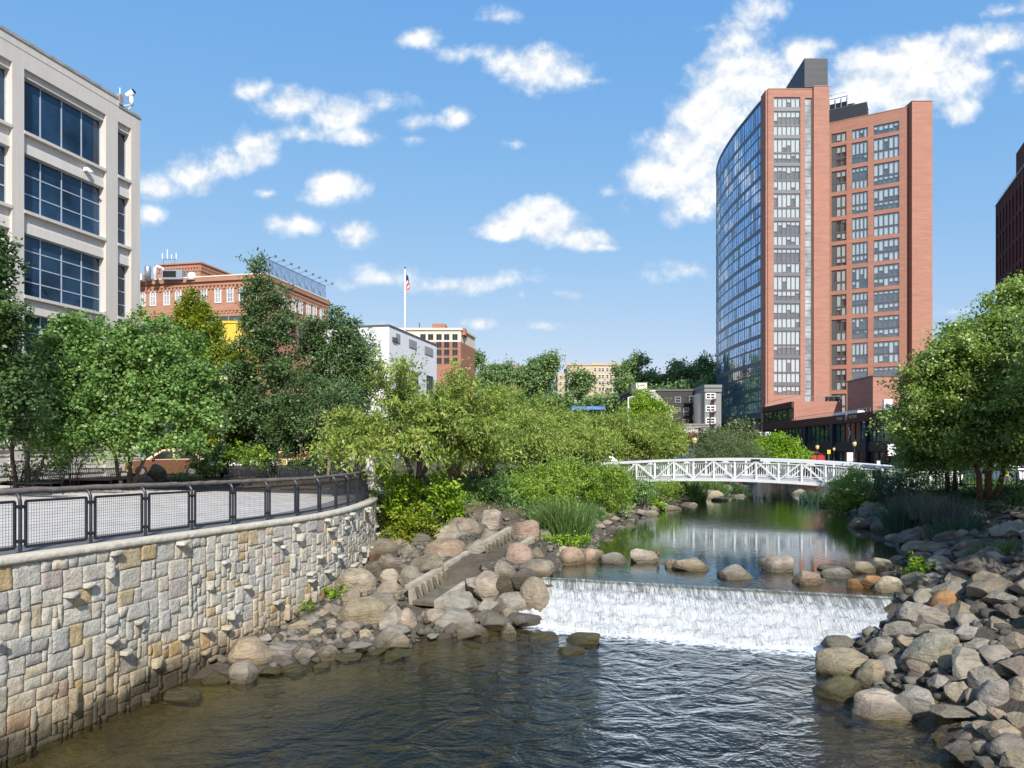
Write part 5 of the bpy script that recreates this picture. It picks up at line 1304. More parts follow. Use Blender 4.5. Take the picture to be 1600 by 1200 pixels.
def std_window(fr, parent, l0, l1, z0, z1, o, cols, rows, fm, gm, fw=.06, mw=.05, depth=.06, name='window', rng_=None):
    """frame with glazing bars + pane child"""
    m = MB()
    fr.box(m, l0, l1, o, o+depth, z0, z0+fw); fr.box(m, l0, l1, o, o+depth, z1-fw, z1)
    fr.box(m, l0, l0+fw, o, o+depth, z0+fw, z1-fw); fr.box(m, l1-fw, l1, o, o+depth, z0+fw, z1-fw)
    for k in range(1, cols):
        l = l0+(l1-l0)*k/cols; fr.box(m, l-mw/2, l+mw/2, o, o+depth*.85, z0+fw, z1-fw)
    for k in range(1, rows):
        z = z0+(z1-z0)*k/rows
        for c in range(cols):
            a = l0+(l1-l0)*c/cols+(fw if c == 0 else mw/2); b = l0+(l1-l0)*(c+1)/cols-(fw if c == cols-1 else mw/2)
            fr.box(m, a, b, o, o+depth*.75, z-mw/2, z+mw/2)
    w = m.build(name, fm, parent)
    m = MB()
    for c in range(cols):
        for k in range(rows):
            fr.quad(m, l0+(l1-l0)*c/cols, l0+(l1-l0)*(c+1)/cols, o+.018, z0+(z1-z0)*k/rows, z0+(z1-z0)*(k+1)/rows, jit=.006)
    m.build('pane', gm, w)
    return w
# ---------------------------------------------------------------- concrete office at the left
def office():
    fr = Fr((-23.24, 46.0), (-.252, -1.0))
    if fr.n.x < 0: fr.flip()
    t_ = thing('office_building', 'pale concrete office block with big dark blue windows at the left edge', 'building', (-23.24, 46, 0))
    S = 1.031; top = 22.3
    piers = [(0, .75), (1.82, 2.74), (8.17, 8.86)]; L = 8.86
    bays = [(.75, 1.82, 1), (2.74, 8.17, 4)]
    while L < 45:
        bays.append((L, L+5.43, 4)); piers.append((L+5.43, L+6.1)); L += 6.1
    end = L
    fl = [(21.05, 18.2, 1), (17.1, 14.1, 3), (12.95, 9.7, 4), (8.8, 5.9, 3), (4.6, 2.0, 2)]
    m = MB()
    for a, b in piers: fr.box(m, a, b, -.5, 0, .0, 21.4)
    fr.box(m, -.0, end, -.5, 0.0, 21.4, top)
    fr.box(m, 0, end, -20, -.55, 0, top-.15)
    fr.box(m, 1.82, end, -.42, .02, top, top+.42)
    for a, b, c in bays: fr.box(m, a, b, -.5, -.16, 21.05, 21.4)
    m.build('wall', MT['pale_wall'], t_)
    zs = [21.4]+[z for f in fl for z in f[:2]]+[0.0]
    for a, b, c in bays:
        for k in range(0, len(zs), 2):
            z1, z0 = zs[k], zs[k+1]
            if z1-z0 < .3 or k == 0: continue
            m = MB(); mid = z0+(z1-z0)*.42
            fr.box(m, a, b, -.5, -.14, z0, mid); fr.box(m, a, b, -.5, -.2, mid, z1-.16)
            s_ = m.build('spandrel', MT['pale_wall2'], t_)
            m = MB(); fr.box(m, a+.002, b-.002, -.45, .03, z1-.16, z1); m.build('window_sill', MT['pale_wall'], s_)
    m = MB(); fr.box(m, 0-.06, 1.82, -.6, .06, top, top+.16); fr.box(m, 1.82, end, -.6, .07, top+.42, top+.58); fr.box(m, -.06, 0.4, -20, -.6, top-.15, top+.16)
    fr.box(m, 1.5, 1.82, -.8, .12, top+.16, top+.75)
    m.build('roof_coping', MT['coping_dark'], t_)
    m = MB()
    for z in (.55, 1.1, 1.65): fr.box(m, 0, end, 0.0, .035, z, z+.07)
    m.build('base_moulding', MT['pale_wall'], t_)
    for a, b, c in bays[:5]:
        for z1, z0, rws in fl[:4]:
            if rws >= 3: pass
            std_window(fr, t_, a, b, z0, z1, -.46, c, rws, MT['alu'], MT['glass_blue'], .05, .06)
    m = MB(); fr.box(m, 4.0, 4.25, -.14, .12, 17.55, 17.75); m.tube([fr.p(4.1, .0, 17.6), fr.p(4.1, .35, 17.5)], .07, 8)
    m.build('wall_camera', MT['white'], t_)
    # roof camera
    q = fr.p(.75, -.35, top+.16)
    c = thing('roof_camera', 'white camera on a bent arm at the roof corner of the concrete building', 'camera', q)
    m = MB(); p = lambda l, z: (q[0]+l, q[1], q[2]+z)
    m.tube([p(-.4, .0), p(-.4, 1.5)], .03, 6); m.tube([p(-.4, .35), p(.25, .45)], .035, 6); m.tube([p(-.1, -.15), p(.3, .4)], .03, 6)
    m.build('bracket', MT['white'], c)
    m = MB(); m.tube([p(.32, .4), p(.32, .7), p(.3, .95)], [.1, .13, .1], 8); m.build('mount', MT['white'], c, smooth=True)
    m = MB(); m.tube([p(.0, .95), p(.1, 1.0), p(.42, 1.25)], [.14, .2, .17], 8); m.build('camera_head', MT['white'], c, smooth=True)
    m = MB(); m.tube([p(.4, 1.24), p(.5, 1.32)], [.15, .13], 8); m.build('lens', MT['black_metal'], c)
office()
# ---------------------------------------------------------------- old red brick building
def corbels(fr, m, l0, l1, z, step=.62, h=.5, o=.22):
    l = l0
    while l < l1-.2:
        fr.box(m, l, l+step*.55, 0, o*.8, z-h, z); l += step
    fr.box(m, l0, l1, 0, o, z, z+.28)
def old_brick():
    cx, cy = xx(413, 105), 105
    t_ = thing('brick_building', 'old red brick building with arched corbels and white sash windows behind the left trees', 'building', (cx, cy, 0))
    A = Fr((cx, cy), (-.977, .215)); 
    if A.n.y > 0: A.flip()
    B = Fr((cx, cy), (.215, .977))
    if B.n.x < 0: B.flip()
    top = 26.2
    m = MB(); c = [A.p(0, 0, 0), A.p(40, 0, 0)]; d = [Vector((A.p(40, 0, 0)[0], A.p(40, 0, 0)[1]))+B.a*20, Vector((cx, cy))+B.a*20]
    m.prism([(cx, cy), c[1][:2], tuple(d[0]), tuple(d[1])], 0, top); m.build('wall', MT['brick_old'], t_)
    m = MB()
    for fr, l1 in ((A, 40), (B, 20)):
        corbels(fr, m, 0, l1, 25.3); corbels(fr, m, 0, l1, 21.6, h=.35, o=.14)
        fr.box(m, -.1, l1, 0, .35, 25.9, 26.5)
    m.build('cornice', MT['brick_old'], t_)
    m = MB(); A.box(m, -.2, 40, -.4, .42, 26.5, 26.68); B.box(m, -.0, 20.2, -.4, .42, 26.5, 26.68); m.build('roof_coping', MT['cream'], t_)
    for px in (223, 239.5, 261, 279, 301, 319, 341, 360, 379, 397):
        l = A.l_at(px); std_window(A, t_, l-.52, l+.52, 22.75, 24.85, .02, 2, 3, MT['white'], MT['glass_win'], .1, .05, .08)
    for px, w in ((233.5, 1.2), (269, 1.5), (342, 1.5), (372, 1.4), (306, 1.5)):
        l = A.l_at(px); std_window(A, t_, l-w, l+w, 18.4, 20.8, .02, 5, 4, MT['frame_grey'], MT['glass_green'], .08, .05, .08)
    for l in (3.5, 5.6, 8.3, 10.4, 12.9, 15, 17.4):
        std_window(B, t_, l-.6, l+.6, 22.75, 24.85, .02, 2, 3, MT['white'], MT['glass_win'], .1, .05, .08)
        std_window(B, t_, l-.7, l+.7, 18.6, 20.6, .02, 3, 2, MT['frame_grey'], MT['glass_dark'], .08, .05, .08)
    # penthouse
    p = thing('roof_penthouse', 'red brick penthouse with a corbelled top on the roof of the old brick building', 'penthouse', (xx(312, 112), 112, 26.2))
    PA = Fr((xx(313, 111), 111), (-.977, .215)); PA.n.y > 0 and PA.flip()
    PB = Fr((xx(313, 111), 111), (.215, .977)); PB.n.x < 0 and PB.flip()
    m = MB(); o = Vector(PA.p(0, 0, 0)[:2]); e = Vector(PA.p(7.6, 0, 0)[:2]); m.prism([tuple(o), tuple(e), tuple(e+PB.a*12), tuple(o+PB.a*12)], 26.2, 29.6); m.build('wall', MT['brick_old'], p)
    m = MB(); corbels(PA, m, 0, 7.6, 29.0, .5, .5, .2); corbels(PB, m, 0, 12, 29.0, .5, .5, .2); PA.box(m, -.1, 7.7, -.3, .25, 29.6, 29.8); PB.box(m, 0, 12, -.3, .25, 29.6, 29.8); m.build('cornice', MT['brick_old'], p)
    # antennas
    q = at_d(264, 410, 112); a = thing('roof_antenna', 'small rack of thin antennas above the brick penthouse', 'antenna', (q.x, q.y, 29.8))
    m = MB(); z0 = zz(405, 112)
    m.tube([(q.x-1.0, 112, z0), (q.x+1.1, 112, z0)], .06, 5); m.tube([(q.x+.9, 112, 29.7), (q.x+.9, 112, z0)], .05, 5); m.tube([(q.x-.8, 112, 29.7), (q.x-.8, 112, z0)], .05, 5)
    m.build('frame', MT['steel'], a)
    for dx, h in ((-1.0, .9), (-.25, 1.5), (.4, .7), (1.1, .95)):
        m = MB(); m.tube([(q.x+dx, 112, z0), (q.x+dx, 112, z0+h)], .06, 5); m.build('aerial', MT['white'], a)
    # roof plant
    g = at_d(246, 426, 107.5); u = thing('roof_duct', 'white bent ventilation duct on the old brick building roof', 'duct', (g.x, g.y, 26.3))
    m = MB(); m.tube([(g.x-.3, g.y, 26.3), (g.x-.3, g.y, 28.0), (g.x, g.y, 28.3), (g.x+.8, g.y, 28.0), (g.x+1.0, g.y, 26.3)], [.26, .26, .24, .14, .12], 8); m.build('pipe', MT['white'], u, smooth=True)
    m = MB(); m.tube([(g.x-.3, g.y, 26.25), (g.x-.3, g.y, 26.45)], .5, 8); m.build('curb', MT['steel'], u)
    g = at_d(272, 427, 107.5); u = thing('roof_cooler', 'long dark louvred cooling unit on the old brick building roof', 'cooling unit', (g.x, g.y, 26.3))
    m = MB(); m.b2((g.x-1.6, g.y-.5, 26.3), (g.x+1.4, g.y+.8, 27.7)); m.build('casing', MT['steel'], u)
    m = MB(); m.b2((g.x-1.4, g.y-.54, 26.6), (g.x+.5, g.y-.51, 27.5)); m.build('louvre', MT['black_metal'], u)
    g = at_d(300, 425, 107.5); u = thing('roof_hood', 'rounded pale exhaust hood on the old brick building roof', 'hood', (g.x, g.y, 26.3))
    m = MB(); m.lathe((g.x, g.y, 26.3), [(.6, 0), (.6, .5), (.5, .9), (.3, 1.1), (.05, 1.15)], 12); m.build('cowl', MT['white'], u, smooth=True)
    m = MB(); m.b2((g.x-.7, g.y-.7, 26.2), (g.x+.7, g.y+.7, 26.32)); m.build('curb', MT['steel'], u)
    g = at_d(231, 425, 108); u = thing('roof_tank', 'grey cylindrical tank at the far left of the old brick building roof', 'tank', (g.x, g.y, 26.3))
    m = MB(); m.lathe((g.x, g.y, 26.3), [(.45, 0), (.45, 2.0), (.3, 2.2), (.05, 2.3)], 10); m.build('shell', MT['steel'], u, smooth=True)
    m = MB(); m.b2((g.x-3, g.y-.6, 26.3), (g.x-.6, g.y+.8, 27.2)); m.build('pump_box', MT['white_wall'], u)
    # rooftop mesh screen with lamps
    s = thing('roof_screen', 'blue-grey metal lattice screen with small floodlights along the roof of the old brick building', 'roof screen', B.p(9, 0, 26.6))
    zb, zt = 26.7, 29.0
    m = MB()
    for z in (zb, zt): m.bar(B.p(.2, -.2, z), B.p(19.2, -.2, z), .1)
    n = 8
    for k in range(n+1):
        l = .2+19*k/n; m.bar(B.p(l, -.2, zb), B.p(l, -.2, zt), .09)
        if k < n: m.bar(B.p(l, -.25, zb), B.p(l+19/n, -.25, zt), .05); m.bar(B.p(l, -.25, zt), B.p(l+19/n/2, -.9, zb), .05)
    m.build('frame', MT['sky_blue_metal'], s)
    m = MB(); B.box(m, .25, 19.15, -.16, -.13, zb+.1, zt-.1); m.build('mesh_sheet', MT['mesh_sheet'], s)
    for k in range(9):
        l = 1+2.25*k; m = MB(); m.bar(B.p(l, -.2, zt), B.p(l+.3, .9, zt+.35), .05); m.box(B.p(l+.32, 1.0, zt+.38), (.3, .25, .3)); m.build('floodlight', MT['frame_grey'], s)
MT['glass_win'] = glass_opaque('sash_glass', (.32, .34, .35), .15, .5, .25, .6)
MT['sky_blue_metal'] = plain('blue_grey_metal', (.12, .2, .32), .5)
g = G('perforated_sheet')
MT['mesh_sheet'] = g.done(g.n('MixShader', None, i0=.55, i1=g.n('BsdfTransparent', None, Color=(1, 1, 1)).outputs[0], i2=g.princ((.3, .42, .6), .5)).outputs[0])
old_brick()
# ---------------------------------------------------------------- white building with lettering, yellow shop, hotel
def white_building():
    cx, cy = xx(608, 120), 120
    t_ = thing('white_building', 'white panelled building with louvres and a grey-green sign panel behind the cherry crowns', 'building', (cx, cy, 0))
    A = Fr((cx, cy), (-.977, .215)); A.n.y > 0 and A.flip()
    B = Fr((cx, cy), (.224, .975)); B.n.x < 0 and B.flip()
    top = 21.6; o = Vector((cx, cy)); e = Vector(A.p(17.5, 0, 0)[:2])
    m = MB(); m.prism([tuple(o), tuple(e), tuple(e+B.a*24), tuple(o+B.a*24)], 0, top); m.build('wall', MT['white_wall'], t_)
    m = MB(); A.box(m, -.05, 17.6, -.3, .1, top, top+.3); B.box(m, 0, 24.1, -.3, .1, top, top+.3); m.build('roof_edge', MT['frame_grey'], t_)
    m = MB(); l0, l1 = A.l_at(595), A.l_at(548); A.box(m, l0, l1, 0, .06, 14, top-.25); sp = m.build('sign_panel', MT['grey_green'], t_)
    zc = zz(521, A.d_at(575)); c = A.p(A.l_at(571.5), .1, zc)
    text_part('lettering', 'energy', 2.0, MT['white'], t_, c, (rad(90), 0, math.atan2(-A.a.y, -A.a.x)), .03)
    for l, w, z1, z0 in ((B.l_at(622), 1.6, B.z_at(622, 522), B.z_at(622, 537)), (B.l_at(645), 3.4, B.z_at(645, 532), B.z_at(645, 545)), (B.l_at(670), 4.2, B.z_at(670, 543), B.z_at(670, 556))):
        fm = MB(); n = int(w*2.4)
        B.box(fm, l-w*.55, l+w*.55, .01, .05, z0, z1)
        lv = fm.build('louvre_panel', MT['frame_grey'], t_)
        fm = MB()
        for k in range(n): a = l-w*.55+w*1.1*(k+.5)/n; B.box(fm, a-.08, a+.05, .05, .16, z0+.1, z1-.1)
        fm.build('louvre_blade', MT['steel'], lv)
    for l, w in ((B.l_at(626), 2.2), (B.l_at(648), 3.2), (B.l_at(671), 3.6)):
        z1 = top-6.2; std_window(B, t_, l-w*.5, l+w*.5, z1-3.6, z1, .02, 3, 1, MT['frame_grey'], MT['glass_green'], .1, .08, .1)
    l = A.l_at(591); std_window(A, t_, l-.6, l+.9, 12.6, 16, .07, 1, 2, MT['frame_grey'], MT['glass_dark'], .1, .08, .1)
    m = MB(); B.box(m, B.l_at(608)+1.2, B.l_at(619), .0, .3, B.z_at(614, 533), B.z_at(614, 527)); m.build('wall_lettering_strip', MT['frame_grey'], t_)
    f = thing('flagpole', 'tall white flagpole with a limp striped flag rising behind the white building', 'flagpole', (xx(633, 122), 130, top))
    x = xx(633, 130); zt = zz(420, 130)
    m = MB(); m.tube([(x, 130, 20), (x, 130, zt)], [.22, .1], 8); m.build('pole', MT['white'], f, smooth=True)
    m = MB(); m.lathe((x, 130, zt), [(.05, 0), (.2, .12), (.2, .25), (.05, .36)], 8); m.build('finial', MT['frame_grey'], f, smooth=True)
    m = MB(); nv, nh = 26, 8; V = []
    za, zb = zz(428, 130), zz(454, 130)
    for i in range(nv+1):
        for j in range(nh+1):
            fz, fx = i/nv, j/nh
            V.append((x+.12+fx*(.35+.35*math.sin(fz*2.6))+.06*math.sin(fz*9+j), 130-.1+.2*math.sin(j*1.9+fz*3), za+(zb-za)*fz-.35*fx))
    fs = []; b = len(m.v)
    for i in range(nv):
        for j in range(nh):
            q = i*(nh+1)+j; m.add([V[q], V[q+1], V[q+nh+2], V[q+nh+1]], [(0, 1, 2, 3)], 2 if (i < 9 and j < 8) else ((i+j*2)//3) % 2)
    m.build('flag', [MT['flag_red'], MT['white'], MT['flag_blue']], f, smooth=True)
white_building()
def yellow_shop():
    d = 80; x0, x1 = xx(342, d), xx(379, d)
    t_ = thing('yellow_shop', 'bright yellow painted building glimpsed between the yellow-green tree and the tall oak', 'building', ((x0+x1)/2, d, 0))
    m = MB(); m.b2((x0, d, 0), (x1, d+8, zz(505, d))); m.build('wall', MT['yellow'], t_)
    m = MB(); m.b2((x0-.1, d-.1, zz(505, d)), (x1+.1, d+8.1, zz(505, d)+.25)); m.build('parapet', MT['yellow'], t_)
    m = MB(); m.b2((x0+1, d-.06, 3), (x1-1, d-.02, 6)); m.build('window', MT['glass_dark'], t_)
    d = 66; x0, x1 = xx(505, d), xx(590, d)
    t_ = thing('low_shop', 'low cream yellow shop with a dark band across the street behind the right benches', 'building', ((x0+x1)/2, d, 0))
    m = MB(); m.b2((x0-4, d, -.1), (x1, d+8, zz(655, d))); m.build('wall', MT['cream_yellow'], t_)
    m = MB(); m.b2((x0-4, d-.12, zz(714, d)), (x1, d-.01, zz(708, d))); m.build('band', MT['maroon_cloth'], t_)
    m = MB(); m.b2((x0-4.2, d-.2, zz(655, d)), (x1+.2, d+8, zz(655, d)+.3)); m.build('roof_coping', MT['white'], t_)
    d = 72; x0, x1 = xx(405, d), xx(500, d)
    t_ = thing('grey_shop', 'plain white shop front across the street behind the oak trunks', 'building', ((x0+x1)/2, d, 0))
    m = MB(); m.b2((x0-8, d, -.1), (x1, d+8, 5.5)); m.build('wall', MT['white_wall'], t_)
    for k in range(4): 
        m = MB(); a = x0-7+k*3.6; m.b2((a, d-.05, .6), (a+2.4, d-.01, 3.2)); m.build('window', MT['glass_dark'], t_)
    m = MB(); m.b2((x0-8, d-.9, 3.5), (x1, d-.01, 4.0)); m.build('awning', MT['frame_grey'], t_)
    d = 64; x0, x1 = xx(222, d), xx(275, d)
    t_ = thing('white_entrance', 'white plastered entrance with a dark doorway right of the concrete office', 'building', ((x0+x1)/2, d, 0))
    m = MB(); m.b2((x0-5, d, -.1), (x0+.9, d+10, zz(640, d))); m.b2((x0+1.9, d+2, -.1), (x1, d+10, zz(640, d))); m.b2((x0+.9, d+.6, zz(686, d)), (x0+1.9, d+10, zz(640, d))); m.build('wall', MT['white_wall'], t_)
    m = MB(); m.b2((x0+.9, d+1.2, -.1), (x0+1.9, d+1.3, zz(686, d))); m.build('door', MT['glass_dark'], t_)
    t_ = thing('low_wall', 'short white wall at the corner beside the brown car', 'wall', (xx(231, 50), 50, 0))
    m = MB(); m.b2((xx(222, 50), 50, -.1), (xx(241, 50), 52, zz(719, 50))); m.build('block', MT['white_wall'], t_)
    m = MB(); m.b2((xx(221.5, 50), 49.95, zz(719, 50)), (xx(241.5, 50), 52.05, zz(717, 50))); m.build('cap', MT['pale_wall'], t_)
MT['cream_yellow'] = plain('cream_yellow_paint', (.75, .58, .3), .7)
yellow_shop()
def hotel():
    d = 170; cx = xx(720, d); t_ = thing('hotel_building', 'brick and cream apartment block with stair towers behind the white building', 'building', (cx, d, 0))
    A = Fr((cx, d), (-1, .0)); A.n.y > 0 and A.flip(); B = Fr((cx, d), (.2, .98)); B.n.x < 0 and B.flip()
    zt = zz(516, d); zm = zz(534, d); o = Vector((cx, d)); e = Vector(A.p(16, 0, 0)[:2])
    fp = [tuple(o), tuple(e), tuple(e+B.a*13), tuple(o+B.a*13)]
    m = MB(); m.prism(fp, 0, zm); m.build('brick_wall', MT['brick_hotel'], t_)
    m = MB(); m.prism(fp, zm, zt); m.build('cream_wall', MT['cream'], t_)
    m = MB(); A.box(m, -.1, 16, -.4, .35, zt, zt+.5); B.box(m, 0, 13, -.4, .35, zt, zt+.5); m.build('cornice', MT['cream'], t_)
    for a, b, y in ((675, 699, 505), (707, 731, 512)):
        m = MB(); m.b2((xx(a, d), d+.6, zt-1), (xx(b, d)-.5, d+6, zz(y, d))); m.build('stair_tower', MT['brick_hotel'], t_)
    for px in (661, 673, 686, 698, 711):
        for y0, y1 in ((522, 531), (534, 543), (546, 555), (559, 568)):
            if px < 690 and y0 > 530 and px < 680: continue
            l = A.l_at(px); std_window(A, t_, l-.62, l+.62, zz(y1, d), zz(y0, d), .02, 2, 1, MT['frame_grey'], MT['glass_dark'], .08, .08, .1)
    m = MB(); x0 = xx(638, d); m.b2((x0, d+2, 0), (xx(664, d), d+20, zz(513, d))); m.build('rear_wing', MT['cream'], t_)
    m = MB(); m.tube([(xx(652, d), d+4, zz(513, d)), (xx(652, d), d+4, zz(500, d))], .12, 5); m.build('mast', MT['frame_grey'], t_)
hotel()
def tan_apartments():
    d = 262; x0, x1 = xx(872, d), xx(977, d); z0 = 15; 
    t_ = thing('apartment_block', 'tan brick apartment block with rows of small windows on the wooded hill', 'building', ((x0+x1)/2, d, z0))
    A = Fr((x1, d), (-1, 0)); A.n.y > 0 and A.flip(); W = x1-x0
    zt = zz(571, d)
    m = MB(); m.b2((x0+3.4, d, z0), (x1, d+14, zt)); m.b2((x0, d+3, z0), (x0+3.4, d+14, zt-2.4)); m.build('wall', MT['brick_tan'], t_)
    m = MB()
    for px in (895, 935, 962): m.b2((xx(px, d)-2.4, d-.3, zt), (xx(px, d)+2.4, d+.6, zt+.9))
    m.b2((x0+3.2, d-.25, zt-.02), (x1+.2, d+.3, zt+.3)); m.build('parapet', MT['brick_tan'], t_)
    n = 0
    for px in (877, 884, 889, 930, 937, 942, 949, 955, 962, 967, 973):
        for y in (577.5, 588, 598, 608):
            if px < 880 and y < 580: continue
            l = A.l_at(px, 0); off = -3.0 if px < 886 else 0.0
            std_window(A, t_, l-.5, l+.5, zz(y+2.9, d), zz(y-2.6, d), off+.03, 1, 2, MT['white'], MT['glass_dark'], .1, .1, .1); n += 1
    d = 300; t_ = thing('brown_house', 'long low brown roofed house far off on the hill above the cherry crowns', 'house', (xx(785, d), d, 20))
    m = MB(); m.b2((xx(752, d), d, 20), (xx(816, d), d+10, zz(576, d))); m.build('wall', MT['brick_hotel'], t_)
    m = MB(); a, b = xx(750, d), xx(818, d); z = zz(576, d); m.add([(a, d-1, z), (b, d-1, z), (b, d+11, z), (a, d+11, z), (a+2, d+5, z+2.2), (b-2, d+5, z+2.2)], [(0, 1, 5, 4), (1, 2, 5), (2, 3, 4, 5), (3, 0, 4), (0, 3, 2, 1)]); m.build('roof', MT['brick_roof'], t_)
MT['brick_roof'] = plain('brown_roof', (.3, .2, .16), .85)
tan_apartments()
MT['brick_grey'] = plain('grey_render', (.26, .24, .22), .85)
def charcoal():
    d = 135; x0, x1 = xx(1022, d), xx(1088, d); zt = zz(611, d)
    t_ = thing('charcoal_building', 'charcoal painted brick building with a black fire escape at the end of the street', 'building', ((x0+x1)/2, d, 0))
    A = Fr((x1, d), (-1, 0)); A.n.y > 0 and A.flip()
    m = MB(); m.b2((x0-4, d, -.2), (x1, d+16, zt)); m.build('wall', MT['charcoal_wall'], t_)
    m = MB(); m.b2((x0-4.1, d-.15, zt), (x1+.1, d+16, zt+.35)); m.build('parapet', MT['frame_grey'], t_)
    for px, y0, y1 in ((1059, 620, 629), (1058, 637, 643), (1072, 637, 649), (1081, 619, 629), (1071, 655, 664)):
        l = A.l_at(px); std_window(A, t_, l-.55, l+.55, zz(y1, d), zz(y0, d), .02, 1, 2, MT['steel'], MT['glass_dark'], .1, .08, .12)
    f = MB(); zl = [zz(631, d), zz(648, d)]
    for z in zl:
        A.box(f, A.l_at(1086), A.l_at(1069), .05, 1.2, z, z+.1)
        for k in range(9): l = A.l_at(1086)+(A.l_at(1069)-A.l_at(1086))*k/8; A.box(f, l-.03, l+.03, 1.14, 1.2, z+.1, z+1.0)
        A.box(f, A.l_at(1086), A.l_at(1069), 1.12, 1.22, z+1.0, z+1.08)
    f.bar(A.p(A.l_at(1072), .6, zl[1]), A.p(A.l_at(1084), .6, zl[0]-1.2), .6, .12); f.bar(A.p(A.l_at(1075), .6, zz(664, d)), A.p(A.l_at(1085), .6, zl[1]-.6), .6, .12); f.bar(A.p(A.l_at(1083), .6, zl[0]-1.2), A.p(A.l_at(1076), .6, zl[0]), .6, .12)
    f.build('fire_escape', MT['black_metal'], t_)
    m = MB(); d2 = 138; y_ = 133.5; A_, B_, C_ = xx(1006, y_), xx(1023, y_), xx(1052, y_); zh, zl = zz(612, y_), zz(640, y_)
    m.add([(A_, y_, -.2), (C_, y_, -.2), (C_, y_, zl), (B_, y_, zh), (A_, y_, zh), (A_, y_+1.2, -.2), (C_, y_+1.2, -.2), (C_, y_+1.2, zl), (B_, y_+1.2, zh), (A_, y_+1.2, zh)], [(0, 1, 2, 3, 4), (9, 8, 7, 6, 5), (0, 5, 6, 1), (1, 6, 7, 2), (2, 7, 8, 3), (3, 8, 9, 4), (4, 9, 5, 0)])
    
    t2 = thing('pale_building', 'light grey rendered building with a tan stair tower left of the charcoal one', 'building', (xx(1020, d2), d2, 0)); m.build('wall', MT['concrete'], t2)
    m = MB(); m.b2((xx(994, d2), d2, 8), (xx(1011, d2), d2+6, zz(598, d2))); m.build('stair_tower', MT['cream'], t2)
    m = MB(); m.b2((A_-.1, y_-.1, zh), (B_+.1, y_+1.3, zh+.25)); m.build('coping', MT['white'], t2)
    # shop row with awning
    d = 124; x0, x1 = xx(1060, d), xx(1106, d)
    t_ = thing('corner_shop', 'one storey shop with white letters above a maroon awning at the end of the street', 'shop', ((x0+x1)/2, d, 0))
    m = MB(); m.b2((x0, d, -.2), (x1, d+8, zz(664, d))); m.build('wall', MT['brick_grey'], t_)
    m = MB(); m.b2((x0-.1, d-.15, zz(664, d)), (x1+.1, d+.4, zz(662, d))); m.build('coping', MT['brick_grey'], t_)
    m = MB(); m.b2((xx(1066, d), d-.12, zz(676, d)), (xx(1097, d), d-.02, zz(671, d))); m.build('sign_board', MT['frame_grey'], t_)
    text_part('lettering', 'SCHAMBERG', .72, MT['white'], t_, (xx(1081, d), d-.16, zz(673.7, d)), (rad(90), 0, 0), .02)
    m = MB(); a, b = xx(1067, d), xx(1100, d); z1, z0 = zz(676.3, d), zz(680.5, d)
    m.add([(a, d-.05, z1), (b, d-.05, z1), (b, d-1.4, z0), (a, d-1.4, z0), (a, d-1.4, z0-.25), (b, d-1.4, z0-.25), (a, d-.05, z0), (b, d-.05, z0)], [(0, 3, 2, 1), (3, 4, 5, 2), (0, 6, 3), (1, 2, 7)]); m.build('awning', MT['maroon_cloth'], t_)
    m = MB(); m.b2((xx(1068, d), d-.05, .1), (xx(1099, d), d-.01, z0)); m.build('shop_window', MT['glass_dark'], t_)
    # grey house
    d = 128; x0, x1 = xx(1098, d), xx(1127, d); zt = zz(606, d)
    t_ = thing('grey_house', 'narrow grey three storey house with white paired windows beside the glass facade', 'house', ((x0+x1)/2, d, 0))
    A = Fr((x1, d), (-1, 0)); A.n.y > 0 and A.flip()
    m = MB(); m.b2((xx(1101, d), d, -.2), (x1, d+12, zt)); m.build('wall', MT['grey_house'], t_)
    m = MB(); m.b2((xx(1099.5, d), d-.5, zt), (x1, d+12, zt+.5)); m.b2((xx(1100, d), d-.3, zt-.7), (x1, d-.01, zt)); m.build('cornice', MT['grey_house'], t_)
    m = MB(); m.b2((xx(1097, d), d+2, -.2), (xx(1101, d), d+12, zt-.8)); m.build('side_wall', MT['cream'], t_)
    for y in (619, 638.5, 657.5):
        l = A.l_at(1110); std_window(A, t_, l-.85, l+.85, zz(y+5, d), zz(y-5, d), .02, 2, 2, MT['white'], MT['glass_dark'], .16, .14, .12)
        f = MB(); A.box(f, A.l_at(1117), l-.1, .02, .9, zz(y+7.5, d), zz(y+6.5, d)); A.box(f, A.l_at(1117), l-.1, .85, .9, zz(y+6.5, d), zz(y+4.5, d)); f.build('balcony', MT['maroon_cloth'], t_)
    t_ = thing('cream_house', 'slim cream house with an orange base between the charcoal building and the grey house', 'house', (xx(1092, 140), 140, 0))
    m = MB(); m.b2((xx(1085, 140), 140, zz(653, 140)), (xx(1099, 140), 150, zz(632, 140))); m.build('upper_wall', MT['cream'], t_)
    m = MB(); m.b2((xx(1085, 140), 140, -.2), (xx(1099, 140), 150, zz(653, 140))); m.build('lower_wall', MT['orange_wall'], t_)
    m = MB(); m.b2((xx(1084.5, 140), 139.8, zz(632, 140)), (xx(1099.5, 140), 150, zz(631, 140))); m.build('coping', MT['cream'], t_)
    d = 110; t_ = thing('blue_canopy', 'bright blue roof showing above the cherry crowns before the tan apartment block', 'canopy', (xx(920, d), d, 0))
    m = MB(); m.b2((xx(893, d), d, zz(640, d)), (xx(946, d), d+4, zz(635, d))); m.build('roof_panel', MT['blue_panel'], t_)
    for px in (897, 920, 944):
        m = MB(); m.tube([(xx(px, d), d+2, -.2), (xx(px, d), d+2, zz(639, d))], .15, 6); m.build('post', MT['steel'], t_)
charcoal()
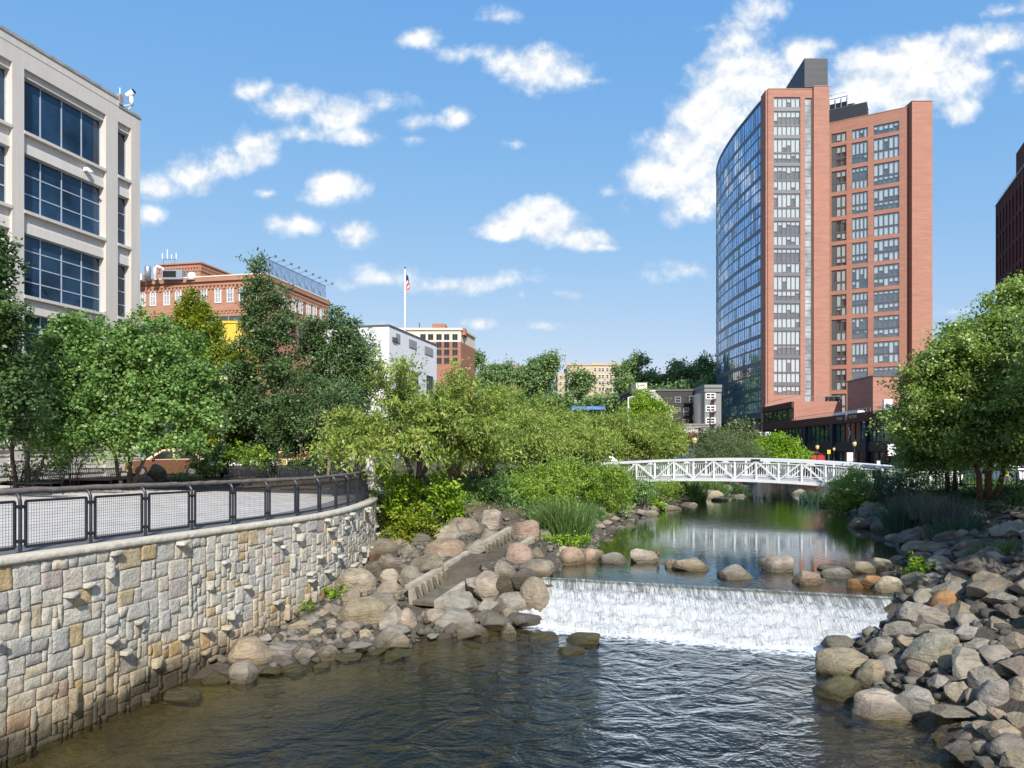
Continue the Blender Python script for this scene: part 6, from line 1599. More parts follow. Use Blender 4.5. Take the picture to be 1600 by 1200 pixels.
# ---------------------------------------------------------------- the tower
def tower_window(fr, parent, l0, l1, z0, z1, cols, rows, seed, o=-.28, dark_left=False):
    r = random.Random(seed); m = MB(); fw = .1
    fr.box(m, l0, l1, o-.45, o-.4, z0, z1, m=1)       # room behind
    rz = [z0+fw]+([z0+(z1-z0)*.42] if rows == 2 else [])+[z1-fw]
    fr.box(m, l0, l1, o, o+.1, z0, z0+fw); fr.box(m, l0, l1, o, o+.1, z1-fw, z1)
    if rows == 2: fr.box(m, l0+fw, l1-fw, o, o+.09, rz[1]-.16, rz[1]+.16)
    fr.box(m, l0, l0+fw, o, o+.1, z0+fw, z1-fw); fr.box(m, l1-fw, l1, o, o+.1, z0+fw, z1-fw)
    for k in range(1, cols):
        l = l0+(l1-l0)*k/cols; fr.box(m, l-.05, l+.05, o-.02, o+.11, z0+fw, z1-fw)
    if dark_left: fr.box(m, l0+fw, l0+(l1-l0)/cols-.05, o+.02, o+.05, z0+fw, z1-fw)
    w = m.build('window', [MT['frame_grey'], MT['room']], parent)
    m = MB(); bl = MB(); nb = 0
    for k in range(len(rz)-1):
        za, zb = rz[k]+(.16 if k else 0), rz[k+1]-(.16 if k == 0 and rows == 2 else 0)
        full = r.random(); drop = 1.0 if full < .5 else r.uniform(.15, .7)
        up = full > .86
        for c in range(cols):
            a, b = l0+(l1-l0)*c/cols+.04, l0+(l1-l0)*(c+1)/cols-.04
            fr.quad(m, a, b, o+.04, za, zb, jit=.012)
            if dark_left and c == 0: continue
            if up and r.random() < .6: continue
            dd = drop if r.random() < .8 else r.uniform(.2, 1)
            fr.quad(bl, a+.06, b-.06, o-.12, zb-(zb-za)*dd, zb); nb += 1
    m.build('pane', MT['pane'], w)
    if nb: bl.build('blind', MT['blind'], w)
    return w
def tower():
    d = 152; t_ = thing('apartment_tower', 'tall red brick apartment tower with a curved blue glass side and dark rooftop boxes', 'tower', (58, 155, 0))
    top = 75.9; base = 2.0
    A = Fr((xx(1200, d), d), (1, 0)); A.n.y > 0 and A.flip()
    X = lambda px, dd=d: xx(px, dd)
    s0, s1, n0, n1 = X(1209)-X(1200), X(1250.5)-X(1200), X(1258)-X(1200), X(1268.5)-X(1200)
    e0, e1 = X(1270)-X(1200), X(1294)-X(1200)
    z_str0 = zz(617, d); m = MB()
    zn0, zn1 = zz(640, d), zz(153, d)
    # strip front: brick around the two glazed strips
    A.box(m, 0, s0, -1, 0, base, top); A.box(m, s1, n0, -1, 0, base, top); A.box(m, n1, e0, -1, 0, base, top)
    A.box(m, s0, s1, -1, 0, base, z_str0); A.box(m, s0, s1, -1, 0, zz(151.5, d), top)
    A.box(m, n0, n1, -1, 0, base, zn0); A.box(m, n0, n1, -1, 0, zn1, top)
    A.box(m, e0, e1, -17, .5, base, top+.3)
    m.b2((X(1200)+2.6, d+1.0, base), (X(1270), d+30, top-.4))
    m.b2((X(1197), d+.25, base), (X(1200), d+3.2, top-.05))
    m.build('brick_wall', MT['brick_tower'], t_)
    # right wing
    wa = Vector((72.5-13.5*.1, 168+8*.1)); Wr = Vector((86, 160)); W = Fr((wa.x, wa.y), (Wr.x-wa.x, Wr.y-wa.y)); W.n.y > 0 and W.flip()
    Lw = (Wr-wa).length
    cols = [(1299, 1322.5, 3, True), (1331, 1356, 4, False), (1365, 1405, 5, False)]
    spans = [(W.l_at(a), W.l_at(b), c, dl) for a, b, c, dl in cols]
    gz = [(73.3, 71.2, 1)]+[(70.35-5.63*i, 70.35-5.63*i-4.75, 2) for i in range(12)]
    m = MB(); xs = [-3]+[v for s in spans for v in s[:2]]+[Lw]
    for k in range(0, len(xs), 2): W.box(m, xs[k], xs[k+1], -1, 0, base, top)
    for a, b, c, dl in spans:
        zs = [top]+[z for g_ in gz for z in g_[:2]]+[base]
        for k in range(0, len(zs), 2): W.box(m, a, b, -1, -.02, zs[k+1], zs[k])
    q0, q1, q2, q3 = W.p(-3, -1.1, 0), W.p(Lw, -1.1, 0), W.p(Lw, -18, 0), W.p(-3, -18, 0)
    m.prism([q0[:2], q1[:2], q2[:2], q3[:2]], base, top-.5)
    m.build('wing_wall', MT['brick_tower'], t_)
    m = MB(); xp0, xp1 = xx(1425, 158.6), xx(1457, 158.6); m.b2((xp0, 158.6, base), (xp1, 176, top+.6)); m.b2((Wr.x-.2, 160.4, base), (xp0, 176, top-.1)); m.build('brick_pier', MT['brick_tower'], t_)
    m = MB()
    W.box(m, -3, Lw, -1.05, .06, top, top+.12); A.box(m, 0, e0, -1, .08, top, top+.12); A.box(m, e0-.03, e1+.05, -16, .58, top+.3, top+.42); m.b2((xp0-.06, 158.5, top+.6), (xp1+.06, 176, top+.72)); m.build('roof_coping', MT['cream_brick'], t_)
    sd = 0
    for a, b, c, dl in spans:
        for z1, z0, rws in gz:
            sd += 1
            if z1 > 9: tower_window(W, t_, a, b, max(z0, 8), z1, c, rws, sd, dark_left=dl)
    # strip bay windows
    sg = [(zz(152, d), zz(167.5, d), 1)]+[(71.4-5.68*i, 71.4-5.68*i-5.02, 2) for i in range(10)]+[(71.4-56.8, z_str0, 1)]
    for k, (z1, z0, rws) in enumerate(sg):
        tower_window(A, t_, s0+.003, s1-.003, z0, z1, 6, rws, 200+k, o=-.25)
    zs = [z for g_ in sg for z in g_[:2]]
    for k in range(1, len(zs)-1, 2): m = MB(); A.box(m, s0+.004, s1-.004, -.5, -.08, zs[k+1], zs[k]); m.build('spandrel', MT['spandrel'], t_)
    m = MB(); zc = zn0; k = 0
    std_window(A, t_, n0, n1, zn0, zn1, -.3, 1, 44, MT['spandrel'], MT['glass_strip'], .08, .14, .08, name='glass_strip')
    # curved curtain wall
    path = Curve2([(53.55, 155.3, 0), (53.2, 160.5, 0), (52.95, 166.4, 0), (52.75, 171.5, 0), (52.7, 176.8, 0), (52.95, 184, 0), (53.6, 191, 0), (55, 198, 0), (57.2, 205, 0), (60.5, 212, 0), (65, 219, 0)])
    n = int(path.L/1.35); zt = top-.1; zb = zz(645, 157)+.2
    lev = [zt]; z = 71.4+.3
    while z > zb+2: lev.append(z); lev.append(z-2.84); z -= 5.68
    lev = [q for q in lev if q > zb+1.2]+[zb]
    gl = MB(); fr_ = MB(); sp = MB(); r = random.Random(8)
    pts = [path.at(path.L*i/n) for i in range(n+1)]
    for i in range(n):
        a, b = pts[i], pts[i+1]; f = Fr(a[:2], (b-a)[:2]); f.n.x > 0 and f.flip(); Lp = float(np.linalg.norm((b-a)[:2]))
        for k in range(len(lev)-1):
            z1, z0 = lev[k], lev[k+1]; thick = .95 if k % 2 == 1 else .4
            f.quad(sp, 0, Lp, .03, z1-thick, z1)
            f.quad(gl, 0, Lp, .0, z0, z1-thick, m=0 if r.random() > .12 else 1, jit=.02)
            if k % 2 == 0 or True: f.box(fr_, -.03, .03 if i % 3 else .07, 0, .03 if i % 3 else .06, z0, z1-thick)
            if (i+k) % 2 == 0: f.box(fr_, .03, Lp-.03, 0, .025, z0+.75, z0+.8)
        f.quad(sp, 0, Lp, .05, zb-1.5, zb); f.box(sp, 0, Lp, -.6, .12, zt, zt+.5)
    gl.build('curtain_glass', [MT['glass_curtain'], MT['glass_pale']], t_)
    fr_.build('mullion', MT['mull_blue'], t_); sp.build('floor_band', MT['band_blue'], t_)
    core = [tuple(p[:2]+np.array([.7, 0])) for p in pts]
    m = MB(); m.prism(core+[(67, 219), (62, 156.5)], zb-1.4, zt-.6); m.build('core', MT['room'], t_)
    # lobby below the curve
    m = MB(); lob = [tuple(p[:2]+np.array([1.6, 0])) for p in pts]; m.prism(lob+[(68, 219), (62, 156.5)], -.3, zb-1.42); m.build('lobby_glass', MT['glass_dark'], t_)
    for i in range(0, n, 5):
        m = MB(); p = pts[i]; m.b2((p[0]+.2, p[1]-.5, -.3), (p[0]+1.2, p[1]+.5, zb-1.45)); m.build('column', MT['navy_metal'] if i > 5 else MT['concrete'], t_)
    # rooftop
    b = thing('roof_box', 'tallest dark ribbed metal box on the tower roof', 'rooftop box', (63, 152, top)); 
    m = MB(); m.prism([(60.5, 152.2), (65.3, 152.2), (66, 186), (62.8, 186)], top+.43, 82.2); m.build('cladding', MT['metal_panel'], b)
    m = MB(); m.prism([(60.45, 152.15), (65.35, 152.15), (66.05, 186.05), (62.75, 186.05)], 82.2, 82.35); m.build('cap', MT['frame_grey'], b)
    b = thing('roof_box', 'lower slanting dark metal box behind the right wing parapet of the tower', 'rooftop box', (78, 175, top))
    m = MB(); f2 = Fr((xx(1290, 180), 180), (1.7, -1)); f2.n.y > 0 and f2.flip(); l1 = f2.l_at(1354); f2.box(m, 0, l1, -5, 0, top-1, zz(160, f2.d_at(1354))); m.build('cladding', MT['metal_panel'], b)
    m = MB(); f2.box(m, -.05, l1+.05, -5.05, .05, zz(160, f2.d_at(1354)), zz(160, f2.d_at(1354))+.15); m.build('cap', MT['frame_grey'], b)
    b = thing('roof_chiller', 'white framed cooling plant on the tower roof behind the lower dark box', 'cooling unit', (80, 186, top))
    f3 = Fr((xx(1294, 190), 190), (1.7, -1)); f3.n.y > 0 and f3.flip(); l0, l1 = f3.l_at(1296), f3.l_at(1335); zc = zz(143, f3.d_at(1335)); zd = zz(166, f3.d_at(1335))
    m = MB(); f3.box(m, l0, l1-1.6, -4, 0, zc-2.0, zc-.3); f3.box(m, l1-1.6, l1, -4, .2, zc-2.9, zc); m.build('casing', MT['white'], b)
    m = MB(); f3.box(m, l0, l1-1.7, -3.9, -.1, zd-1.5, zc-2.0); m.build('fan_bay', MT['black_metal'], b)
    for k in range(5):
        m = MB(); l = l0+(l1-l0)*k/4.2; f3.box(m, l-.1, l+.1, 0, .2, zd-1.5, zc-1.0 if k < 4 else zc-2.9); m.build('post', MT['steel'], b)
    m = MB(); f3.box(m, l0, l1-1.7, .0, .12, zc+.25, zc+.33); f3.box(m, l0, l1-1.7, 0.0, .12, zc-.7, zc-.6); m.build('rail', MT['steel'], b)
MT['glass_strip'] = glass_opaque('strip_glass', (.3, .36, .38), .08, .6, .5, .35)
MT['glass_pale'] = glass_opaque('pale_curtain', (.25, .3, .36), .06, .7)
g = G('curtain_glass_coated'); _c = g.mix(g.map(g.noise(g.pos(), .16, 3), .35, .65), (.3, .45, .68), (.54, .69, .88)); MT['glass_curtain'] = g.done(g.princ(_c, .04, .85, .6, g.bump(g.noise(g.pos(), .5, 2), .05, .05)))
MT['mull_blue'] = plain('curtain_frame', (.07, .1, .15), .4, .3); MT['band_blue'] = plain('curtain_band', (.07, .095, .13), .4, .3)
MT['navy_metal'] = plain('navy_column', (.012, .025, .05), .5); MT['cream_brick'] = plain('coping_tan', (.4, .25, .19), .8)
tower()
def podium():
    t_ = thing('gym_building', 'long two storey building with a dark brick band and gym lettering before the tower', 'building', (49, 115, 0))
    P = Fr((46.7-.074*12, 76.0), (.074, 1.0)); P.n.x > 0 and P.flip()
    L1 = 56.0-.05; L2 = 74.5; top = 6.5
    gb, gt, sb = 2.55, 5.35, 1.3
    m = MB(); P.box(m, 0, L2, -1.2, .12, gt, top); P.box(m, 0, L2, -24, -1.2, gt, top-.35); P.box(m, L2-.6, L2, -.8, .1, -.5, gt); m.build('brick_band', MT['brick_shaded'], t_)
    m = MB(); P.box(m, 0, L2, -.5, .16, top, top+.1); m.build('coping', MT['frame_grey'], t_)
    m = MB(); P.box(m, 0, L2-.6, -.6, 0, sb, gb); P.box(m, 0, L2-.6, -24, -.62, -.5, gt); m.build('spandrel', MT['frame_dark'], t_)
    # columns
    cl = [P.l_at(px) for px in (1258, 1301, 1353, 1405, 1500)]
    for l in cl+[L2-8]:
        m = MB(); P.box(m, l-.45, l+.45, -.1, .25, -.5, gt); m.build('column', MT['navy_metal'], t_)
    ed = sorted([0.0]+cl+[L2-8, L2-.6]); 
    for a, b in zip(ed[:-1], ed[1:]):
        a += .46; b -= .46
        if b-a < 1: continue
        nc = max(2, int((b-a)/1.9)); std_window(P, t_, a, b, gb, gt, -.3, nc, 1, MT['frame_dark'], MT['glass_gym'], .1, .1, .14)
        nc = max(2, int((b-a)/2.4)); std_window(P, t_, a, b, -.4, sb, -.35, nc, 2, MT['frame_dark'], MT['glass_shop'], .12, .1, .14, name='shop_front')
    rot = (rad(90), 0, math.atan2(-P.a.y, -P.a.x))
    l = P.l_at(1313.5); text_part('lettering', 'FITNESS', .62, MT['sign_metal'], t_, P.p(l, .16, zz(654.6, P.d_at(1313))), rot, .04)
    l = P.l_at(1334.5); text_part('lettering', 'FACTORY', .62, MT['sign_metal'], t_, P.p(l, .16, zz(651.5, P.d_at(1334))), rot, .04)
    l = P.l_at(1324.2); m = MB(); zc = zz(651.5, P.d_at(1324)); c = Vector(P.p(l, .18, zc))
    for k in range(10): 
        a = math.pi*2*k/10; m.bar(c+Vector(P.a.to_3d())*math.cos(a)*.32+Vector((0, 0, math.sin(a)*.45)), c+Vector(P.a.to_3d())*math.cos(a+.63)*.32+Vector((0, 0, math.sin(a+.63)*.45)), .1)
    m.bar(c+Vector((0, 0, -.35)), c+Vector((0, 0, .3)), .14); m.build('emblem', MT['sign_metal'], t_)
    m = MB(); l = P.l_at(1322); zc = zz(677, P.d_at(1322))
    for k in range(8):
        a = -1.1+2.2*k/8; b = -1.1+2.2*(k+1)/8; m.bar(P.p(l-math.cos(a)*.9, -.2, zc+math.sin(a)*.85), P.p(l-math.cos(b)*.9, -.2, zc+math.sin(b)*.85), .1)
    m.build('arc_lamp', MT['white'], t_)
    # roof rail
    m = MB()
    for k in range(45): l = 10+L1*k/45; m.bar(P.p(l, -.9, top-.3), P.p(l, -.9, top+.75), .04)
    m.bar(P.p(10, -.9, top+.75), P.p(10+L1, -.9, top+.75), .06); m.bar(P.p(10, -.9, top+.4), P.p(10+L1, -.9, top+.4), .03); m.build('roof_rail', MT['steel'], t_)
    # terrace block
    u = thing('terrace_block', 'low brick terrace block with a dark green window between gym and tower', 'building', (54, 140, top))
    zt = 10.1; y0 = P.d_at(1236)
    q = Fr((50.05, y0), (.074, 1)); q.n.x > 0 and q.flip(); LL = 151.7-y0
    x2 = xx(1316, y0)
    m = MB(); e = q.p(LL, -.4, 0); s = q.p(0, -.4, 0); m.prism([s[:2], (x2, y0), (x2+1.5, 151.6), e[:2]], top-.3, zt); m.build('wall', MT['brick_tower'], u)
    m = MB(); q.box(m, 0.02, LL, -.4, 0, zt-1.1, zt); q.box(m, .02, LL, -.4, 0, top, top+.5); m.build('shaded_band', MT['brick_shaded'], u)  # side bands: shade painted in with the darker brick, front stays tower brick
    std_window(q, u, .3, LL-.2, top+.5, zt-1.1, -.35, 6, 1, MT['frame_dark'], MT['glass_dark'], .1, .1, .12)
    m = MB()
    for k in range(14): l = LL*k/13; m.bar(q.p(l, -.7, zt), q.p(l, -.7, zt+.95), .04)
    m.bar(q.p(0, -.7, zt+.95), q.p(LL, -.7, zt+.95), .05)
    for k in range(10): xk = s[0]+(x2-s[0])*k/9; m.bar((xk, y0+1.2, zt), (xk, y0+1.2, zt+.95), .04)
    m.bar((s[0], y0+1.2, zt+.95), (x2, y0+1.2, zt+.95), .05); m.build('guard_rail', MT['steel'], u)
    for k, px in enumerate((1294, 1300, 1306, 1311)):
        x = xx(px, y0+2.5); cset = thing('terrace_chair', 'dark lounge chair in the row on the brick terrace', 'chair', (x, y0+2.5, zt), group='lounge chairs on the terrace')
        m = MB(); m.box((x, y0+2.5, zt+.4), (.7, .8, .15)); m.build('seat', MT['black_metal'], cset); m = MB(); m.box((x, y0+2.9, zt+.75), (.7, .12, .7)); m.build('backrest', MT['black_metal'], cset)
        m = MB(); m.box((x-.36, y0+2.5, zt+.25), (.06, .7, .5)); m.box((x+.36, y0+2.5, zt+.25), (.06, .7, .5)); m.build('frame', MT['black_metal'], cset)
    # upper box
    u = thing('brick_box', 'plain brick roof block with one dark side above the gym', 'building', (xx(1364, 120), 120, top))
    xa, xb = xx(1364, 120), xx(1324, 130.5); zt = 13.4
    m = MB(); m.prism([(xa, 120), (76, 120), (76, 133), (xb, 130.5)], top-.3, zt); m.build('wall', MT['brick_tower'], u)
    m = MB(); m.prism([(xa-.1, 119.9), (76.1, 119.9), (76.1, 133.1), (xb-.1, 130.6)], zt, zt+.22); m.build('roof_edge', MT['frame_grey'], u)
    c = at_d(1388, 633, 112); u = thing('condenser_unit', 'white double fan condenser on the gym roof before the brick block', 'condenser', (c.x, 112, top))
    m = MB(); m.b2((c.x-.62, 112, top-.3), (c.x+.62, 112.6, zz(624, 112))); m.build('casing', MT['white'], u)
    for z in (top+.65, top+1.65):
        m = MB(); m.tube([(c.x-.15, 111.99, z), (c.x-.15, 111.96, z)], .38, 14); f = m.build('fan_grille', MT['frame_grey'], u)
    c2 = at_d(1394, 632, 111)
    # white stuff on the roof edge: folded covers
    u = thing('roof_planter', 'row of pale boxes along the gym roof edge below the terrace', 'planter', P.p(P.l_at(1300), -2, top))
    m = MB(); P.box(m, P.l_at(1322), P.l_at(1285), -2.6, -1.6, top-.34, top+.6); m.build('trough', MT['white_wall'], u)
    m = MB(); P.box(m, P.l_at(1322)+.1, P.l_at(1285)-.1, -2.5, -1.7, top+.6, top+.7); m.build('soil_cover', MT['grey_green'], u)
MT['frame_dark'] = plain('storefront_frame', (.018, .02, .024), .5, .2)
MT['glass_gym'] = glass_opaque('gym_glass', (.03, .06, .055), .03, .8, .8, .25); MT['glass_shop'] = glass_opaque('shop_glass', (.04, .05, .05), .05, .6, .8, .6)
MT['sign_metal'] = plain('sign_letters', (.5, .42, .36), .4, .3)
podium()
def maroon_tower():
    t_ = thing('maroon_tower', 'dark maroon brick tower at the right edge above the trees', 'tower', (123.2, 187.5, 0))
    P = Fr((123.2, 187.5), (-8.6, -20.5)); P.n.x > 0 and P.flip()
    top = 63.3
    m = MB(); cols = []
    l = 1.2
    while l < 36: cols.append((l, l+1.7)); l += 3.3
    xs = [-0.0]+[v for c in cols for v in c]+[l+1]
    for k in range(0, len(xs)-1, 2): P.box(m, xs[k], xs[k+1], -1, 0, 0, top)
    zs = []
    z = top-3.0
    while z > 8: zs.append((z, z-4.6)); z -= 5.7
    for a, b in cols:
        q = [top]+[v for s in zs for v in s]+[0]
        for k in range(0, len(q), 2): P.box(m, a, b, -1, -.1, q[k+1], q[k])
    P.box(m, 0, l+1, -18, -1.05, 0, top-.3); m.build('brick_wall', MT['brick_maroon'], t_)
    m = MB(); P.box(m, -.1, l+1, -.5, .1, top, top+.25); m.build('roof_coping', MT['frame_grey'], t_)
    m = MB(); P.box(m, 14, 30, -12, -1.5, top-.3, top+8); m.build('penthouse', MT['brick_maroon'], t_)
    m = MB(); 
    for k in range(20): m.bar(P.p(l*k/20, -.4, top+.25), P.p(l*k/20, -.4, top+1.3), .05)
    m.bar(P.p(0, -.4, top+1.3), P.p(l, -.4, top+1.3), .06); m.build('roof_rail', MT['steel'], t_)
    for a, b in cols[:10]:
        for z1, z0 in zs[:5]: std_window(P, t_, a, b, z0, z1, -.5, 2, 2, MT['frame_grey'], MT['glass_tan'], .1, .1, .1)
MT['glass_tan'] = glass_opaque('tan_glass', (.1, .085, .07), .05, .5, .8, .3)
maroon_tower()
def bridge():
    A = Vector((7.4, 56.2)); B = Vector((26.3, 43.2)); d = (B-A); L = d.length; d.normalize(); n = Vector((d.y, -d.x))
    if n.y > 0: n = -n       # n: towards the camera
    t_ = thing('footbridge', 'white arched steel truss footbridge crossing the river behind the weir', 'bridge', (16, 50, -.6))
    s0 = 1.0
    def zb(s): f = s/L; return -.95+.55*math.sin(math.pi*f)-.32*f+.16
    def P(s, o, z): q = A+d*s+n*o; return Vector((q.x, q.y, zb(s)+z))
    H = 1.37; N = 16; W = 1.25
    for o in (W, -W):
        m = MB(); seg = 48
        for k in range(seg):
            a, b = L*k/seg, L*(k+1)/seg
            m.bar(P(a, o, 0), P(b, o, 0), .16, .2); m.bar(P(a, o, H), P(b, o, H), .18, .18)
        for k in range(N+1):
            s = L*k/N; m.bar(P(s, o, .1), P(s, o, H-.09), .11)
            if k < N:
                a, b = (P(s, o, .08), P(s+L/N, o, H-.08)) if k % 2 else (P(s, o, H-.08), P(s+L/N, o, .08))
                m.bar(a, b, .1)
        m.build('truss', MT['bridge_white'], t_)
        m = MB(); oi = o-.14*(1 if o > 0 else -1)
        for k in range(seg):
            a, b = L*k/seg, L*(k+1)/seg; m.bar(P(a, oi, 1.1), P(b, oi, 1.1), .05); m.bar(P(a, oi, .3), P(b, oi, .3), .05)
        nb = int(L/.16)
        for k in range(nb): s = L*(k+.5)/nb; m.bar(P(s, oi, .3), P(s, oi, 1.1), .022)
        m.build('railing', MT['bridge_white'], t_)
    m = MB()
    for k in range(24): a, b = L*k/24, L*(k+1)/24; m.bar(P(a, 0, .16), P(b, 0, .16), 2*W-.2, .1)
    m.build('deck', MT['bridge_grey'], t_)
    for k in range(1, N, 2):
        m = MB(); m.box(P(L*k/N+.25, W-.12, .55), (.28, .12, .55), math.atan2(d.y, d.x)); m.build('light_box', MT['steel'], t_)
    m = MB(); m.box(P(L*.5, W+.11, H), (.6, .02, .1), math.atan2(d.y, d.x)); m.build('name_plate', MT['black_metal'], t_)
    for q, s in ((P(-.8, 0, 0), 1), (P(L+.8, 0, 0), 1)):
        m = MB(); m.box((q.x, q.y, q.z-1.0), (1.8, 3.6, 1.9), math.atan2(d.y, d.x)); m.build('abutment', MT['concrete'], t_)
bridge()
def bench(loc, rz, label):
    t_ = thing('bench', label, 'bench', loc, rz, group=None)
    m = MB(); W = 1.95
    n = 22
    for k in range(n+1): x = -W/2+W*k/n; m.bar((x, .2, .45), (x, .33, .88), .012)
    for k in range(9): z = .45+.43*k/8; m.bar((-W/2, .2+.13*k/8, z), (W/2, .2+.13*k/8, z), .014)
    for a, b in (((-W/2, .33, .88), (W/2, .33, .88)), ((-W/2, .2, .45), (W/2, .2, .45)), ((-W/2, .2, .45), (-W/2, .33, .88)), ((W/2, .2, .45), (W/2, .33, .88))): m.bar(a, b, .04)
    m.build('backrest', MT['black_metal'], t_, local=True)
    m = MB(); m.box((0, -.03, .44), (W, .46, .035)); m.bar((-W/2, -.27, .43), (W/2, -.27, .43), .05); m.build('seat', MT['black_metal'], t_, local=True)
    for x in (-W/2+.05, W/2-.05):
        m = MB(); m.tube([(x, -.25, 0), (x, -.24, .44), (x, .2, .45), (x, .28, 0)], .022, 6); m.build('leg', MT['black_metal'], t_, local=True)
        m = MB(); m.tube([(x, -.24, .44), (x, -.27, .6), (x, -.2, .66), (x, .0, .66), (x, .24, .62)], .02, 6); m.build('armrest', MT['black_metal'], t_, local=True)
for px, d, rz, lab in ((57, 27.5, -.25, 'leftmost black mesh bench in front of the dark multi stemmed tree'), (148, 30.5, -.15, 'black mesh bench just left of the redbud stems'), (385, 35.0, 0, 'black mesh bench in front of the hydrangeas'), (466, 35.3, .05, 'black mesh bench between the dark and the pale young tree trunks'), (547, 35.5, .12, 'black mesh bench right of the pale trunk, by the fence bend')):
    p = Vector((xx(px, d), d, .02)); bench(p, rz, lab)
def lamp(px, ytop, ybase_z, d, label, arms=1, k=1.0, group=None):
    x = xx(px, d); zt = zz(ytop, d); t_ = thing('street_lamp', label, 'street lamp', (x, d, ybase_z), group=group)
    m = MB(); m.lathe((x, d, ybase_z), [(.22*k, 0), (.2*k, .5), (.1*k, .7), (.075*k, 1.2), (.06*k, zt-ybase_z-1.0*k)], 8); m.build('pole', MT['black_metal'], t_, smooth=True)
    m = MB(); m.lathe((x, d, zt-1.0*k), [(.08*k, 0), (.24*k, .25*k), (.27*k, .5*k), (.2*k, .7*k)], 8); m.build('lantern', MT['lantern'], t_, smooth=True)
    m = MB(); m.lathe((x, d, zt-.3*k), [(.3*k, 0), (.22*k, .12*k), (.06*k, .26*k), (.02*k, .4*k)], 8); m.build('cap', MT['black_metal'], t_, smooth=True)
    return t_, x
t_, x = lamp(349, 578, .09, 42.5, 'black street lamp with a round lantern between the hydrangeas, in the yellow-green tree')
m = MB(); m.b2((x-.22, 42.25, zz(706, 42)), (x+.22, 42.28, zz(694, 42))); m.build('notice_plate', MT['white'], t_)
m = MB(); m.tube([(x, 42.5, .1), (x, 42.5, zz(660, 42))], .12, 8); m.build('pole_sleeve', MT['dark_metal'], t_)
lamp(1085, 678, -.3, 90, 'black street lamp with an amber lantern before the maroon awning shop', k=1.3)
lamp(1277, 692, -.3, 98, 'amber street lamp nearest the lime green tree in front of the gym', k=.95)
lamp(1335, 686, -.3, 92, 'amber street lamp behind the left white banner in front of the gym', k=1.0)
lamp(1371, 697, -.3, 100, 'small pale street lamp between the two white banners', k=.7)
lamp(1303, 697, -.3, 100, 'small pale street lamp by the yellow sign in front of the gym', k=.7)
def banner(px, y0, y1, w, d, label):
    x = xx(px, d); t_ = thing('banner_stand', label, 'banner', (x, d, -.3))
    ww = w*d/F/2; m = MB(); m.b2((x-ww, d-.02, zz(y1, d)), (x+ww, d+.02, zz(y0, d))); m.build('panel', MT['white'], t_)
    m = MB(); m.tube([(x+ww+.03, d, -.3), (x+ww+.03, d, zz(y0, d)+.1)], .03, 6); m.bar((x-ww, d, zz(y0, d)+.03), (x+ww, d, zz(y0, d)+.03), .04); m.build('pole', MT['black_metal'], t_)
banner(1328, 707, 721, 9.5, 80, 'smaller white banner hanging in front of the gym shop fronts')
banner(1393.5, 694, 712, 13, 74, 'larger white banner hanging beside the big right hand tree')
def sign(name, px, y0, y1, w, d, mat, label, z0=-.25, diamond=False, text=None):
    x = xx(px, d); t_ = thing(name, label, 'sign', (x, d, z0)); ww = w*d/F/2; zc = (zz(y0, d)+zz(y1, d))/2; hh = abs(zz(y0, d)-zz(y1, d))/2
    m = MB()
    if diamond: m.add([(x-ww, d-.03, zc), (x, d-.03, zc-hh), (x+ww, d-.03, zc), (x, d-.03, zc+hh), (x-ww, d-.01, zc), (x, d-.01, zc-hh), (x+ww, d-.01, zc), (x, d-.01, zc+hh)], [(0, 1, 2, 3), (7, 6, 5, 4), (0, 4, 5, 1), (1, 5, 6, 2), (2, 6, 7, 3), (3, 7, 4, 0)])
    else: m.b2((x-ww, d-.03, zc-hh), (x+ww, d-.01, zc+hh))
    m.build('panel', mat, t_)
    m = MB(); m.tube([(x, d+.02, z0), (x, d+.02, zc+hh)], .035, 6); m.build('post', MT['steel'], t_)
    return t_
sign('road_sign', 449.5, 701, 717, 16, 52, MT['steel'], 'grey back of a diamond road sign left of the dark young trunk', diamond=True)
sign('street_sign', 484.5, 695, 706, 6, 51, MT['sign_green'], 'small green sign on a post between the two young trees')
sign('street_sign', 240, 684.5, 692, 16, 49, MT['sign_green'], 'green street name sign at the corner of the concrete office')
sign('road_sign', 1295, 703, 709, 5, 95, MT['sign_yellow'], 'small yellow sign before the gym columns')
sign('road_sign', 1372.5, 720, 728, 5, 72, MT['white'], 'small white sign at the bridge end under the larger banner')
sign('road_sign', 1573.5, 738, 744, 4, 36.5, MT['sign_yellow'], 'small yellow sign by the white car at the right edge')
sign('road_sign', 886, 704, 719, 5, 60, MT['white'], 'narrow white sign behind the cherry row, above the bank thicket')
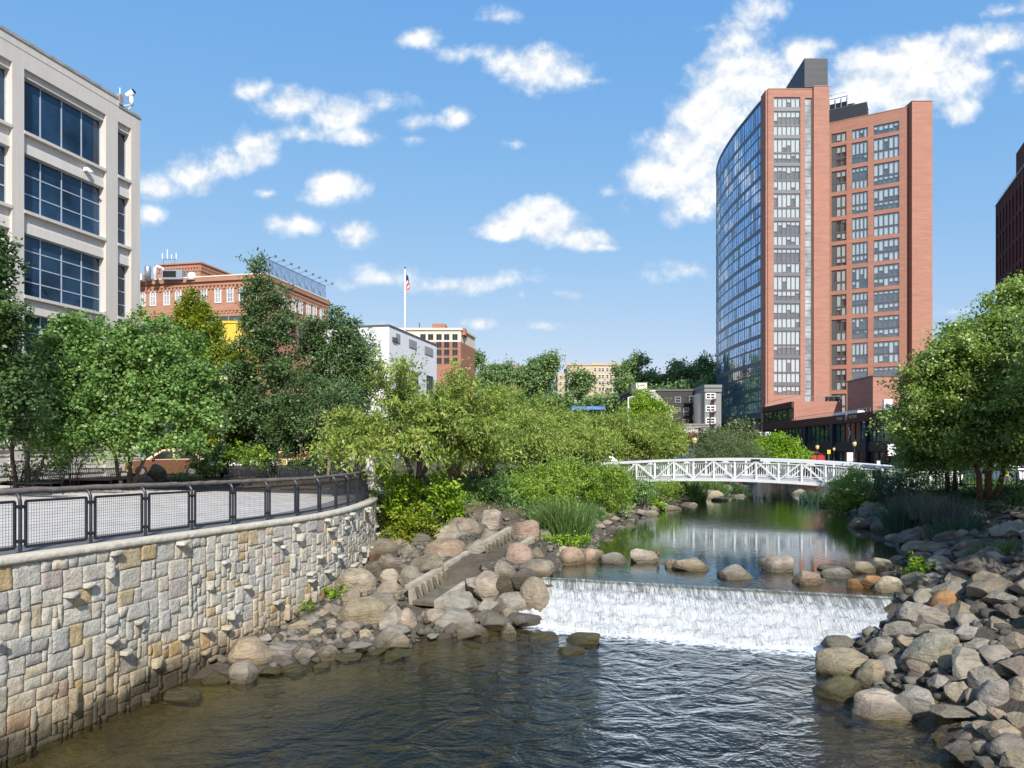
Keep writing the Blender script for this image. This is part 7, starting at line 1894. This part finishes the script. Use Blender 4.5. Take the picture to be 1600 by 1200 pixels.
def car(loc, rz, paint, label, L=4.6, H=1.68, W=1.85, suv=True):
    t_ = thing('parked_car', label, 'car', loc, rz)
    hl = L/2
    prof = [(-hl, .35), (-hl+.05, .75), (-hl+.25, .92), (-hl+1.2, 1.03), (hl-.5, 1.05), (hl-.08, .95), (hl, .6), (hl-.05, .3), (hl-.5, .24), (-hl+.5, .22)]
    cab = [(-hl+1.05, 1.0), (-hl+1.95, H-.06), (-hl+2.4, H), (hl-1.1, H), (hl-.55, H-.1), (hl-.12, 1.02)]
    def loft(pts, w0, w1, zsplit):
        m = MB(); n = len(pts); vs = []
        for y in (-1, 1):
            for x, z in pts:
                f = max(0, min(1, (z-zsplit)/(H-zsplit))) if H > zsplit else 0
                vs.append((x, y*(w0+(w1-w0)*f)/2, z))
        fs = [tuple(range(n)), tuple(reversed(range(n, 2*n)))]+[(i, n+i, n+(i+1) % n, (i+1) % n) for i in range(n)]
        m.add(vs, fs); return m
    m = loft(prof, W, W-.06, .6); b = loft(cab, W-.1, W-.45, 1.0); m.add(b.v, b.f); m.build('body', paint, t_, local=True, smooth=True, angle=35)
    m = MB()
    for y in (-1, 1):
        g = [(-hl+1.35, 1.06), (-hl+2.05, H-.14), (-hl+2.6, H-.1), (-hl+2.65, 1.08)]; g2 = [(-hl+2.75, 1.08), (-hl+2.7, H-.1), (hl-1.2, H-.1), (hl-.75, H-.2), (hl-.6, 1.1)]
        for q in (g, g2):
            vs = []
            for x, z in q: f = (z-1.0)/(H-1.0); vs.append((x, y*((W-.1+(-.35)*f)/2+.012), z))
            m.add(vs, [tuple(range(len(q))) if y < 0 else tuple(reversed(range(len(q))))])
    vs = [(-hl+1.08, s*(W-.3)/2, 1.06) for s in (-1, 1)]+[(-hl+1.92, s*(W-.55)/2, H-.08) for s in (1, -1)]
    m.add([(x-.03, y, z+.01) for x, y, z in vs], [(0, 1, 2, 3), (3, 2, 1, 0)])
    vs = [(hl-.16, s*(W-.3)/2, 1.1) for s in (-1, 1)]+[(hl-.52, s*(W-.55)/2, H-.14) for s in (1, -1)]
    m.add([(x+.03, y, z+.01) for x, y, z in vs], [(0, 1, 2, 3), (3, 2, 1, 0)])
    m.build('window', MT['car_glass'], t_, local=True)
    for x in (-hl+.9, hl-.9):
        for y in (-1, 1):
            m = MB(); m.tube([(x, y*(W/2-.2), .34), (x, y*(W/2+.01), .34)], .34, 16); w = m.build('wheel', MT['tyre'], t_, local=True, smooth=True, angle=40)
            m = MB(); m.tube([(x, y*(W/2), .34), (x, y*(W/2+.025), .34)], .2, 10); m.build('rim', MT['chrome'], w, local=True)
    for y in (-1, 1):
        m = MB(); m.box((hl-.1, y*(W/2-.2), .88), (.1, .3, .2)); m.build('tail_light', MT['red'], t_, local=True)
        m = MB(); m.box((-hl+.12, y*(W/2-.25), .8), (.16, .36, .14)); m.build('headlight', MT['chrome'], t_, local=True)
        m = MB(); m.box((-hl+1.55, y*(W/2+.05), 1.1), (.14, .16, .14)); m.build('mirror', paint, t_, local=True)
        m = MB(); m.bar((-hl+2.2, y*(W/2-.32), H+.03), (hl-1.0, y*(W/2-.32), H+.03), .04); m.build('roof_rail', MT['chrome'], t_, local=True)
    m = MB(); m.box((hl+.005, 0, .72), (.02, .5, .14)); m.build('number_plate', MT['white'], t_, local=True)
MT['paint_brown'] = plain('copper_car_paint', (.2, .1, .06), .28, .4, var=.03); MT['paint_white'] = plain('white_car_paint', (.75, .76, .78), .25, var=.02); MT['paint_grey'] = plain('silver_car_paint', (.35, .37, .4), .3, .4, var=.02); MT['paint_blue'] = plain('blue_car_paint', (.05, .12, .25), .3, .3, var=.02); MT['paint_dark'] = plain('dark_car_paint', (.03, .032, .036), .25, .3, var=.02)
car((xx(263, 45.5), 45.5, .02), .35, MT['paint_brown'], 'copper brown car parked behind the dark rock right of the redbud')
car((xx(1585, 41), 41.0, -.26), 1.45, MT['paint_white'], 'white car seen from behind at the right edge beyond the railing')
car((xx(1532, 47), 47, -.26), 1.42, MT['paint_grey'], 'silver car half hidden by birch trunks at the right')
car((xx(1478, 55), 55, -.26), 1.42, MT['paint_white'], 'white car behind the black railing left of the birch trunks')
car((xx(1068, 112), 112, -.1), 1.2, MT['paint_white'], 'pale car in the street under the maroon awning shop')
car((xx(1075, 98), 98, -.1), 1.0, MT['paint_blue'], 'blue car in the street behind the white bridge')
car((xx(922, 62), 62, -.35), .1, MT['paint_grey'], 'silver car behind the left end of the white bridge', H=1.5)
car((xx(500, 58), 58, -.1), .1, MT['paint_dark'], 'dark car in front of the low cream yellow shop', H=1.45)
car((xx(545, 60), 60, -.1), .1, MT['paint_white'], 'white car in front of the low cream yellow shop, right of the dark one', H=1.45)
car((xx(1270, 104), 104, -.26), 1.5, MT['red_paint'] if 'red_paint' in MT else MT['red'], 'dark red car in front of the gym shop fronts', H=1.5)
def right_rail():
    t_ = thing('road_railing', 'black metal railing along the road behind the right hand trees', 'fence', (24, 36, -.28))
    pts = [Vector((xx(1462, 39.5), 39.5, -.28)), Vector((xx(1540, 38.2), 38.2, -.28)), Vector((xx(1640, 36.2), 36.2, -.28)), Vector((xx(1720, 34.5), 34.5, -.28))]
    m = MB()
    for a, b in zip(pts[:-1], pts[1:]):
        for z in (1.05, .9, .12): m.bar(a+Vector((0, 0, z)), b+Vector((0, 0, z)), .05)
        n = int((b-a).length/.16)
        for k in range(n): q = a.lerp(b, k/n); m.bar(q+Vector((0, 0, .12)), q+Vector((0, 0, .9)), .016)
    m.build('rail_panel', MT['black_metal'], t_)
    for a, b in zip(pts[:-1], pts[1:]):
        for k in range(2):
            q = a.lerp(b, k/2); m = MB(); m.bar(q, q+Vector((0, 0, 1.12)), .07); m.build('post', MT['black_metal'], t_)
right_rail()
def misc():
    d = 34.5; x = xx(582, d); t_ = thing('utility_box', 'grey-tan utility cabinet behind the fence bend', 'cabinet', (x, d, -.15))
    m = MB(); m.b2((x-.32, d, -.2), (x+.34, d+.6, zz(715, d))); m.build('cabinet_body', MT['concrete'], t_)
    m = MB(); m.b2((x-.36, d-.04, zz(715, d)), (x+.38, d+.64, zz(713.5, d))); m.build('lid', MT['cream'], t_)
    m = MB(); m.b2((x-.28, d-.02, .1), (x+.3, d-.004, zz(717, d))); m.build('door', MT['pale_wall'], t_)
    # rocks before the brown car, seat boulders
    for px, py, w, h, d, tn, lb in ((246, 742, 26, 26, 37.5, 'dark', 'dark pointed rock in front of the copper brown car'), (228, 750, 22, 14, 36.5, 'brown', 'lower brown rock left of the dark pointed one before the copper brown car')):
        W = w*d/F; Hh = h*d/F*1.3; put_rock((xx(px, d), d, zz(py, d)), (W, W*.9, Hh), 'ang', tn, 'angular_rock', lb)
    for px, py, w, h, d, lb in ((716, 738, 20, 16, 44, 'tan seat boulder beside the thick pale cherry trunk'), (734, 741, 22, 15, 43.5, 'brown seat boulder in the middle of the row behind the bank thicket'), (748, 738, 22, 15, 45, 'light tan seat boulder left of the dark cherry trunk'), (706, 740, 18, 13, 46, 'leftmost seat boulder, half behind the thick pale trunk')):
        W = w*d/F; Hh = h*d/F*1.2; put_rock((xx(px, d), d, zz(py, d)), (W, W*.8, Hh), 'round', 'tan', 'boulder', lb)
    # duck
    T = at_z(1027, 873, ZU+.1); x, y, z = T.x, T.y, ZU+.14; t_ = thing('duck', 'small brown duck standing on a flat stone in the weir row', 'duck', (x, y, z))
    ob = bpy.data.meshes.new('duck_body'); bm = bmesh.new()
    sk = [((0, .06, .1), .05), ((0, 0, .11), .075), ((0, -.07, .15), .06), ((0, -.1, .22), .035), ((0, -.105, .27), .042), ((0, -.15, .26), .018)]
    vs = [bm.verts.new(p) for p, r in sk]
    for a, b in zip(vs[:-1], vs[1:]): bm.edges.new((a, b))
    bm.to_mesh(ob); bm.free(); o = link_mesh('duck_body', ob, t_); md = o.modifiers.new('skin', 'SKIN'); o.modifiers.new('sub', 'SUBSURF').levels = 1
    for k, (p, r) in enumerate(sk): ob.skin_vertices[0].data[k].radius = (r, r)
    ob.skin_vertices[0].data[1].use_root = True
    dg = bpy.context.evaluated_depsgraph_get(); me = bpy.data.meshes.new_from_object(o.evaluated_get(dg)); o.modifiers.clear(); o.data = me; me.materials.clear(); me.materials.append(MT['duck'])
    for s in (-1, 1):
        m = MB(); m.tube([(x+s*.025, y, z+.06), (x+s*.025, y, z)], .008, 5); m.build('foot', MT['orange_wall'], t_)
    d = 75; x = xx(981.5, d); t_ = thing('light_pole', 'thin white lamp pole above the cherry row, left of the bright green maple', 'street lamp', (x, d, -.2))
    m = MB(); m.tube([(x, d, -.2), (x, d, zz(621, d))], [.1, .06], 6); m.build('pole', MT['white'], t_)
    m = MB(); m.bar((x, d, zz(621, d)), (x+.5, d, zz(621, d)+.1), .06); m.build('arm', MT['white'], t_)
    m = MB(); m.box((x+.6, d, zz(621, d)+.08), (.3, .15, .08)); m.build('lamp_head', MT['steel'], t_)
    d = 118; x = xx(1109.5, d); t_ = thing('signal_pole', 'dark traffic signal pole with a long arm beside the maroon awning shop', 'traffic light', (x, d, -.2))
    m = MB(); m.tube([(x, d, -.2), (x, d, zz(642, d))], [.16, .1], 6); m.build('pole', MT['black_metal'], t_)
    m = MB(); m.tube([(x, d, zz(669, d)), (xx(1098, d), d, zz(668, d)), (xx(1085, d), d, zz(670, d))], .07, 6); m.build('arm', MT['black_metal'], t_)
    for px in (1093, 1097):
        m = MB(); m.b2((xx(px, d)-.18, d-.2, zz(674.5, d)), (xx(px, d)+.18, d+.1, zz(669.5, d))); m.build('signal_head', MT['black_metal'], t_)
    for k, px in enumerate((1187, 1199)):
        d = 120; x = xx(px, d); t_ = thing('wall_lantern', ['square white box sign under the glass facade', 'square white box sign under the brick corner'][k], 'sign', (x, d, 2)); 
        m = MB(); m.b2((x-.4, d-.4, zz(684, d)), (x+.4, d+.4, zz(675, d))); m.build('box', MT['white'], t_)
        for a in (-.2, .2):
            for y in (677.5, 681.5):
                m = MB(); m.b2((x+a-.12, d-.43, zz(y+1.2, d)), (x+a+.12, d-.405, zz(y-1.2, d))); m.build('panel', MT['black_metal'], t_)
        m = MB(); m.tube([(x, d, -.3), (x, d, zz(684, d))], .08, 6); m.build('post', MT['black_metal'], t_)
misc()
